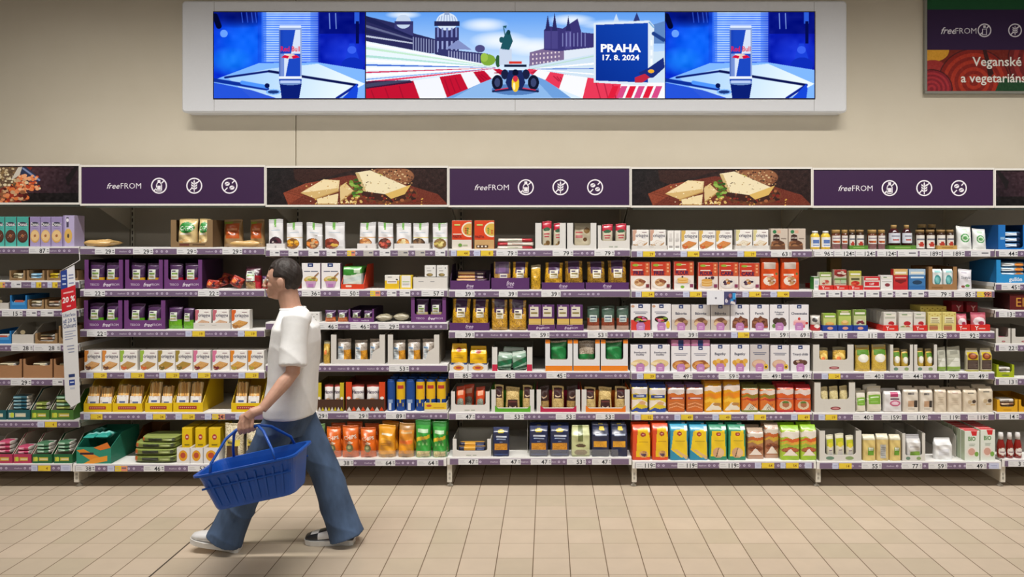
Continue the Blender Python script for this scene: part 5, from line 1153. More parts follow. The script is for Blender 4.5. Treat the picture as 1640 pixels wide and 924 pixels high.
pack('ytray', 'tray', 'breadstick_tray', 'yellow trays', 'yellow open tray of breadstick packets', 'tray', 'e8c216', [r(.18, .1, .8, .2, 'a8322c')], .34, front=.30, inner='d8b414', back=.98)
P['ytray']['sh'] = [r(.18, .09, .8, .20, 'a8322c'), *[r(.22 + .07 * i, .125, .26 + .07 * i, .165, 'd89a88') for i in range(8)]]
pack('stick', 'sticks', 'breadstick_packet', 'breadstick packets', 'clear packet of thin breadsticks', 'packet', 'd9a04e', [], .05)
pack('stick_d', 'sticks', 'breadstick_packet', 'breadstick packets', 'tall clear packet of thin breadsticks', 'packet', 'd9a04e', [], .05, lz=.5)
pack('teal_box', 'tray', 'display_box', 'teal box', 'teal and orange box heaped with snack bags', 'box', '2c8a72', [p([(.0, .5), (.2, .55), (.5, .35), (.9, .1), (.5, .05), (.2, .3)], 'e08a2c'), p([(.2, .0), (.5, .2), (.9, .3), (.9, .1), (.5, .0)], 'e89a34'), r(.1, .34, .5, .42, '3a2430'), p([(.5, .6), (.9, .8), (1, .6), (.7, .5)], 'd8782c')], .36, front=.62, inner='237a64', sidec='2a7a62', back=1.0)
pack('teal_bag', 'bag', 'snack_bag', 'teal bags', 'shiny teal snack bag lying in the teal box', 'bag', '2f9c90', [p([(0, .2), (1, .5), (1, .7), (0, .5)], '8ad0c8'), r(.3, .7, .8, .9, '1f6a62')], .04, style='pillow', wr=.12)
pack('ora_box', 'tray', 'display_box', 'orange box', 'orange open box at the back of the base', 'box', 'b8742c', [r(.2, .2, .8, .4, '8a4a1c'), e(.5, .3, .1, .06, 'd0a04a')], .2, front=.5, inner='7a4a1c', back=1.0)
pack('olive_bag', 'bag', 'chip_pack', 'olive packs', 'flat olive green snack pack', 'pack', '6f7d3a', [r(.2, .3, .6, .7, '2f3424'), r(.02, .2, .12, .8, 'b8602c'), r(.7, .2, .9, .8, '8a9a50'), n(0, 0, 1, .2, '5a682c', '87944a')], .035, style='gable', wr=.08)
pack('yel_bot', 'box', 'yellow_carton', 'yellow boxes', 'tall yellow box with red mark', 'box', 'eac414', [e(.5, .72, .2, .09, 'b8443a'), r(.4, .7, .6, .74, 'f0dcd0'), r(.25, .46, .75, .50, '8a7a20'), p([(.1, .0), (.9, .0), (.9, .16), (.5, .3), (.1, .2)], 'e0cfae'), p([(0, 0), (.3, 0), (.1, .2), (0, .22)], '2c4a94')], .1, topc='b8980f', sidec='c8a812')
pack('yel_tray', 'tray', 'display_tray', 'white trays', 'white tray with orange mark under yellow box', 'tray', 'e2e0de', [e(.48, .5, .34, .34, 'e0a028'), e(.48, .52, .2, .18, 'b84c34')], .3, front=1.0)
# bars and cardboard on the far left bay
pack('ctray', 'tray', 'cardboard_tray', 'cardboard trays', 'small brown cardboard tray of bars', 'tray', '9a7c58', [r(.12, .06, .5, .14, '84684a')], .22, post=.10, front=.24, inner='8a6c4a', mat=M_CORR)
pack('ctray_b', 'tray', 'cardboard_tray', 'cardboard trays', 'big brown cardboard tray with cut-out front', 'tray', 'a87c58', [], .3, post=.07, front=.66, inner='8a6244', mat=M_CORR)
pack('btray', 'tray', 'display_tray', 'blue trays', 'bright blue open tray of bars', 'tray', '2f7fc0', [r(.1, .3, .9, .5, '4a9ad8'), r(.3, .5, .8, .66, 'b85a4a')], .24, post=.08, front=.5, inner='246aa4')
pack('wtray', 'tray', 'display_tray', 'white trays', 'plain white open tray, nearly empty', 'tray', 'cfcac2', [e(.5, .62, .12, .12, 'a89a7a')], .24, post=0, front=.5, inner='a8a296', back=1.0)
def bartray(c, m): return [r(.05, .08, .28, .25, m), e(.2, .17, .09, .09, 'c8d84a'), r(.34, .1, .82, .24, m), r(.4, .14, .8, .19, 'e8dcb8')]
for k, nm, c, m_, ic in (('bt_teal', 'dark teal', '1f5a60', 'c8ccb8', '8a8070'), ('bt_olive', 'lime and green', '4a7a34', 'c0b43c', '8a8460'), ('bt_green', 'green', '24663c', 'c8b848', '8a8470'), ('bt_pink', 'pink', 'b83a5c', 'd8b048', '8a7468')):
    pack(k, 'tray', 'bar_tray', f'{nm} trays', f'{nm} tray of snack bars, white rim', 'tray', c, bartray(c, m_), .34, post=0, front=.36, inner='b8b0a0', sidec=c, back=1.0)
def bar(key, nm, c, c2): pack(key, 'bag', 'snack_bar', 'snack bars', nm, 'bar', c, [r(.1, .2, .6, .8, c2), r(.9, 0, 1, 1, 'c8c4bc')], .02, style='gable', wr=.08)
for a in (('bar_c', 'cream wrapped snack bar', 'd8cfb0', '8a7a5a'), ('bar_b', 'pale blue wrapped snack bar', '7ab0d0', 'b8d8e8'), ('bar_y', 'yellow wrapped snack bar', 'd9c02c', 'a88a1c'), ('bar_t', 'dark teal wrapped snack bar', '2a5a6a', '8ab0b8'), ('bar_g', 'green wrapped snack bar', '4a7a5a', 'a8c8b0'), ('bar_o', 'olive wrapped snack bar', '7a8a3c', 'c0c878'), ('bar_p', 'pink wrapped snack bar', 'c0486c', 'e0a0b0'), ('bar_r', 'brown wrapped snack bar', '8a6248', 'c8b090'), ('bar_k', 'dark wrapped snack bar', '4a4436', '7a6a4a'), ('bar_w', 'white wrapped snack bar', 'd8d4cc', '9a9088')): bar(*a)
# honey shelf and the rest of that bay
HP = [(.86, 0), (.98, .03), (1, .1), (1, .66), (.92, .78), (.62, .86), (.60, .9)]
def hp(c, c2): return [(q, z, c if z < .6 else c2) for q, z in HP]
pack('mustard', 'jar', 'honey_bottle', 'honey bottles', 'small yellow honey bottle, white cap', 'bottle', 'd8b42c', [t('', .5, .5, .1, 'ffffff'), r(.2, .4, .8, .7, '5a78b8'), r(.25, .15, .75, .3, '8aa0cc')], .05, prof=hp('d9b024', 'e0c040'), cap=[(.62, .88), (.60, .99), (.5, 1)], capc='e0e0e4', lab=(.12, .66, 'ecebe8', 1.01))
pack('jar_h', 'jar', 'honey_jar', 'jars', 'amber jar, gold lid, white label', 'jar', '6a3418', [r(.1, .6, .9, .8, '8a7a8a'), e(.3, .28, .2, .14, 'a84a2c'), e(.6, .28, .2, .14, 'c06a3c')], .06, prof=[(.9, 0, '8a6a6a'), (1, .04, '8a6264'), (1, .26, '6a3418'), (1, .74, '5a2c14'), (.86, .82, '5a2c14')], cap=[(.92, .83), (.92, .98), (.88, 1)], capc='b8955a', lab=(.28, .70, 'e4ded8', 1.01))
pack('jar_d', 'jar', 'honey_jar', 'jars', 'dark jar, gold lid, cream label', 'jar', '3a2014', [e(.5, .3, .3, .16, 'b83a2c'), r(.1, .66, .9, .8, '7a7a84')], .06, prof=[(.9, 0, '3a2014'), (1, .04, '3a2014'), (1, .8, '2c1810'), (.88, .86, '2c1810')], cap=[(.95, .86), (.95, .98), (.9, 1)], capc='a8885a', lab=(.05, .72, 'e8e2da', 1.01))
pack('bot_r', 'jar', 'syrup_bottle', 'round bottles', 'round dark red bottle, oval white label', 'bottle', '4a1820', [e(.5, .3, .24, .1, 'b84a3c'), r(.2, .6, .8, .72, '8a8a9a')], .09, prof=[(.7, 0, '4a1820'), (.86, .05, '4a1820'), (1, .4, '3a1218'), (.98, .62, '3a1218'), (.6, .80, '4a1820'), (.42, .84, '4a1820')], cap=[(.44, .84), (.46, .98), (.4, 1)], capc='b0905a', lab=(.24, .66, 'd8dce6', 1.0))
pack('lid2', 'jar', 'honey_jar', 'jars', 'jar with gold lid behind the front row', 'jar', '2a1810', [], .06, prof=[(.9, 0, '2a1810'), (1, .04, '2a1810'), (1, .84, '2a1810')], cap=[(.95, .86), (.95, .98), (.9, 1)], capc='c0a06a')
pack('gtray', 'tray', 'display_tray', 'green trays', 'low green tray around jars', 'tray', '5a8a34', [r(.2, .3, .8, .6, '8ab05a')], .22, front=1.0)
pack('ttray', 'tray', 'display_tray', 'tan tray', 'low tan tray around jars', 'tray', 'c09a54', [r(.2, .3, .8, .6, 'a07a3c')], .22, front=1.0)
pack('wbag_g', 'bag', 'sugar_bag', 'white bags', 'white bag with round green mark', 'bag', 'e4e6e4', [e(.5, .5, .3, .2, '3f9a4a'), e(.5, .5, .23, .15, 'dcebd8'), e(.5, .5, .16, .09, '6ab06a'), r(.3, .78, .7, .9, 'b8d0b8')], .06, style='sack')
def yeast(key, nm, top, mid, food, low): pack(key, 'box', 'baking_sachet', 'sachets', nm, 'sachet', top, [r(0, .72, 1, 1, mid), r(.1, .78, .9, .88, 'e8e4d4'), *food, r(0, 0, 1, .2, low)], .05, topc=mid)
yeast('ys1', 'pale green sachet box with berries', 'd4d6bc', '8aa050', blob(.5, .42, .36, .16, ['d9c8b0', 'c87a5a', 'b84a44', 'e0d4c0'], 8, 20, .4), 'c8bca0')
yeast('ys2', 'dark red sachet box with berries', 'c8b8a8', 'a8302c', [*blob(.5, .8, .46, .16, ['8a2c28', 'd8c8b8', 'c04a40', '6a2020'], 10, 21, .35), r(.05, .3, .45, .6, 'b8c498'), r(.52, .3, .95, .6, 'a8c0a0'), r(0, .48, 1, .56, '6a8a4a')], '7a9a5a')
yeast('ys3', 'yellow green sachet box with cherries', 'c8c08a', 'b0b03c', [r(.15, .5, .85, .62, '5a5a3c'), *blob(.5, .34, .36, .12, ['c83a2c', 'e05a3c', 'a82c24'], 6, 22, .4)], 'c83a2c')
pack('ytr', 'tray', 'display_tray', 'red trays', 'low red tray holding sachets', 'tray', 'd42c24', [t('Y', .3, .5, .6, 'f4ece8', b=.03), r(.4, .3, .75, .5, 'e8b0a8')], .28, front=1.0)
yeast('rp', 'red and white sachet box', 'e0dad4', 'c8242c', [r(.05, .3, .95, .6, 'c8242c'), t('1.07', .5, .45, .16, 'f4ece8', b=.02, w=.6), r(.05, .66, .95, .70, 'e0b8b0')], 'c8242c')
yeast('wp', 'white sachet box with dark red fruit', 'e6e4e2', 'd8d6d4', [e(.55, .34, .22, .12, '8a3a44'), r(.2, .84, .5, .9, '6a8a6a'), r(.1, .56, .9, .6, 'b8b4b0')], 'e0dedb')
yeast('rb', 'red sachet packet with yellow top', 'c02c2c', 'd0b070', [r(.05, .5, .95, .7, 'b82428'), r(.1, .56, .9, .62, 'e0a098'), p([(.1, .42), (.5, .3), (.9, .42), (.9, .5), (.1, .5)], '7a1c20')], 'b8242c')
yeast('bb', 'blue sachet packet with white top', '3f78b0', 'a8c0d4', [r(.05, .5, .95, .7, '3f78b0'), r(.1, .56, .9, .64, 'd0e0ec'), e(.5, .36, .3, .1, '24405c')], '2f68a4')
pack('brown_c', 'tray', 'cardboard_carton', 'brown carton', 'brown carton tray with two white bags', 'carton', 'a07850', [r(.1, .06, .5, .14, '8a6640')], .26, post=.13, front=.24, inner='84603c', mat=M_CORR)
pack('tealbag', 'bag', 'sugar_bag', 'white bags', 'white bag with round teal mark', 'bag', 'dfe6e6', [e(.5, .45, .32, .26, '4a9a9c'), e(.5, .45, .22, .16, '7ac0c0'), r(.2, .82, .8, .92, '8ac4c4')], .05, style='flour')
pack('whbag', 'bag', 'snack_bag', 'white bag', 'white bag with grey script and leaf', 'bag', 'dedbe0', [t('Stévia', .5, .6, .14, '5a5a6a', i=.2, w=.8), e(.6, .2, .16, .07, '5a9a4a'), e(.3, .16, .12, .06, '8a4a44'), r(.2, .8, .6, .86, 'b8b0c0')], .05, style='sack')
pack('lowgrn', 'box', 'baking_sachet', 'white box', 'white and green narrow box', 'box', 'e2e4e0', [r(0, .86, 1, 1, '7a9a6a'), r(.2, .4, .8, .7, 'c0ccd4'), r(.2, .2, .8, .24, '8a9ab0')], .08, sidec='3f8a3c')
pack('oldbox', 'box', 'tall_carton', 'tall box', 'dull yellow box standing far back', 'box', '8a7c4a', [r(.1, .3, .9, .5, '6a5c34')], .08)
pack('rwbag', 'bag', 'snack_bag', 'small bag', 'small red and silver bag', 'bag', 'b8b0a8', [r(0, 0, 1, .4, 'b82c30'), e(.4, .7, .26, .14, '3a3434'), e(.6, .3, .3, .12, 'ece4dc')], .05, style='sack')
yeast('sg1', 'pale green sachet with bun', 'c4ca78', '8aae3c', [e(.5, .36, .36, .14, 'd9a04a'), e(.5, .42, .28, .08, 'e8b868')], 'd0c890')
yeast('sg2', 'taller green sachet with bun', 'b8c868', '7a9a34', [e(.5, .38, .32, .12, 'd9ae5a'), e(.5, .44, .22, .07, 'e8c888'), r(.2, .9, .8, .96, 'd8c8a0')], 'c8c088')
yeast('sg3', 'green sachet with dark berries', 'c0c890', '6a8a34', blob(.5, .4, .34, .14, ['d8d4c0', '6a2430', '8a3440', 'c8b8a0'], 8, 23, .4), 'b8bc88')
pack('blu_tr', 'tray', 'display_tray', 'blue trays', 'dark blue tray edge under a sachet', 'tray', '1f3f94', [e(.5, .5, .2, .26, 'd89a8a')], .28, front=1.0)
yeast('yp', 'white sachet with red cherries, red foot', 'dcd8d0', 'd4d0c8', [e(.6, .38, .24, .12, 'b82830'), e(.5, .22, .3, .1, 'e8d0c8'), r(.2, .86, .6, .9, '7a9a6a'), r(.1, .68, .9, .71, '9aae8a')], 'd42c24')
yeast('yn', 'white sachet with cherry cake', 'dcd8d0', 'd4d0c8', [e(.6, .4, .26, .12, 'b82830'), *blob(.5, .18, .36, .12, ['d8c090', '6a8a3c', 'b8483c'], 6, 24, .4), r(.2, .86, .6, .9, '7a9a6a')], 'd0ccb8')
pack('ybx', 'box', 'yellow_patterned_box', 'yellow boxes', 'pale yellow patterned box', 'box', 'd8ca7c', [*[e(.1 + .2 * i, .9 - .07 * (i % 2), .05, .03, 'b8963c') for i in range(5)], r(.15, .42, .85, .76, 'e4dcb0'), r(.25, .64, .7, .68, '7a4a3a'), *lines(.22, .8, .56, 3, 'a89a6a', .05, .02), r(.08, .06, .7, .26, 'b06a4a'), r(.08, .3, .7, .34, 'c0a05a')], .07, topc='c0ae60')
pack('ybx_lie', 'box', 'yellow_patterned_box', 'yellow boxes', 'yellow patterned box lying on top', 'box', 'c9b85c', [*[e(.06 + .1 * i, .6 - .3 * (i % 2), .03, .12, '8a7434') for i in range(10)]], .16)
pack('redbox_t', 'box', 'red_carton', 'red box', 'dark red box stacked at the back', 'box', 'a02430', [t('Y', .6, .4, .5, 'e0b8b0', b=.03), r(0, .7, 1, 1, '7a1c28')], .12)
pack('pinkb', 'bag', 'sweet_bag', 'pink bags', 'pink sugar bag with white middle', 'bag', 'c8707c', [e(.5, .5, .4, .26, 'e6d8dc'), e(.6, .42, .2, .12, 'b03a54'), r(0, .86, 1, 1, 'a8485c'), r(0, 0, 1, .2, 'c83a44')], .05, style='sack')
# bottom right: starch, semolina, bio boxes
pack('cakebag', 'bag', 'cake_bag', 'yellow rolls', 'clear bag of small yellow cakes', 'bag', 'cda440', [n(0, 0, 1, 1, 'd8ae48', '9a7a34'), e(.5, .6, .36, .16, 'e8c870'), e(.4, .5, .2, .1, 'e07a3c'), r(0, .86, 1, 1, '8a8468')], .05, style='sack', wr=.1)
pack('yelgreen', 'bag', 'corn_bag', 'yellow bags', 'yellow corn bag with green and white label', 'bag', 'd4b458', [n(0, 0, 1, .4, 'd8b850', 'c09c3c'), r(.1, .62, .9, .82, '5a8a2c'), e(.5, .5, .36, .16, 'e8e6da'), r(.1, .9, .9, 1, 'b8ac84')], .06, style='sack')
pack('palecorn', 'bag', 'corn_bag', 'pale yellow bags', 'pale yellow bag with green label', 'bag', 'd8c078', [r(0, .8, 1, 1, 'cfc8ae'), ('L', .38, .22, .84, .52, '6a9a34', [r(.1, .6, .9, .7, 'd8e4c0'), r(.1, .75, .9, 1, 'dfe4d4')])], .06, style='flour', wr=.06)
pack('palecorn2', 'bag', 'corn_bag', 'pale yellow bags', 'pale yellow bag with silver label', 'bag', 'd4bc7c', [r(0, .8, 1, 1, 'cfc8ae'), ('L', .3, .1, .74, .62, 'b8b8b4', [*lines(.1, .9, .8, 5, '8a8a88', .14, .04)])], .06, style='flour', wr=.06)
pack('greyleaf', 'bag', 'starch_bag', 'grey green bags', 'grey bag with leaf green foot', 'bag', 'b8b8a8', [r(0, 0, 1, .2, '8aa84a'), p([(0, .2), (.6, .55), (1, .5), (1, .2)], 'd8d8cc'), r(.2, .7, .8, .84, '9a9a8c'), *lines(.2, .8, .4, 3, 'a8a898')], .05, style='pouch')
pack('choc', 'bag', 'cocoa_bag', 'cocoa packs', 'clear pack with brown cocoa picture', 'bag', 'b0a890', [r(.08, .45, .92, .82, 'c8b020'), e(.5, .66, .36, .14, '7a3a20'), e(.5, .66, .2, .08, 'b8683c'), r(.1, .1, .9, .5, '4a3a34'), *lines(.15, .85, .42, 5, '7a6a60', .06, .02), r(0, 0, 1, .06, 'a8a440')], .05, style='gable')
pack('wgreen', 'bag', 'flour_bag', 'white bags', 'white flour bag with green panel', 'bag', 'd8d0bc', [r(.1, .3, .9, .68, '7aa83c'), r(.2, .56, .8, .6, 'e0ecd0'), r(.1, .74, .9, .9, 'e2ddd0'), *lines(.2, .8, .46, 2, 'a8c880', .06)], .06, style='pouch', side='cfc8b4')
pack('wpink', 'bag', 'flour_bag', 'white bag', 'white flour bag with pink marks', 'bag', 'dedbdb', [r(.36, .72, .78, .92, 'b83a6a'), e(.62, .42, .3, .14, 'c05a7c'), e(.62, .42, .22, .08, 'e0c0cc'), r(.36, .58, .84, .66, '6a4a58'), r(0, 0, 1, .06, 'c0b8b4')], .06, style='flour', wr=.05)
pack('wflour', 'bag', 'flour_bag', 'cream bags', 'cream flour bag with tan window', 'bag', 'd9cfc0', [r(.3, .24, .7, .48, 'c09a7a'), r(.72, .22, .9, .5, '3a3430'), r(.3, .74, .7, .82, '8a8480'), e(.42, .78, .1, .04, '6a6460'), *lines(.3, .8, .16, 2, 'b0a698')], .06, style='flour', side='cfc4b2')
pack('cflour', 'bag', 'flour_bag', 'cream bags', 'plain cream flour bag with grey lines', 'bag', 'd8cab4', [*lines(.25, .75, .62, 6, 'b8a890', .07), r(.3, .8, .7, .88, 'c0a898')], .06, style='flour', side='cdbfa6')
pack('gflour', 'bag', 'flour_bag', 'cream bags', 'cream flour bag with grain emblem', 'bag', 'd9cbb4', [e(.44, .44, .16, .08, 'bfa884'), e(.76, .46, .13, .08, '4a3a30'), r(.3, .78, .74, .84, '8a8478'), r(.5, .28, .86, .34, 'c0a070')], .06, style='flour', side='cdbfa6')
pack('bio', 'box', 'organic_carton', 'white and green cartons', 'white and green box with red corner', 'box', 'dfe4da', [p([(.5, .84), (.8, .84), (.84, 1), (.4, 1)], 'd02c30'), t('BIO', .48, .74, .14, '5a8a4a', b=.03, w=.5), e(.46, .3, .34, .17, 'e8ddd4'), e(.46, .3, .24, .12, 'd0a090'), e(.8, .22, .14, .08, '7aa84a'), *lines(.3, .7, .56, 2, '8a9a8a', .05)], .05, topc='c8343a', sidec='b8c4a8')
pack('silverbag', 'bag', 'snack_bag', 'white bag', 'plain shiny white bag', 'bag', 'e0e0e0', [r(.2, .2, .8, .5, 'd0d0d4'), *lines(.25, .75, .44, 3, 'b8b8bc', .08)], .07, style='gable', wr=.1)
pack('greenwhite', 'bag', 'snack_bag', 'white bag', 'white bag with green label in a case', 'bag', 'd8d6d4', [r(.25, .12, .9, .34, '7aa03c'), r(.2, .5, .8, .56, 'b8b4b4'), r(0, .85, 1, 1, 'a8a6a8')], .06, style='gable', wr=.1)
pack('limepk', 'bag', 'snack_pack', 'lime packs', 'lime and white narrow snack pack', 'bag', 'd8d4bc', [r(.05, .55, .95, .82, 'b8bc2c'), e(.5, .6, .3, .1, 'd8c83c'), r(.2, .1, .8, .34, 'c8c4c0'), r(.3, .36, .7, .4, '8a7a8a')], .04, style='sack')
pack('veggreen', 'bag', 'snack_pack', 'green packs', 'cream snack pack with dark green label', 'bag', 'd0c08c', [r(.05, .16, .95, .44, '3a5a38'), n(0, .44, 1, .8, 'd8ca98', 'b8a468'), r(.2, .26, .8, .32, 'b8c8a8')], .05, style='sack')
# far right bay
pack('blu_case', 'tray', 'biscuit_case', 'blue cases', 'bright blue case of biscuit packs', 'case', '1f72c0', [r(.06, .4, .2, .5, '8ab8e0')], .34, post=.22, front=.06, inner='123e70', sidec='1a5aa0')
pack('oreo', 'bag', 'biscuit_pack', 'biscuit packs', 'blue and white pack in its case', 'pack', '3f88c8', [r(.1, .2, .7, .8, 'd8e4f0'), r(.7, .2, 1, .9, '24304c')], .03, style='pillow')
pack('gull_case', 'tray', 'biscuit_case', 'blue cases', 'bright blue biscuit case with white lettering', 'case', '2a8fd0', [t('gullón', .55, .16, .17, 'e8f2fa', b=.02, w=.5)], .34, post=.12, front=.36, inner='1a5a94', sidec='1f6ea8')
pack('gull', 'bag', 'biscuit_pack', 'biscuit packs', 'blue pack with orange biscuits', 'pack', '8ab8d8', [r(.05, .2, .5, .8, 'e4e8ea'), e(.72, .5, .2, .4, 'd98a3c')], .03, style='pillow')
pack('ela', 'box', 'red_carton', 'dark red box', 'dark red carton with gold lettering', 'box', '5a1616', [t('Ela', .5, .5, .6, 'c8903c', w=.7)], .2, sidec='3a0f10')
pack('lime_tr', 'tray', 'bar_tray', 'lime tray', 'lime green tray of white bars', 'tray', 'a8b81c', [e(.5, .16, .22, .08, '7a8a3c')], .3, post=.12, front=.4, inner='8a9618')
pack('yel_tr', 'tray', 'bar_tray', 'yellow trays', 'deep yellow tray of pale bars', 'tray', 'e0a820', [r(.3, .12, .7, .2, 'c08418')], .3, post=.12, front=.42, inner='b88818')
pack('ketch', 'jar', 'ketchup_bottle', 'ketchup bottles', 'red ketchup bottle with white cap', 'bottle', '8a1c14', [e(.5, .5, .46, .46, 'e6dcd4'), r(.2, .4, .8, .56, '8a6a74')], .06, prof=[(.82, 0, '7a1810'), (.95, .04, '8a1c14'), (.95, .5, '8a1c14'), (.6, .7, '7a1810'), (.5, .76, '7a1810')], cap=[(.6, .74), (.6, .93), (.52, .95), (.52, 1)], capc='e4e0de', lab=(.12, .42, '8a1c14', .965))
pack('sauce', 'jar', 'sauce_bottle', 'dark bottles', 'dark sauce bottle with red cap', 'bottle', '241a16', [r(.2, .4, .8, .7, '6a5a4a')], .05, prof=[(.9, 0, '241a16'), (1, .04, '2c201a'), (1, .5, '241a16'), (.7, .68, '1c1410'), (.4, .78, '1c1410'), (.38, .86, '1c1410')], cap=[(.5, .84), (.5, .98), (.42, 1)], capc='b82430', lab=(.15, .4, '4a3a30', 1.01))
pack('brownie', 'box', 'brownie_box', 'brownie boxes', 'white and brown brownie box', 'box', 'cdbfb0', [e(.22, .85, .11, .09, '2f7a4a'), r(.36, .78, .58, .92, 'd8a890'), p([(.12, .42), (.14, .68), (.3, .74), (.5, .68), (.52, .44)], '3a1f1a'), t('LOW CARB', .32, .56, .09, 'e6d8cc', b=.02, w=.34), *blob(.42, .22, .42, .22, ['6a4430', '8a5a3c', '5a3826', 'a0704a'], 9, 25, .4), r(.6, .52, .9, .56, 'a89a90'), r(.0, .0, .84, .16, '6a4632')], .06, topc='b8aa9c')

for k_, d_ in (('olive_bag', .2), ('spag_pk', .06), ('spag_n', .06), ('rice_long', .1), ('rice_long2', .1), ('oreo', .14), ('gull', .14), *((k2, .10) for k2 in list(P) if k2.startswith('bar_'))):
    P[k_].update(style='brick', d=d_, wr=.018)
P['olive_bag']['sh'] = [n(0, 0, 1, 1, '6f7d3a', '7c8a44'), r(.02, .15, .12, .85, 'b8602c'), r(.24, .25, .62, .75, '2c3222'), r(.66, .4, .84, .6, 'a0aa70'), e(.92, .5, .04, .3, '3a4228'), r(0, .86, 1, 1, '94a058')]
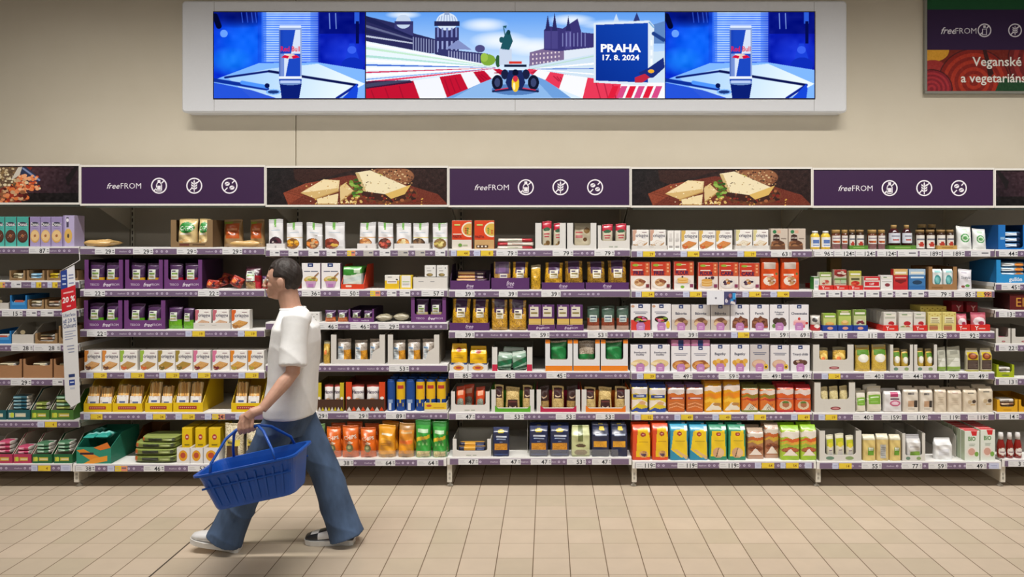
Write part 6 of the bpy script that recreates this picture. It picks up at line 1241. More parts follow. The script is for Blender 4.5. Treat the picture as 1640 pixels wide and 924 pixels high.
# ------------------------------------------------------------------ what stands on every shelf, from left to right (pixels of the photo)
ROWS = {
('A', 1): 'don_t -10 7 347; don_t 8 26 347; don_t 27 45.5 347; don_l 48 64 347; don_l 65 81 347; don_l 82 99.5 347; don_s 101 119 345',
('A', 2): 'ctray 15 40 433; ctray 43 71 433; ctray 75 98 433; ctray 117 125 433; bar_c 19 36 447 t yb=451; bar_c 19 36 442.5 t yb=446.5; bar_c 19 36 438 t yb=442; bar_b 47 67 447 t yb=451; bar_b 47 67 442.5 t yb=446.5; bar_b 47 67 438 t yb=442; bar_y 78 94 447 t yb=451; bar_y 78 94 442.5 t yb=446.5; bar_y 78 94 438 t yb=442',
('A', 3): 'wtray -12 14 475; btray 16 43 473; ctray 44 70 480; ctray 72 99 480; ctray 117 125 478; bar_w 48 66 491 t yb=495; bar_w 48 66 486.5 t yb=490.5; bar_c 48 66 482 t yb=486; bar_r 76 95 491 t yb=495; bar_w 76 95 486.5 t yb=490.5; bar_r 76 95 482 t yb=486; bar_b 20 39 487 t yb=491; bar_r 20 39 482 t yb=486',
('A', 4): 'btray -12 18 530; wtray 19 54 521; ctray 56 92 534; ctray 94 122 522; bar_w 62 86 545 t yb=549; bar_r 62 86 540 t yb=544.5; bar_k 62 86 536 t yb=539.5; bar_w -6 14 536 t yb=541',
('A', 5): 'ctray_b -12 35 575; ctray_b 37 84 575; ctray_b 86 124 575; bar_c -4 24 588 t yb=593; bar_c -4 24 582 t yb=587; bar_k 50 74 588 t yb=593; bar_c 50 74 582 t yb=587; bar_k 92 118 582 t yb=588',
('A', 6): 'bt_teal -18 10 630; bt_teal 12 48 628; bt_olive 50 79 629; bt_olive 81 118 629; bar_t 18 45 651 t yb=656; bar_t 18 45 645.5 t yb=650.5; bar_t 18 45 640 t yb=645; bar_t 18 45 634.5 t yb=639.5; bar_o 55 76 651 t yb=656; bar_o 55 76 645 t yb=650; bar_o 87 114 651 t yb=656; bar_g 87 114 645.5 t yb=650.5; bar_o 87 114 640 t yb=645; bar_g 87 114 634.5 t yb=639.5',
('A', 7): 'bt_pink -10 20 702; bt_pink 21.5 50 702; bt_green 51.5 83 702; bt_green 86 116 702; bar_p -4 17 720 t yb=726; bar_p -4 17 713.5 t yb=719.5; bar_p -4 17 707 t yb=713; bar_p 26 47 722 t yb=728; bar_p 26 47 715.5 t yb=721.5; bar_g 56 80 721 t yb=726; bar_g 56 80 715.5 t yb=720.5; bar_g 56 80 710 t yb=715; bar_g 90 113 719 t yb=724; bar_g 90 113 713.5 t yb=718.5; bar_g 90 113 708 t yb=713',
('B', 1): 'lying 133 178 383 lay yb=397 L=.2; card_chip 273 341 352; chip_tray 281 314 350 t; chip_tray 315 335 350 t; orl 355 388 351 y=.1; orl 397 422 351 y=.1; lying 367 417 385 lay yb=398.5 L=.09 y=-.008',
('B', 2): 'tesco 135 197 416; pb_yw 141 166 420 t; pb_y 167 190 420 t; tesco 200 261 416; pb_yw 207 231 421 t; pb_y 233 255 421 t; tesco 262.5 324 416; pb_r 269 292 421 t; pb_r 294 318 421 t; lyred 326.5 347 450 ro=.12; lyred 348 366 447 ro=-.38 y=.1; lyred 363 384 447 ro=.45; lyred 350 372 442 yb=452 ro=.3 y=.19; redup 389 417 427; pb_r 418.5 430 442',
('B', 3): 'tesco 134 196 481; pb_g 140 164 485 t; pb_g 167 190 485 t; tesco 198.5 265 481; pb_g 206 230 486 t; pb_g 233 258 488 t; pb_g 267 290 491; pb_g 291.5 308.5 493; wtray_lo 309.5 369.5 517; crisp_r 312 338 496 t; crisp_r 340.5 367 496 t; crisp_k 370.5 400 496',
('B', 4): 'crisp_o 135 162.5 561 b=1; crisp_o 163.5 191 561 b=1; crisp_g 192 220 561 b=1; crisp_g 224 252 561 b=1; crisp_v 253 280.5 561 b=1; crisp_v 281 308.5 561 b=1; crisp_p 309.5 337 561 b=1; crisp_p 340 368 561 b=1; crisp_a 368.6 396 561 b=1; crisp_a 397 423 561 b=1',
('B', 5): 'ytray 133.6 179 614; ytray 180 228 614; ytray 232 276 612; ytray 277 325 610; ytray 370 418 612; stick 138 157 618 t; stick 158 177 620 t; stick 185 204 616 t; stick 206 225 618 t; stick_d 236 255 612 t; stick 257 274 618 t; stick_d 281 301 612 t; stick_d 303 321 612 t; stick_d 376 394 612 t; stick 396 414 618 t',
('B', 6): 'teal_box 122 178 700; teal_bag 132 150 696 t lay yb=706 L=.13; teal_bag 151 172 694 t lay yb=706 L=.13; teal_bag 136 158 688 t lay yb=697 L=.12 y=.15; ora_box 219 250 686 y=.3; olive_bag 209 282 730 yb=741; olive_bag 210 281 719 yb=729.5; olive_bag 211 282 709 yb=718.5 y=.008; olive_bag 222 283 700 yb=708.5 y=.016; yel_tray 283 304 717; yel_tray 304.5 325 717; yel_tray 326 351 717; yel_bot 291.3 307.7 685 t y=.05 b=1; yel_bot 312.6 329.4 685 t y=.05 b=1; yel_bot 334 353 685 t y=.05 b=1; puff 356 389 680; puff 390 419.5 680',
('C', 1): 'sm_tray 426.5 456 390; pu_d 427.5 453 351 t; pu_y 457 484 356; pu_o 489 516 356; pu_r 518.5 552 356; sm_tray 572 602 390 y=-.002; sm_tray 631 688 390 y=-.002; pu_b 573 601 356 t; pu_t 604.5 630 356; pu_w 632 659 357 t; pu_c 660 688 357 t; pu_g 692 717 357',
('C', 2): 'red_btray 428 476 452; sauce 432 441 425 t; sauce 444.5 453.5 425 t; sauce 456.5 465.5 425 t; sauce 468 476 425 t; oat 483 513 421.5; oat 514.5 545 421.5; red_tray 546 583 424; grn_pouch 548 580 427 t b=4; sm_yel 616 639.5 441; sm_yel2 640.5 660 441; wtray_lo 661.5 717 444; sm_wht 680 698 425 yb=443.5; sm_wht 699.5 717 425 yb=443.5; sm_wht 663 679 445 t',
('C', 3): 'pb_o 519 537 497; pb_o 539.5 556.5 497; tesco_low 558 599 495; pb_c 562 577 497 t; pb_c 581 596 498 t; lygrey 601 628 503 lay yb=517 L=.14; lygrey 629.5 656 501 lay yb=517 L=.14 y=.03; tesco 658 714.5 476.5; pb_c 665 686 479 t; pb_c 688 709 479 t; sm_wht 470 490 500; sm_wht 492 512 500',
('C', 4): 'wt_half 436 512 536; cakebag 516.5 528 546; wt_half 529.5 617 536; clearbisc 538 562 543 t; clearbisc 566 588 545 t; clearbisc 590 611 543 t; wt_half 620.5 704 536; clearbisc 627 649 545 t; clearbisc 651 673 544 t; clearbisc 675 698 543 t; clearbisc 444 474 545 t; clearbisc 476 506 545 t',
('C', 5): 'htray_y 508 551 613; han 518 533 616 t; han 534 547 616 t; htray_r 553.5 617 612; han 562 583 616 t; han 585.5 607 616 t; can_b 619 632 608 b=2; can 633.5 648.5 608 b=2; can_b 649 664 608 b=2; can 665 680 608 b=2; can 681.5 697 608 t b=2; can 698.5 714 608 t b=2; can_tray 679.5 715.5 645 y=-.005; puff 430 452 624; puff 455 477 624; puff 480 502 624',
('C', 6): 'grn_dim 428 452 686; grn_dim 454 477 684; grn_dim 479 500 684; grn_dim 502 519 681; ch_ora 520 545 686 b=1; ch_ora 546 574 684 b=1; ch_ora 575.5 602 687 b=1; ch_yel 603 633 682 b=1; ch_tan 636 663 679 b=1; ch_grn 664 690.5 674 b=1; ch_grn 691.5 715.5 677 b=1',
('D', 1): 'pizza_box 723.5 755.5 353; pizza_box2 759.5 791.5 353; rice_long2 794 855 394 yb=399.5; rice_long 794 856 388 yb=393.5; rice_long2 795 854 382 yb=387.5; wt_hi 857 906.5 357; redtop 867 884 354 t; redtop 885.5 903 357 t; wt_hi 908 955.5 357; beigepk 919 947 357 t y=.08; wt_thin 957 1009 361; redtop 963 982 359 t; redtop 985 1004 358 t',
('D', 2): 'purp_pasta 720.5 785 424; spag_pk 729 781 459 t yb=464; spag_pk 729 781 453.5 t yb=458.5; spag_pk 729 781 447 t yb=452.5; spag_pk 731 779 441 t yb=446 y=.05; spag_pk 731 779 435 t yb=440.5 y=.05; purp_low 786.5 848 445; pasta_sp 790 818 419 t; pasta_y 819 846 419 t; pasta_loose 849.5 866.5 424; purp_low 867.5 936.5 452.5; pasta_y 871 902 420 t; pasta_d 904 935 418 t; purp_low 937.5 1007.5 452.5; pasta_d 940 971 419 t; pasta_d 973 1005 417 t',
('D', 3): 'purp_low 719.5 784 517; pasta_y 722 753 478 t; pasta_y 754.5 782 479 t; pasta_t 786.5 813 479; pasta_t 814.5 843.5 480; las_tray 845 889.5 520; lasagne 846 866.5 488 t; lasagne 867.3 888.5 488 t; las_tray 890.5 935 520; lasagne 891.5 912 488 t; lasagne 912.8 934 488 t; lentil 939.5 961 490; lentil 962.5 985.5 490; lentil 987 1008.5 490',
('D', 4): 'yb_carton 720 749 584; yelbag 721 749 551 t; yb_carton 750 781 584; yelbag 751 781 555 t; wt_red 787.5 853 556; greenpk 794.5 819 566 t ro=.12; greenpk 821.5 846 564 t ro=-.1; greenpk 803 840 557 t y=.07 ro=.05; wt_or 873 917 544; noodle 881 909 546 t; wt_or 918 961 544; noodle_p 925 954 546 t; wt_or 962 1006 544; noodle 969 998 546 t',
('D', 5): 'wt_thin 722 784.5 627; or_bag 729 745 619 t; or_bag 741 759.5 616 t y=.06; or_bag 761 777 620 t; tr_grn 786.5 856 624; ck_hi 791 807 616 t; ck_lo 809 833 620 t; ck_hi 836 853 617 t; tr_mag 859 929.5 624; ck_dk 863 880 618 t; ck_hi 883 904 618 t; ck_dk 907 926 618 t; tr_orn 931 1009 624; ck_hi 935 955 620 t; ck_lo 958 981 620 t; ck_hi 984 1005 619 t',
('D', 6): 'wt_thin 724.6 787 703; spag_n 733 779 723 t yb=729; spag_n 733 779 716 t yb=722.5; spag_n 735 778 709 t yb=715.5 y=.03; navy 788.5 816 686; navy 847 878.5 684 b=1; navy 880.5 912.5 684 b=1; palegrn 914.5 946 683; navy_pl 947 976.5 682 b=1; navy_pl 978 1006 682 b=1',
('E', 1): 'wtray_lo 1011.5 1068.5 393; crisp_b 1013 1039.5 368 t; crisp_b 1041 1067 368 t; crisp_side 1069.3 1079 369; crisp_side 1079.7 1090 369; crisp_y 1091 1118.5 369; crisp_y 1119.3 1146 369; crisp_y 1146.7 1173 369; wtray_lo 1177 1233 393; crisp_z 1178.5 1205 368 t; crisp_z 1206.3 1232 368 t; brownie 1234.3 1262 366; brownie 1262.8 1290.5 366',
('E', 2): 'rm_free 1009.7 1041 419; rm_free 1042.6 1074 419; rm_flour_low 1079.3 1111.5 418; rm_flour 1118 1150 420; rm_cake 1151.3 1183 420; rm_cake 1184 1216.7 421; om_bag 1218.5 1249 413; om_bag 1251 1281.5 413',
('E', 3): 'mx_fruit_r 1010 1042 487; mx_fruit 1043.7 1074.8 487; mx_bab 1075.6 1106 488; mx_bab 1107 1137.6 488; mx_bab 1138.6 1169 488; mx_per 1169.8 1200 488; mx_per 1201 1232 488; mx_muf 1233 1263.7 488; mx_cheese 1264.3 1295.5 488',
('E', 4): 'mx_kned 1009.7 1041 552; mx_kned 1041.8 1073 552; mx_plac 1075 1106 554.5; mx_plac 1106.8 1137 554.5; mx_bag 1138 1169 552; mx_bag 1169.8 1200.3 552; mx_loaf2 1201.3 1232 552; mx_loaf 1234 1264 553; mx_dark 1266.7 1297 553; mx_lying 1075 1106 544.5 yb=554; mx_lying 1106.8 1137 544.5 yb=554',
('E', 5): 'fl_b 1011 1038.5 615 b=1; fl_b 1039.5 1068 617 b=1; fl_r 1069.3 1098 617 b=1; fl_r 1099 1127.5 617 b=1; fl_y 1128 1157 611 b=1; fl_y 1158.5 1186.5 609 b=1; fl_g 1188 1215.7 617 b=1; fl_g 1217 1243 618 b=1; fl_s 1244 1272.5 616 b=1; fl_s 1273.5 1300 617 b=1',
('E', 6): 'bm_red 1012 1043 682 b=1; bm_red 1044 1071.5 680 b=1; bm_blu 1072.5 1103 681 b=1; bm_blu 1104 1134.5 682 b=1; bm_grn 1135.3 1165.5 682 b=1; bm_grn 1166 1195.7 682 b=1; bm_brn 1196.5 1224 687 y=.03 b=1; bm_brn 1224.5 1248.5 679 y=.05 b=1; bm_lime 1250.5 1281.5 683 b=1; bm_lime 1282.5 1309 682 b=1',
('F', 1): 'mustard 1300 1315.5 370; mustard 1317 1332.5 370; jar_h 1334 1348.5 368; jar_h 1349.3 1359.5 368; gtray 1360.5 1390.5 393; jar_d 1361.3 1371 368 t; jar_d 1373 1386 368 t; jar_h 1392 1407 368; jar_h 1408 1420 368; gtray 1424 1467.5 393; bot_r 1425.5 1446 360 t; bot_r 1447 1466.5 360 t; jar_d 1469.3 1483.5 368; jar_d 1486 1500 368; ttray 1502 1533 393; jar_d 1502.7 1517 368 t; jar_d 1518.3 1531.5 368 t; lid2 1473 1487 359 y=.13; lid2 1489 1502 359 y=.13; wbag_g 1534 1559 362; wbag_g 1560 1582.5 366',
('F', 2): 'lowgrn 1303.5 1312 443; oldbox 1330 1348 413 y=.28; ytr 1311.5 1334.3 457; ytr 1335 1358.3 457; ytr 1359 1382.3 457; ys1 1312.5 1333.5 436 t; ys2 1336 1357.5 432 t; ys3 1360 1381.5 434 t; rp 1383.5 1409.5 443; wp 1410.6 1430 441; rb 1431 1454 431; bb 1455.5 1482.5 431; brown_c 1487 1533 427; tealbag 1493 1510 431 t; tealbag 1511.5 1527.5 431 t; whbag 1535.5 1559 431',
('F', 3): 'rwbag 1298.5 1316 505; blu_tr 1317.8 1341.5 521; blu_tr 1342.2 1365.8 521; blu_tr 1366.5 1390 521; sg1 1318.7 1340.7 502 t; sg2 1343 1365 497 t; sg3 1367.3 1389 496 t; ytr 1414 1438.5 521; yp 1415 1437.5 500 t b=5; yn 1439.5 1462 500 b=3; ytr 1462.8 1485.5 521; yp 1463.6 1484.7 500 t b=3; ybx 1486.3 1508.5 500 b=2; ybx 1509.3 1531.5 500 b=2; ybx_lie 1474 1516 490.5 yb=499 y=.04; ytr 1532.3 1554 520; ytr 1554.8 1586 520; pinkb 1533.3 1553 503 t; pinkb 1556 1584.5 501 t; redbox_t 1524 1543 483 yb=500 y=.15; redbox_t 1548 1566 484 yb=500 y=.15',
('F', 4): 'wt_cake 1302 1367.5 552; cakebag 1312 1328 557 t; cakebag 1334 1357 556 t; yelgreen 1370.5 1396 553; yelgreen 1397.5 1423 552; wt_plain 1425.5 1462.5 552; yelgreen 1431 1444 558 t; yelgreen 1445 1457 560 t; wt_plain 1464 1501 552; yelgreen 1470 1482 558 t; yelgreen 1484 1496 559 t; greyleaf 1503 1517 556; greyleaf 1518.5 1541 555; choc 1547.5 1569 558; choc 1571 1590 558',
('F', 5): 'wt_cake 1304 1370 612; veggreen 1314 1328 620 t; veggreen 1329.3 1344.5 619 t; veggreen 1346 1360 618 t; wgreen 1372.5 1388.5 626 b=1; wgreen 1390 1414 619 b=1; wpink 1415.5 1445 626 b=1; wflour 1446.5 1472 622 b=1; wflour 1473.5 1495 623 b=1; cflour 1497.5 1516.5 622 b=1; cflour 1518.3 1541.5 624 b=1; gflour 1543 1566 623 b=1; gflour 1567.3 1591.5 620 b=1',
('F', 6): 'wt_plain 1312 1380 690; limepk 1324 1337 697 t; limepk 1338.5 1354 695 t; limepk 1355.5 1369 698 t; palecorn 1381.8 1403 697; palecorn2 1404 1424 696; palecorn 1425.2 1443.5 697; wt_plain 1445 1482 694; greenwhite 1452 1476 697 t; silverbag 1497.5 1526.5 703 y=.03; bio 1545 1569 690 b=5; bio 1570.3 1594 688 b=5',
('G', 1): 'blu_case 1598.5 1650 360; oreo 1606 1638 389 t yb=397; oreo 1606 1638 380 t yb=388; oreo 1606 1638 371 t yb=379',
('G', 2): 'gull_case 1595.5 1652 416; gull 1602 1645 436 t yb=444; gull 1602 1645 428 t yb=435.5; gull 1602 1645 420 t yb=427.5',
('G', 3): 'ela 1617 1660 471',
('G', 4): 'wt_cake 1595 1618.5 526; wt_cake 1620 1660 526; bar_p 1599 1614 540 t yb=546',
('G', 5): 'lime_tr 1596 1624.5 584; bar_w 1600 1620.5 594 t yb=599; bar_w 1600 1620.5 588.5 t yb=593.5',
('G', 6): 'yel_tr 1597 1630 640; yel_tr 1631.5 1662 640; bar_w 1602 1626 651 t yb=656; bar_r 1602 1626 645 t yb=650; bar_w 1602 1626 639.5 t yb=644.5',
('G', 7): 'ketch 1600 1613 694; ketch 1614.3 1626 694; ketch 1627.3 1640 694',
}


ORD = ['', 'first', 'second', 'third', 'fourth', 'fifth', 'sixth', 'seventh', 'eighth', 'ninth', 'tenth', 'eleventh', 'twelfth', 'thirteenth', 'fourteenth', 'fifteenth']
ORDL = lambda k, m: 'on the left' if (m == 2 and k == 1) else 'on the right' if m == 2 else ORD[k] + ' from left'
def shelf_name(bay, row):
    m = len(LIP[bay])
    return 'top shelf' if row == 1 else 'base deck' if row == m else ORD[row] + ' shelf'
PROTO, PLACED = {}, []

def proto(key, w, h):
    """the parts of one pack kind, modelled once; later ones share the meshes"""
    if key in PROTO: return PROTO[key]
    D = P[key]
    d = D['d']
    parts = [(nm, mb.mesh(nm or D['name'], m)) for nm, mb, m in BODY[D['kind']](D, w, h, d, sum(map(ord, key)))]
    PROTO[key] = (parts, w, h, d)
    return PROTO[key]

def put(key, loc, w, h, th=None, rz=0.0, lay=False, L=0.16):
    D = P[key]
    if lay: parts, w0, h0, d0 = proto(key, w, L)
    else: parts, w0, h0, d0 = proto(key, w, h)
    if parts[0][0] is None:
        root = link(D['name'], parts[0][1]); rest = parts[1:]
    else:
        root = empty(D['name']); rest = parts
    for nm, me in rest: link(nm, me, root)
    if lay:
        root.scale = (w / w0, h / d0, L / h0)
        root.rotation_euler = Euler((-math.pi / 2, 0, 0)).to_matrix().to_4x4().to_euler()
        root.rotation_euler = (Matrix.Rotation(rz, 3, 'Z') @ Matrix.Rotation(-math.pi / 2, 3, 'X')).to_euler()
        ys = [v.co.y for v in parts[0][1].vertices]; ym, k = max(ys), h / (max(ys) - min(ys))
        root.scale.y = k; root.location = (loc[0], loc[1], loc[2] + ym * k + 0.0003)
    else:
        root.scale = (w / w0, (w / w0) if D['kind'] == 'jar' else 1, h / h0)
        root.rotation_euler = (0, 0, rz); root.location = loc
    return root

rj = random.Random(11)
for (bay, row), text in ROWS.items():
    fy, zs_ = front_y(bay, row), shelf_z(bay, row); trays = []
    for it in text.split(';'):
        q = it.split()
        key, x0, x1, yt = q[0], float(q[1]), float(q[2]), float(q[3])
        o = {}
        for k in q[4:]:
            a, _, b = k.partition('='); o[a] = float(b) if b else True
        D = P[key]; tr = D['kind'] == 'tray'
        Y = fy + (0.004 if tr else 0.016 if o.get('t') else 0.012) + o.get('y', 0.0)
        w = (x1 - x0) * (Y - YC) / F * (0.985 if tr or D['kind'] == 'box' else 0.965)
        zb = zs_ + 0.0004 + (0.0036 if o.get('t') else 0)
        if 'yb' in o: zb = max(zb, wz(o['yb'], Y))
        h = wz(yt, Y) - zb
        xc = wx((x0 + x1) / 2, Y)
        if o.get('t'):                                      # keep what stands in a tray between that tray's side walls
            for tx, tw, tt in trays:
                if abs(xc - tx) < tw / 2 + .01:
                    a, b = max(xc - w / 2, tx - tw / 2 + tt + .0022), min(xc + w / 2, tx + tw / 2 - tt - .0022)
                    if b - a > .4 * w: xc, w = (a + b) / 2, b - a
                    break
        if o.get('lay'):
            h = max(0.004, h); rz = o.get('rz', 0.0)
            ob = put(key, (xc, Y, zb), w, h, None, rz, True, o.get('L', 0.16))
        else:
            rz = o.get('rz', 0.0 if tr or D['kind'] in ('box', 'jar', 'sticks') else rj.uniform(-.035, .035))
            ob = put(key, (xc, Y, zb + abs(math.sin(o.get('ro', 0))) * w / 2), w, h, None, rz)
            if 'ro' in o: ob.rotation_euler[1] = o['ro']
            if tr: trays.append((xc, w, .004 * w / PROTO[key][1]))
        PLACED.append(dict(o=ob, key=key, bay=bay, row=row, x=(x0 + x1) / 2, x0=x0, x1=x1, yt=yt, k=0, yb=o.get('yb', 9999)))
        for k in range(1, int(o.get('b', 0)) + 1):
            ob2 = put(key, (xc, Y + k * (D['d'] * (1.02 if D['kind'] != 'bag' else 1.04 + 2.4 * D.get('wr', .05)) + .002), zb), w, h, None, 0)
            PLACED.append(dict(o=ob2, key=key, bay=bay, row=row, x=(x0 + x1) / 2, x0=x0, x1=x1, yt=yt, k=k, yb=9999))

from collections import defaultdict
grp = defaultdict(list)
for q in PLACED: grp[(q['bay'], q['row'], P[q['key']]['desc'])].append(q)
nrows = defaultdict(set)
for (b, rw, ds) in grp: nrows[ds].add((b, rw))
for (bay, row, ds), L_ in grp.items():
    base = [q for q in L_ if q['k'] == 0]
    cols = []                                               # stacks: same place along the shelf, lowest first
    for q in sorted(base, key=lambda q: (q['x'], -q['yt'])):
        if cols and abs(cols[-1][0]['x'] - q['x']) < 5 and q['yb'] < 9000: cols[-1].append(q)
        else: cols.append([q])
    place = f"{BAYNAME[bay]}'s {shelf_name(bay, row)}"
    D = P[L_[0]['key']]
    for ci, cl in enumerate(cols):
        cl.sort(key=lambda q: -q['yt'])
        for si, q in enumerate(cl):
            bits = []
            if len(cl) > 1: bits.append({0: 'lowest', len(cl) - 1: 'topmost'}.get(si, ORD[si + 1] + ' up') + (' of its stack' if len(cols) == 1 else ''))
            if len(cols) > 1: bits.append((('stack ' if len(cl) > 1 else '') + ORDL(ci + 1, len(cols))))
            lab = f"{ds}, {', '.join(bits) + ', ' if bits else ''}on the {place}" if not bits else f"{ds}, {', '.join(bits)}, {place}"
            q['lab'] = lab
            for b in L_:
                if b['k'] and abs(b['x'] - q['x']) < .01: b['lab'] = f"{ds}, {ORD[b['k']]} behind {'the front one' if len(cols) == 1 else 'the ' + ORDL(ci + 1, len(cols)).replace('on the ', '')}, {place}"
    for q in L_:
        lab = q['lab']
        if len(lab.split()) <= 15: lab = lab.replace(' behind the left,', ' behind the left one,').replace(' behind the right,', ' behind the right one,')
        if len(lab.split()) > 16: lab = lab.replace(' from left', '')
        tag(q['o'], lab, D['cat'], (f"{D['short']} on the {place}" if len(L_) > 1 else None))

# ------------------------------------------------------------------ price labels slid into the shelf rails
# kind: W wide white with a price, w small white, Y small yellow offer, P yellow with a pink end, G greyish white
TAGS = {
('A', 1): 'W 46 79 87', ('A', 2): 'P 0 8; W 18 34; w 50 57; Y 58 66 ; w 76 83; Y 84 92', ('A', 3): 'W 3 36 15; W 42 59; W 65 86', ('A', 4): 'W 18 53 28; W 54 97 28', ('A', 5): 'W 17 50 29; W 84 101', ('A', 6): 'w 60 71; Y 72 91 4', ('A', 7): 'w 50 60; Y 61 81 4; w 97 113',
('B', 1): 'W 152 184 29; W 213 245 29; W 283 315 29; W 356 388 29', ('B', 2): 'W 134 168 22; W 317 351 22', ('B', 3): 'W 139 171 22; w 297 307; Y 308 328 19; w 381 391; Y 392 411 19', ('B', 4): 'w 138 149; Y 150 171 29; w 199 209; Y 210 231 29; w 255 265; Y 266 287 29; w 306 316; Y 317 337 29; w 382 392; Y 393 414 29', ('B', 5): 'w 134 144; Y 145 164 24; w 234 244; Y 245 265 24; w 281 291; Y 292 312 24; w 328 338; P 340 360 24; w 377 387; Y 388 405 24', ('B', 6): 'W 121 152 38; w 172 183; P 184 204; W 230 263 46; W 301 336 57',
('C', 1): 'W 432 448; W 462 478; W 494 511; W 523 539; P 556 569; G 582 598; W 608 625; G 637 654; G 665 681; W 697 713', ('C', 2): 'W 435 456; W 483 513 36; W 545 575 50; P 593 609; W 620 635; W 640 657; W 675 711 57', ('C', 3): 'W 470 506; W 508 541 46; W 561 592 46; W 606 639 29', ('C', 4): 'W 623 655 53', ('C', 5): 'W 495 525 29; W 558 590 29; W 618 650 89', ('C', 6): 'W 533 566 38; W 601 633 64; W 668 702 64',
('D', 1): 'w 722 731; Y 732 752 44; w 759 769; Y 770 790; W 795 829 79; W 885 918 79; W 952 984 79', ('D', 2): 'W 729 760 39; W 799 829 39; W 867 898 39', ('D', 3): 'W 729 760 39; W 849 880 59; W 941 973 53', ('D', 4): 'W 727 755 85; W 793 825 45; W 875 907 45', ('D', 5): 'W 730 761 47; W 807 839 53; W 890 922 53; W 954 984 53', ('D', 6): 'W 734 766 47; W 801 834 47; W 850 883 47; W 908 938 53; W 948 979 47',
('E', 1): 'w 1020 1029; Y 1030 1049 29; w 1090 1100; Y 1101 1120 44; w 1181 1191; Y 1192 1211 29; W 1235 1268 63', ('E', 2): 'w 1018 1027; Y 1028 1048 54; w 1094 1104; Y 1105 1124 39; w 1189 1199; Y 1200 1219 64; w 1234 1244; Y 1245 1264 44', ('E', 3): 'W 1015 1046 39; W 1086 1118 39; w 1171 1181; Y 1182 1200 34; W 1233 1264 59; W 1265 1297 69', ('E', 4): 'w 1020 1030; Y 1031 1050 39; W 1078 1109 49; W 1151 1183 59; W 1220 1251 49; W 1269 1299 49', ('E', 5): 'w 1016 1026; Y 1027 1046 52; w 1080 1090; Y 1091 1110 49; w 1141 1151; Y 1152 1171 49; w 1197 1207; Y 1208 1227 49; w 1267 1277; Y 1278 1297 49', ('E', 6): 'W 1018 1050 119; W 1085 1117 119; W 1152 1184 119; w 1209 1219; Y 1220 1240 64; w 1250 1258; Y 1259 1279 54; w 1289 1300',
('F', 1): 'W 1304 1335 96; W 1336 1369 124; W 1370 1402 124; W 1405 1436 124; W 1438 1470; W 1473 1508 189; W 1510 1545 189; W 1555 1586', ('F', 2): 'W 1303 1323; W 1327 1346; W 1349 1366; W 1369 1384; W 1387 1408; W 1412 1430; W 1434 1455; W 1460 1480; W 1487 1524 79; W 1528 1562 85; P 1565 1588 99', ('F', 3): 'W 1304 1319; W 1325 1357 11; W 1373 1405 11; W 1417 1450 72; W 1484 1516 125; W 1537 1568 92', ('F', 4): 'w 1316 1326; Y 1327 1346 24; W 1384 1416 40; W 1446 1478 44; W 1504 1535 79; W 1550 1583 49', ('F', 5): 'w 1311 1321; Y 1322 1341 19; W 1366 1399 40; W 1412 1444 159; W 1453 1486 119; W 1507 1538 119; W 1550 1583 119', ('F', 6): 'w 1333 1343; Y 1344 1364 14; W 1380 1412 55; W 1444 1477 77; W 1487 1517 59; W 1547 1580 49; w 1584 1600',
('G', 1): 'W 1600 1630 44', ('G', 2): 'W 1604 1634 45', ('G', 3): 'W 1600 1626 13', ('G', 4): 'W 1600 1630 22', ('G', 5): 'W 1600 1630 13', ('G', 6): 'W 1600 1632 14', ('G', 7): 'W 1615 1642 3',
}
TCOL = {'W': 'dfdfe0', 'w': 'c4c8e0', 'Y': 'e3c63c', 'P': 'e3c63c', 'G': 'bdb8b2'}
TNAME = {'W': 'white', 'w': 'small bluish', 'Y': 'yellow', 'P': 'yellow and pink', 'G': 'greyish'}
TAGGED = []
for (bay, row), text in TAGS.items():
    fy, zt = front_y(bay, row), shelf_z(bay, row)
    Y = fy - 0.0105
    for it in text.split(';'):
        q = it.split(); kd, a, b = q[0], float(q[1]), float(q[2]); num = q[3] if len(q) > 3 else ''
        w = (b - a) * (Y - YC) / F; h = 0.039
        mb = MB(); mb.box(-w / 2, w / 2, 0, 0.0012, 0, h, TCOL[kd])
        sh = []
        if kd == 'P': sh.append(r(.5, .05, .98, .95, 'e08a78'))
        if kd in 'WGP':
            sh += [r(.06, .62, .30, .70, 'a8a8ac'), r(.06, .30, .36, .38, 'b4b4b8')]
            if num: sh += [t(num, .665, .52, .80, '24242c', al='c', b=.012, w=.40), r(.88, .62, .96, .76, '4a4a52'), r(.88, .30, .98, .40, '6a6a72')]
            else: sh += [r(.55, .5, .9, .72, '6a6a72')]
        elif kd == 'w': sh += [r(.2, .55, .8, .62, '8a90b8'), r(.3, .3, .8, .36, '9aa0c0')]
        else:
            sh += [r(.08, .1, .45, .16, 'c0a02c'), t(num or '8', .70, .5, .5, '8a5a18', b=.01, w=.4)]
        decal(mb, sh, w, h, 0)
        o = mb.build('price_label', M_PAPER, None, (wx((a + b) / 2, Y), Y, zt - 0.050))
        TAGGED.append((o, bay, row, (a + b) / 2, kd, num))
cand = []
for o, bay, row, x, kd, num in TAGGED:
    above = [q for q in PLACED if q['bay'] == bay and q['row'] == row and q['k'] == 0]
    near = min(above, key=lambda q: (max(0, q['x0'] - x, x - q['x1']), abs(q['x'] - x)))
    cand.append((o, f"{TNAME[kd]} price label", f" reading {num}" if num else '', P[near['key']]['short'], bay, row, x))
byall, bysh = defaultdict(list), defaultdict(list)
for c in cand: byall[(c[1], c[3])].append(c); bysh[(c[1], c[3], c[4], c[5])].append(c)
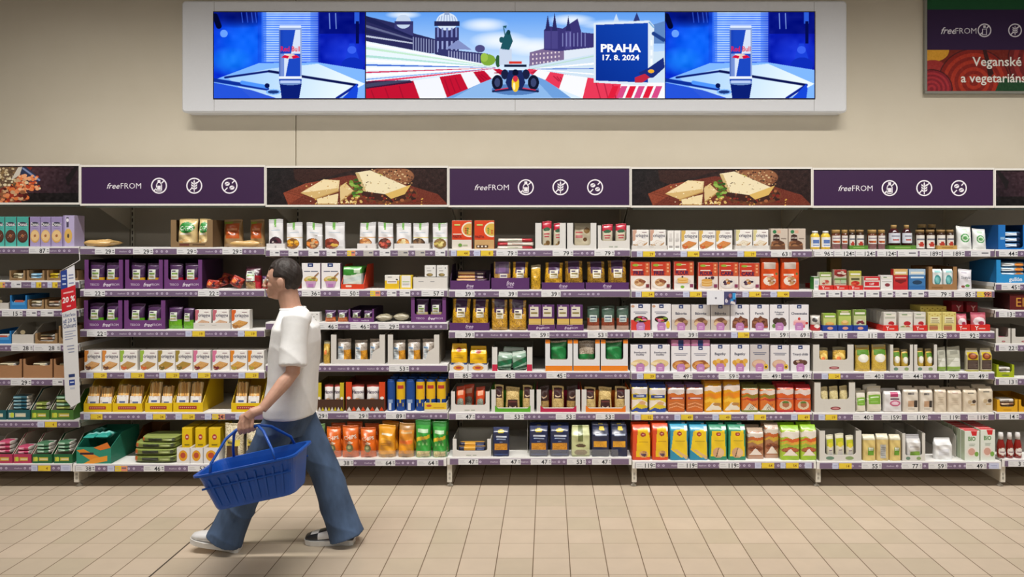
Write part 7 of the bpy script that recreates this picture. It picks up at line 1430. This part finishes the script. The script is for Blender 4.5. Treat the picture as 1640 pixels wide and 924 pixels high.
for c in cand:
    o, head, read, short, bay, row, x = c
    place = f"{BAYNAME[bay]}'s {shelf_name(bay, row)}"
    same = sorted(bysh[(head, short, bay, row)], key=lambda q: q[6])
    if len(byall[(head, short)]) == 1: lab = f"{head}{read} under the {short}"
    elif len(same) == 1: lab = f"{head}{read} under the {short}, {place}"
    else: lab = f"{'left' if len(same) == 2 and same[0] is c else 'right' if len(same) == 2 else ORD[same.index(c) + 1]} {head}{read} under the {short}, {place}"
    tag(o, lab, 'price label', f"price labels on the {place}")

# clear stops along two base decks, white dividers
for bay, p0, p1, lab in (('C', 520, 716, 'clear plastic stop in front of the crisp bags'), ('D', 816, 990, 'clear plastic stop in front of the navy pasta bags')):
    Y = YB + 0.003; zt = shelf_z(bay, 6)
    mb = MB(); mb.box(wx(p0, Y), wx(p1, Y), 0, 0.003, 0, 0.052, 'f4f4f4')
    tag(mb.build('shelf_stop', M_CLEAR, None, (0, Y, zt + .0006)), lab, 'shelf stop')
for bay, row, px, lab, L0, hh in (('D', 6, 845, 'white upright divider beside the navy pasta bags', .5, .24), ('F', 6, 1543, 'white upright divider beside the white and green cartons', .45, .19), ('F', 6, 1484, 'white upright divider between case and shiny white bag', .45, .2)):
    Y = front_y(bay, row) + 0.10; zt = shelf_z(bay, row)
    mb = MB(); mb.prism([(0, 0), (L0, 0), (L0, hh), (0.05, hh), (0, hh * .8)], -0.001, 0.001, 'cfcac0', 'x')
    tag(mb.build('shelf_divider', M_PLAST, None, (wx(px, Y - .1) - (0.004 if px != 1543 else 0), Y, zt + .0003)), lab, 'divider')

# ------------------------------------------------------------------ hanging promotion strip and shelf wobbler
ps = empty('promotion_strip', (wx(114, -0.12), -0.12, wz(652, -0.12)))
tag(ps, 'long hanging paper strip with blue top, red 20 % panel and white tail', 'promotional strip')
H = wz(426, -0.12) - wz(652, -0.12); Ws = 24 * (5.21) / F
def sq(v): return H * (652 - v) / 226
mb = MB()
V = [(-Ws / 2 - .022, 0, sq(436)), (Ws / 2 - .03, 0, sq(424)), (Ws / 2 + .01, 0, sq(640)), (Ws / 2 - .02, 0, sq(646)), (-.002, 0, 0.0), (-Ws / 2 + .01, 0, sq(640))]
def edge_l(v): return -Ws / 2 - .022 + (v - 436) / (640 - 436) * .032
def edge_r(v): return Ws / 2 - .03 + (v - 424) / (640 - 424) * .04
mb.prism([(edge_l(436), sq(436)), (edge_l(640), sq(640)), (0.002, 0), (edge_r(644), sq(644)), (edge_r(424), sq(424))], 0, 0.0015, 'd9d8d8')
def band(v0, v1, col, f0=0.0, f1=1.0, dv=8, y=-.0004):
    q = []
    for v, f in ((v1, f0), (v1, f1), (v0, f1), (v0, f0)):
        a, b = edge_l(v), edge_r(v); q.append((a + (b - a) * f, y, sq(v - dv * (f - .5))))
    mb.face(q, col)
band(431, 460, '27408c', 0, .46); band(431, 460, 'e4e4e8', .46, 1); band(460, 497, 'c8202c')
for v in (440, 445, 453): band(v, v + 2.6, 'b8c4e0', .1, .36, 2, -.0007); band(v, v + 2.2, '8a90b0', .56, .9, 3, -.0007)
def st(s, v, hpx, col, b=0.0, rot=.22):
    P2, Fs, x0, x1 = text_tris(s, b); hh = hpx * 5.21 / F; xm = (edge_l(v) + edge_r(v)) / 2
    k = min(hh, (edge_r(v) - edge_l(v)) * .86 / (x1 - x0))
    mb.raw([(xm + (x - (x0 + x1) / 2) * k, -.0008, sq(v) + (z - .5) * hh + (x - (x0 + x1) / 2) * k * rot) for x, z in P2], Fs, col)
st('20 %', 479, 9, 'f4f0f0', .02); 
for v, a, b in ((467, .15, .85), (489, .35, .65)): band(v, v + 2.4, 'e8b0b0', a, b, 5, -.0007)
st('Ušetřete', 504, 5.5, '4a5a8a', .0, .15); st('až 20 %', 513, 6.5, '4a5a8a', .01, .15); st('Clubcard', 521, 7, '3a4a7a', .01, .15)
for i in range(4): band(530 + i * 4, 531.2 + i * 4, '9aa0b8', .14, .9 - .2 * (i % 2), 4, -.0007)
for i in range(3): band(553 + i * 5, 554.6 + i * 5, '8a90a8', .25 + .05 * i, .75, 3, -.0007)
band(599, 604, '2a3a6a', .3, .72, 3, -.0007); band(608, 617, '27408c', .32, .7, 3, -.0007); band(611, 613, 'c8d0e4', .38, .64, 2, -.0008); band(620, 623, 'b8bccc', .36, .68, 2, -.0007)
mb.build('printed_strip', M_PAPER, ps)
mb = MB()
zt = wz(427, -0.12) - ps.location.z; za = shelf_z('A', 1) - .03 - ps.location.z
mb.tube([(edge_l(436), 0.001, sq(434)), (edge_r(424) + .006, .001, sq(421)), (wx(125, -.05) - ps.location.x, 0.09, sq(417)), (wx(126, -.02) - ps.location.x, 0.1075, za - .012)], .0028, 'c8c6c2', 8)
mb.build('wire_hanger', M_METAL, ps)
wb = empty('shelf_wobbler', (wx(1155, -0.03), -0.03, wz(488, -0.03)))
tag(wb, 'white card with a small photo hanging below the red mix boxes', 'shelf card')
k = 5.3 / F
mb = MB(); mb.box(-23 * k, 4.5 * k, 0, .001, 0, 22 * k, 'e2e3ea'); mb.face([(-10 * k, -.0003, 9 * k), (-7 * k, -.0003, 9 * k), (-7 * k, -.0003, 12 * k), (-10 * k, -.0003, 12 * k)], '8a8a92'); mb.build('card', M_PAPER, wb)
mb = MB(); mb.box(4.7 * k, 24 * k, 0, .001, 0, 21 * k, '4a4a78')
decal(mb, [r(.0, .0, 1, 1, '4a4a72'), *[e(.2 + .15 * i, .3 + .2 * (i % 3), .13, .16, ['c8c0cc', '3a3050', 'a06a7a', '2f86c8', '1f1a30'][i % 5]) for i in range(6)], p([(.5, .1), (.95, .0), (.9, .2), (.6, .3)], 'd8d0d0'), r(.7, .4, .95, .9, '3a9ad8')], 19.3 * k, 21 * k, 0, x0=14.3 * k)
mb.build('photo', M_PAPER, wb)
mb = MB(); mb.box(-1.5 * k, 1.5 * k, .0012, .0017, 15 * k, 30 * k, 'd0d0d4'); mb.build('clear_arm', M_CLEAR, wb)
# ------------------------------------------------------------------ the shopper walking past with a blue basket
def simple_mat(name, col, rough=0.7, scale=30, var=0.08, bump=0.0, sub=0.0, stretch=(1, 1, 1), col2=None):
    m, nt, b = new_mat(name)
    tc = nt.nodes.new('ShaderNodeTexCoord'); mp = nt.nodes.new('ShaderNodeMapping'); mp.inputs['Scale'].default_value = stretch
    no = nt.nodes.new('ShaderNodeTexNoise'); no.inputs['Scale'].default_value = scale; no.inputs['Detail'].default_value = 4
    nt.links.new(tc.outputs['Object'], mp.inputs[0]); nt.links.new(mp.outputs[0], no.inputs['Vector'])
    rp = nt.nodes.new('ShaderNodeValToRGB'); a = C(col); z = C(col2) if col2 else tuple(min(1, x * (1 + 2 * var)) for x in a)
    rp.color_ramp.elements[0].color = (*[x * (1 - var) for x in a], 1); rp.color_ramp.elements[1].color = (*z, 1)
    rp.color_ramp.elements[0].position = .3; rp.color_ramp.elements[1].position = .7
    nt.links.new(no.outputs['Fac'], rp.inputs[0]); nt.links.new(rp.outputs[0], b.inputs['Base Color'])
    b.inputs['Roughness'].default_value = rough
    if sub: b.inputs['Subsurface Weight'].default_value = sub; b.inputs['Subsurface Radius'].default_value = (0.012, 0.005, 0.003); b.inputs['Subsurface Scale'].default_value = 0.5
    if bump:
        bp = nt.nodes.new('ShaderNodeBump'); bp.inputs['Strength'].default_value = bump; bp.inputs['Distance'].default_value = 0.01
        nt.links.new(no.outputs['Fac'], bp.inputs['Height']); nt.links.new(bp.outputs[0], b.inputs['Normal'])
    return m
M_SKIN = simple_mat('skin', 'c99b84', .5, 25, .05, 0, .12)
M_SHIRT = simple_mat('white_cotton', 'efeeec', .85, 14, .03, .25)
M_DENIM = simple_mat('blue_denim', '3a4c66', .85, 9, .16, .3, 0, (1, 1, .5), '51688a')
M_HAIR = simple_mat('dark_hair', '2a211c', .6, 60, .2, .5, 0, (1, 1, .25))
M_BASKET = simple_mat('blue_plastic', '1450ac', .35, 12, .05)

YP2 = -1.08
def J(px, py, dy=0.0): return W(px, py, YP2 + dy)
def loft(mb, rings, n=24, e_=2.3):
    V, Fs = [], []
    for cx, cy, z, rx, ry in rings:
        for k in range(n):
            a = 2 * math.pi * k / n; c, s = math.cos(a), math.sin(a)
            V.append((cx + rx * math.copysign(abs(c) ** (2 / e_), c), cy + ry * math.copysign(abs(s) ** (2 / e_), s), z))
    for i in range(len(rings) - 1):
        for k in range(n): Fs.append((i * n + k, i * n + (k + 1) % n, (i + 1) * n + (k + 1) % n, (i + 1) * n + k))
    Fs += [tuple(range(n - 1, -1, -1)), tuple((len(rings) - 1) * n + k for k in range(n))]
    mb.raw(V, Fs, 'cccccc', True)
def fuse(name, mb, mat, parent, voxel, smooth=4, wrinkle=0.0, wfreq=12.0, seed=0, off=None):
    """one continuous skin round overlapping closed volumes"""
    o = mb.build('tmp', mat)
    md = o.modifiers.new('r', 'REMESH'); md.mode = 'VOXEL'; md.voxel_size = voxel; md.use_smooth_shade = True
    ms = o.modifiers.new('s', 'SMOOTH'); ms.factor = 0.5; ms.iterations = smooth
    dg = bpy.context.evaluated_depsgraph_get()
    me = bpy.data.meshes.new_from_object(o.evaluated_get(dg)); me.name = name
    bpy.data.objects.remove(o)
    if wrinkle:
        nv = len(me.vertices); co = np.empty(nv * 3, np.float32); me.vertices.foreach_get('co', co); co = co.reshape(-1, 3)
        no = np.empty(nv * 3, np.float32); me.vertex_normals.foreach_get('vector', no); no = no.reshape(-1, 3)
        rs = np.random.default_rng(seed); d = np.zeros(nv)
        for k in range(7):
            f = rs.normal(size=3) * wfreq * (1, .5, 1); f[2] *= 0.7
            d += np.sin(co @ f + rs.uniform(0, 6)) / (1 + k * .3)
        ridge = np.abs(np.sin(co @ np.array([wfreq * .9, wfreq * .3, wfreq * 1.3]) + 2 * np.sin(co @ (rs.normal(size=3) * wfreq * .4))))
        co = co + no * (wrinkle * (d * .35 + (1 - ridge) ** 3))[:, None]
        me.vertices.foreach_set('co', co.astype(np.float32).ravel()); me.update()
    me.materials.clear(); me.materials.append(mat)
    me.polygons.foreach_set('use_smooth', np.ones(len(me.polygons), bool))
    return link(name, me, parent, off)

root_pos = Vector((J(455, 700).x, YP2, 0.0))
OFF = -root_pos
person = empty('person', root_pos)
tag(person, 'person in white T-shirt and wide jeans striding past with a blue basket', 'person')

hc = J(453, 448)                                            # middle of the head
nb = J(468, 492)
B = MB()
# head looks towards -X
B.ellipsoid(hc + Vector((.006, 0, .012)), (.093, .074, .104), 'cccccc', 24, 16)
B.ellipsoid(hc + Vector((-.034, 0, -.058)), (.052, .052, .056), 'cccccc', 18, 12)
B.ellipsoid(hc + Vector((-.068, 0, -.088)), (.020, .026, .018), 'cccccc', 14, 10)
B.ellipsoid(hc + Vector((-.058, 0, .018)), (.034, .054, .017), 'cccccc', 16, 10)
B.tube([hc + Vector((-.084, 0, .012)), hc + Vector((-.098, 0, -.012)), hc + Vector((-.110, 0, -.034)), hc + Vector((-.094, 0, -.042))], [.009, .010, .013, .010], 'cccccc', 10)
for s in (-1, 1):
    B.ellipsoid(hc + Vector((-.098, s * .011, -.038)), (.010, .008, .008), 'cccccc', 10, 8)
    B.ellipsoid(hc + Vector((-.046, s * .038, -.030)), (.030, .020, .026), 'cccccc', 12, 8)
    B.ellipsoid(hc + Vector((.014, s * .077, -.014)), (.020, .009, .031), 'cccccc', 12, 10)
B.ellipsoid(hc + Vector((-.086, 0, -.060)), (.012, .022, .006), 'cccccc', 12, 8)
B.ellipsoid(hc + Vector((-.083, 0, -.072)), (.012, .019, .007), 'cccccc', 12, 8)
B.tube([hc + Vector((.022, 0, -.05)), nb + Vector((-.008, 0, .0)), nb + Vector((.012, 0, -.06))], [.057, .058, .075], 'cccccc', 16)
# trunk
ch, wa, hp_ = J(474, 545), J(470, 610), J(464, 652)
loft(B, [(hp_.x, YP2, hp_.z - .10, .085, .12), (hp_.x, YP2, hp_.z, .105, .155), (wa.x, YP2, wa.z, .090, .135), (ch.x, YP2, ch.z, .105, .150), (ch.x, YP2, ch.z + .07, .100, .155), (nb.x + .012, YP2, nb.z - .06, .07, .11), (nb.x + .005, YP2, nb.z - .01, .055, .065)])
# arms
sh_l, el_l, wr_l = J(473, 515, -.155), J(469, 596, -.225), W(419, 656, -1.43)
sh_r, el_r, wr_r = J(471, 515, .155), J(486, 592, .20), J(462, 656, .20)
TILT = math.radians(-12)
grip = W(407, 735, -1.445) + Vector((.168 * math.sin(TILT), 0, .168 * math.cos(TILT)))      # middle of the basket's grip
for s_, e2, w_ in ((sh_l, el_l, wr_l), (sh_r, el_r, wr_r)):
    B.tube([s_, s_.lerp(e2, .35), e2, e2.lerp(w_, .3), w_.lerp(e2, .15), w_], [.052, .046, .038, .040, .028, .025], 'cccccc', 14)
def hand(wrist, fr, palm_pts, fingers, thumb):
    B.tube([wrist] + [fr + Vector(p_[:3]) for p_ in palm_pts], [.025] + [p_[3] for p_ in palm_pts], 'cccccc', 14, 1.0)
    for ch_, r_ in fingers: B.tube([fr + Vector(q_) for q_ in ch_], r_, 'cccccc', 10)
    B.tube([fr + Vector(q_) for q_ in thumb[0]], thumb[1], 'cccccc', 10)
# near hand: the back of the hand faces the aisle, four fingers close under the grip, the thumb closes over its far side
pts = []
for i, (L_, z0) in enumerate(((1.0, .034), (1.06, .036), (1.0, .033), (.86, .028))):
    x = -.033 + .0222 * i
    k = .2126 * x                                           # the grip slopes with the tilted basket
    ch_ = [(x * .55 + .012, -.012, .074), (x, -.022, z0 + k), (x, -.0280, .004 + k), (x, -.0125, -.0205 * L_ + k), (x + .001, .0105, -.0200 * L_ + k), (x + .001, .0225, -.0110 + k)]
    pts.append((ch_, [.0100, .0103, .0097, .0091, .0085, .0072]))
hand(wr_l, grip, [(.030, -.010, .082, .027), (.010, -.013, .056, .027)], pts, ([(.008, .004, .080), (-.030, .014, .056), (-.042, .023, .030), (-.030, .0275, .010)], [.0135, .0120, .0105, .0080]))
for dx in (-.022, 0, .022): B.ellipsoid(grip + Vector((dx, -.012, .050)), (.019, .014, .026), 'cccccc', 12, 8)
# far hand: relaxed, slightly curled
fr = wr_r + Vector((-.02, 0, -.03)); pts = []
for i, L_ in enumerate((.95, 1.05, 1.0, .82)):
    x = -.030 + .021 * i - .012
    pts.append(([(x * .6, -.002, -.03), (x, -.006, -.058), (x - .002, -.016, -.058 - .032 * L_), (x - .002, -.034, -.058 - .048 * L_)], [.0095, .0092, .0085, .0066]))
hand(wr_r, fr, [(-.004, 0, -.012, .027), (-.010, 0, -.045, .028)], pts, ([(-.018, -.006, -.012), (-.048, -.016, -.040), (-.052, -.026, -.066)], [.0130, .0110, .0078]))
# legs inside the jeans and feet inside the shoes
hl, kl, al = J(461, 655, -.085), J(413, 750, -.075), J(366, 848, -.05)
hr, kr, ar = J(466, 655, .085), J(519, 752, .07), J(551, 846, .05)
for a, b, c in ((hl, kl, al), (hr, kr, ar)):
    B.tube([a + Vector((0, 0, .03)), a.lerp(b, .3), b, b.lerp(c, .3), c], [.085, .074, .052, .050, .036], 'cccccc', 16)
for a, s in ((al, 0), (ar, 1)):
    B.tube([a, Vector((a.x - .03, a.y, .055)), Vector((a.x - .12, a.y, .045))], [.038, .040, .028], 'cccccc', 12)
body = fuse('body', B, M_SKIN, person, .0034, 8, off=OFF)

# hair and face details
H = MB()
V, Fs = [], []; nu, nv = 40, 24
hcc = hc + Vector((.012, 0, .022))
for j in range(nv + 1):
    th = math.pi * j / nv
    for i in range(nu):
        a = 2 * math.pi * i / nu
        d = Vector((math.sin(th) * math.cos(a), math.sin(th) * math.sin(a), math.cos(th)))
        k = 1.0 + .02 * math.sin(9 * a + 5 * th) + .015 * math.sin(17 * a - 7 * th)
        q_ = hcc + Vector((d.x * .099 * k, d.y * .081 * k, d.z * .106 * k))
        lx, lz = q_.x - hc.x, q_.z - hc.z
        face = lx < -.035 and lz < .062 + (lx + .06) * .3
        low = lz < -.045 - lx * .3
        side = lx < .035 and lz < .015
        if face or low or side: q_ = hc + (q_ - hc) * .72
        V.append(q_)
for j in range(nv):
    for i in range(nu): Fs.append((j * nu + i, (j + 1) * nu + i, (j + 1) * nu + (i + 1) % nu, j * nu + (i + 1) % nu))
H.raw(V, Fs, '2a211c', True)
fuse('hair', H, M_HAIR, person, .0042, 7, .0013, 70, 4, OFF)
for s in (-1, 1):
    E_ = MB(); c = hc + Vector((-.0705, s * .033, .0005))
    E_.ellipsoid(c, (.0105, .0125, .0085), 'ece6e0', 14, 10); E_.ellipsoid(c + Vector((-.0075, s * .001, 0)), (.0040, .0055, .0055), '3a2a20', 12, 8)
    E_.tube([c + Vector((-.006, s * -.014, .018)), c + Vector((-.010, 0, .022)), c + Vector((.006, s * .018, .018))], [.003, .0036, .002], '2a211c', 8)
    E_.build('eye', M_PLAST, person, OFF)

# T-shirt: trunk and two short sleeves
S = MB()
hem = J(466, 662)
loft(S, [(hem.x, YP2, hem.z, .135, .200), (hem.x, YP2, hem.z + .06, .138, .200), (wa.x, YP2, wa.z, .128, .185), (ch.x, YP2, ch.z, .132, .190), (ch.x, YP2, ch.z + .08, .122, .195), (nb.x + .014, YP2, nb.z - .075, .098, .165), (nb.x + .008, YP2, nb.z - .025, .078, .105), (nb.x + .004, YP2, nb.z - .004, .068, .074)], 32)
for s_, e2 in ((sh_l, el_l), (sh_r, el_r)):
    S.tube([s_ + Vector((0, (YP2 - s_.y) * .45, .012)), s_, s_.lerp(e2, .45), s_.lerp(e2, .88)], [.070, .076, .072, .075], 'dddddd', 20)
fuse('t_shirt', S, M_SHIRT, person, .0065, 8, .0055, 9, 3, OFF)
K = MB()
nk = nb + Vector((.004, 0, -.008))
K.tube([nk + Vector((.066 * math.cos(a), .070 * math.sin(a), .004 * math.cos(a))) for a in [2 * math.pi * i / 24 for i in range(25)]], .0085, 'd4d2d0', 8, cap=False)
K.build('collar', M_SHIRT, person, OFF)

# jeans: seat and two wide legs
D_ = MB()
loft(D_, [(hp_.x, YP2, hp_.z - .16, .080, .100), (hp_.x, YP2, hp_.z - .07, .118, .172), (hp_.x, YP2, hp_.z + .02, .118, .168), (hp_.x + .004, YP2, hp_.z + .075, .110, .155)], 28)
for a, b, c, hemz in ((hl, kl, al, .052), (hr, kr, ar, .026)):
    d_ = (c - b).normalized(); end = c + d_ * max(.0, (c.z - hemz) / max(.2, -d_.z) * .8)
    D_.tube([a, a.lerp(b, .4), b, b.lerp(c, .5), c, end], [.104, .100, .088, .090, .098, .104], '445566', 20)
fuse('jeans', D_, M_DENIM, person, .0065, 6, .007, 9, 8, OFF)

# shoes: sole, upper and a white side panel
def shoe(ank, tilt, pale, y, heel_x):
    root = empty('shoe', (heel_x - root_pos.x, y - root_pos.y, 0)); root.parent = person
    root.rotation_euler = (0, tilt, 0)
    foot = [(.02, .030), (.0, .036), (-.05, .034), (-.11, .040), (-.17, .047), (-.22, .043), (-.255, .026), (-.265, .010)]
    up = MB(); n = 16; rings = []
    prof = [(.018, .050, .085, .030), (.004, .050, .095, .034), (-.04, .052, .100, .035), (-.085, .048, .088, .037), (-.13, .040, .068, .041), (-.18, .034, .054, .046), (-.225, .029, .042, .042), (-.255, .025, .030, .028), (-.264, .022, .014, .012)]
    V, Fs = [], []
    for x, zc, hh, ry in prof:
        for k in range(n):
            a = 2 * math.pi * k / n
            V.append((x, ry * math.cos(a), .026 + max(0, hh) * (.5 + .5 * math.sin(a)) * (1 if math.sin(a) > -.2 else .7)))
    for i in range(len(prof) - 1):
        for k in range(n): Fs.append((i * n + k, i * n + (k + 1) % n, (i + 1) * n + (k + 1) % n, (i + 1) * n + k))
    Fs += [tuple(range(n - 1, -1, -1)), tuple((len(prof) - 1) * n + k for k in range(n))]
    dark, light = ('26262a', 'dedcda') if not pale else ('5a5c62', 'd6d4d2')
    cs = []
    for i, f in enumerate(Fs):
        seg, k = divmod(i, n)
        cs.append(C(light) if (seg in (3, 4) and (k % n in (15, 0, 1, 6, 7, 8))) or (seg in (5,) and 2 <= k <= 5) else C(dark if not (pale and seg >= 4) else light))
    up.raw(V, Fs, cs, True); up.build('upper', M_PLAST, root)
    so = MB(); outl = [(x, w_) for x, w_ in foot]
    pl = [(x, -w_) for x, w_ in outl] + [(x, w_) for x, w_ in outl[::-1]]
    V = [(x, y_, 0.001) for x, y_ in pl] + [(x * 1.01, y_ * 1.08, .030) for x, y_ in pl]; m_ = len(pl)
    so.raw(V, [tuple(range(m_)), tuple(range(2 * m_ - 1, m_ - 1, -1))] + [(i, m_ + i, m_ + (i + 1) % m_, (i + 1) % m_) for i in range(m_)], 'e4e2de')
    so.build('sole', M_PLAST, root)
    la = MB()
    for i in range(5):
        x = -.085 - i * .022; z = .026 + .088 * (1 - i * .085) + .006 - i * .006
        la.tube([(x, -.026, z - .016), (x - .004, 0, z), (x, .026, z - .016)], .003, 'f0eeea', 6)
    la.build('laces', M_PAPER, root)
    return root
shoe(al, math.radians(11), True, al.y, al.x + .045)
shoe(ar, 0.0, False, ar.y, ar.x + .040)

# ------------------------------------------------------------------ the blue shopping basket
bk = empty('shopping_basket', W(407, 735, -1.445))
tag(bk, 'bright blue plastic shopping basket carried by the walking person', 'basket')
bk.rotation_euler = (0, math.radians(-12), 0)
def rr(hx, hy, z, r_=.05, n=6):
    out = []
    for sx_, sy_, a0 in ((1, -1, -90), (1, 1, 0), (-1, 1, 90), (-1, -1, 180)):
        for i in range(n + 1):
            a = math.radians(a0 + 90 * i / n); out.append((sx_ * (hx - r_) + r_ * math.cos(a), sy_ * (hy - r_) + r_ * math.sin(a), z))
    return out
Bk = MB(); rings = [rr(.255, .137, -.004), rr(.272, .150, -.004), rr(.272, .150, .006), rr(.252, .133, .006), rr(.244, .128, -.02), rr(.205, .105, -.185), rr(.203, .103, -.189), rr(.207, .108, -.196), rr(.212, .111, -.184), rr(.246, .130, -.035), rr(.255, .137, -.004)]
m_ = len(rings[0]); V = [p_ for rg_ in rings for p_ in rg_]; Fs = []
for i in range(len(rings) - 1):
    for k in range(m_): Fs.append((i * m_ + k, i * m_ + (k + 1) % m_, (i + 1) * m_ + (k + 1) % m_, (i + 1) * m_ + k)[::-1])
Fs.append(tuple(5 * m_ + k for k in range(m_))); Fs.append(tuple(7 * m_ + k for k in range(m_ - 1, -1, -1)))
Bk.raw(V, Fs, '1450ac', False)
for s in (-1, 1):                                           # moulded ribs down the long sides
    for i in range(9):
        x = -.19 + .0475 * i
        Bk.face([(x - .006, s * .1375, -.03), (x + .006, s * .1375, -.03), (x * .85 + .006, s * .115, -.175), (x * .85 - .006, s * .115, -.175)][::s], '1450ac')
    Bk.box(-.232, .232, s * .130 - .004, s * .130 + .004, -.075, -.066, '1450ac')
Bk.build('basket_body', M_BASKET, bk)
for s in (-1, 1):
    h_ = MB()
    h_.tube([(-.17, s * .142, .0), (-.16, s * .132, .05), (-.10, s * .05, .142), (-.06, s * .0085, .168), (.06, s * .0085, .168), (.10, s * .05, .142), (.16, s * .132, .05), (.17, s * .142, .0)], [.007, .007, .0075, .0075, .0075, .0075, .007, .007], '12469a', 12)
    h_.build('handle', M_BASKET, bk)
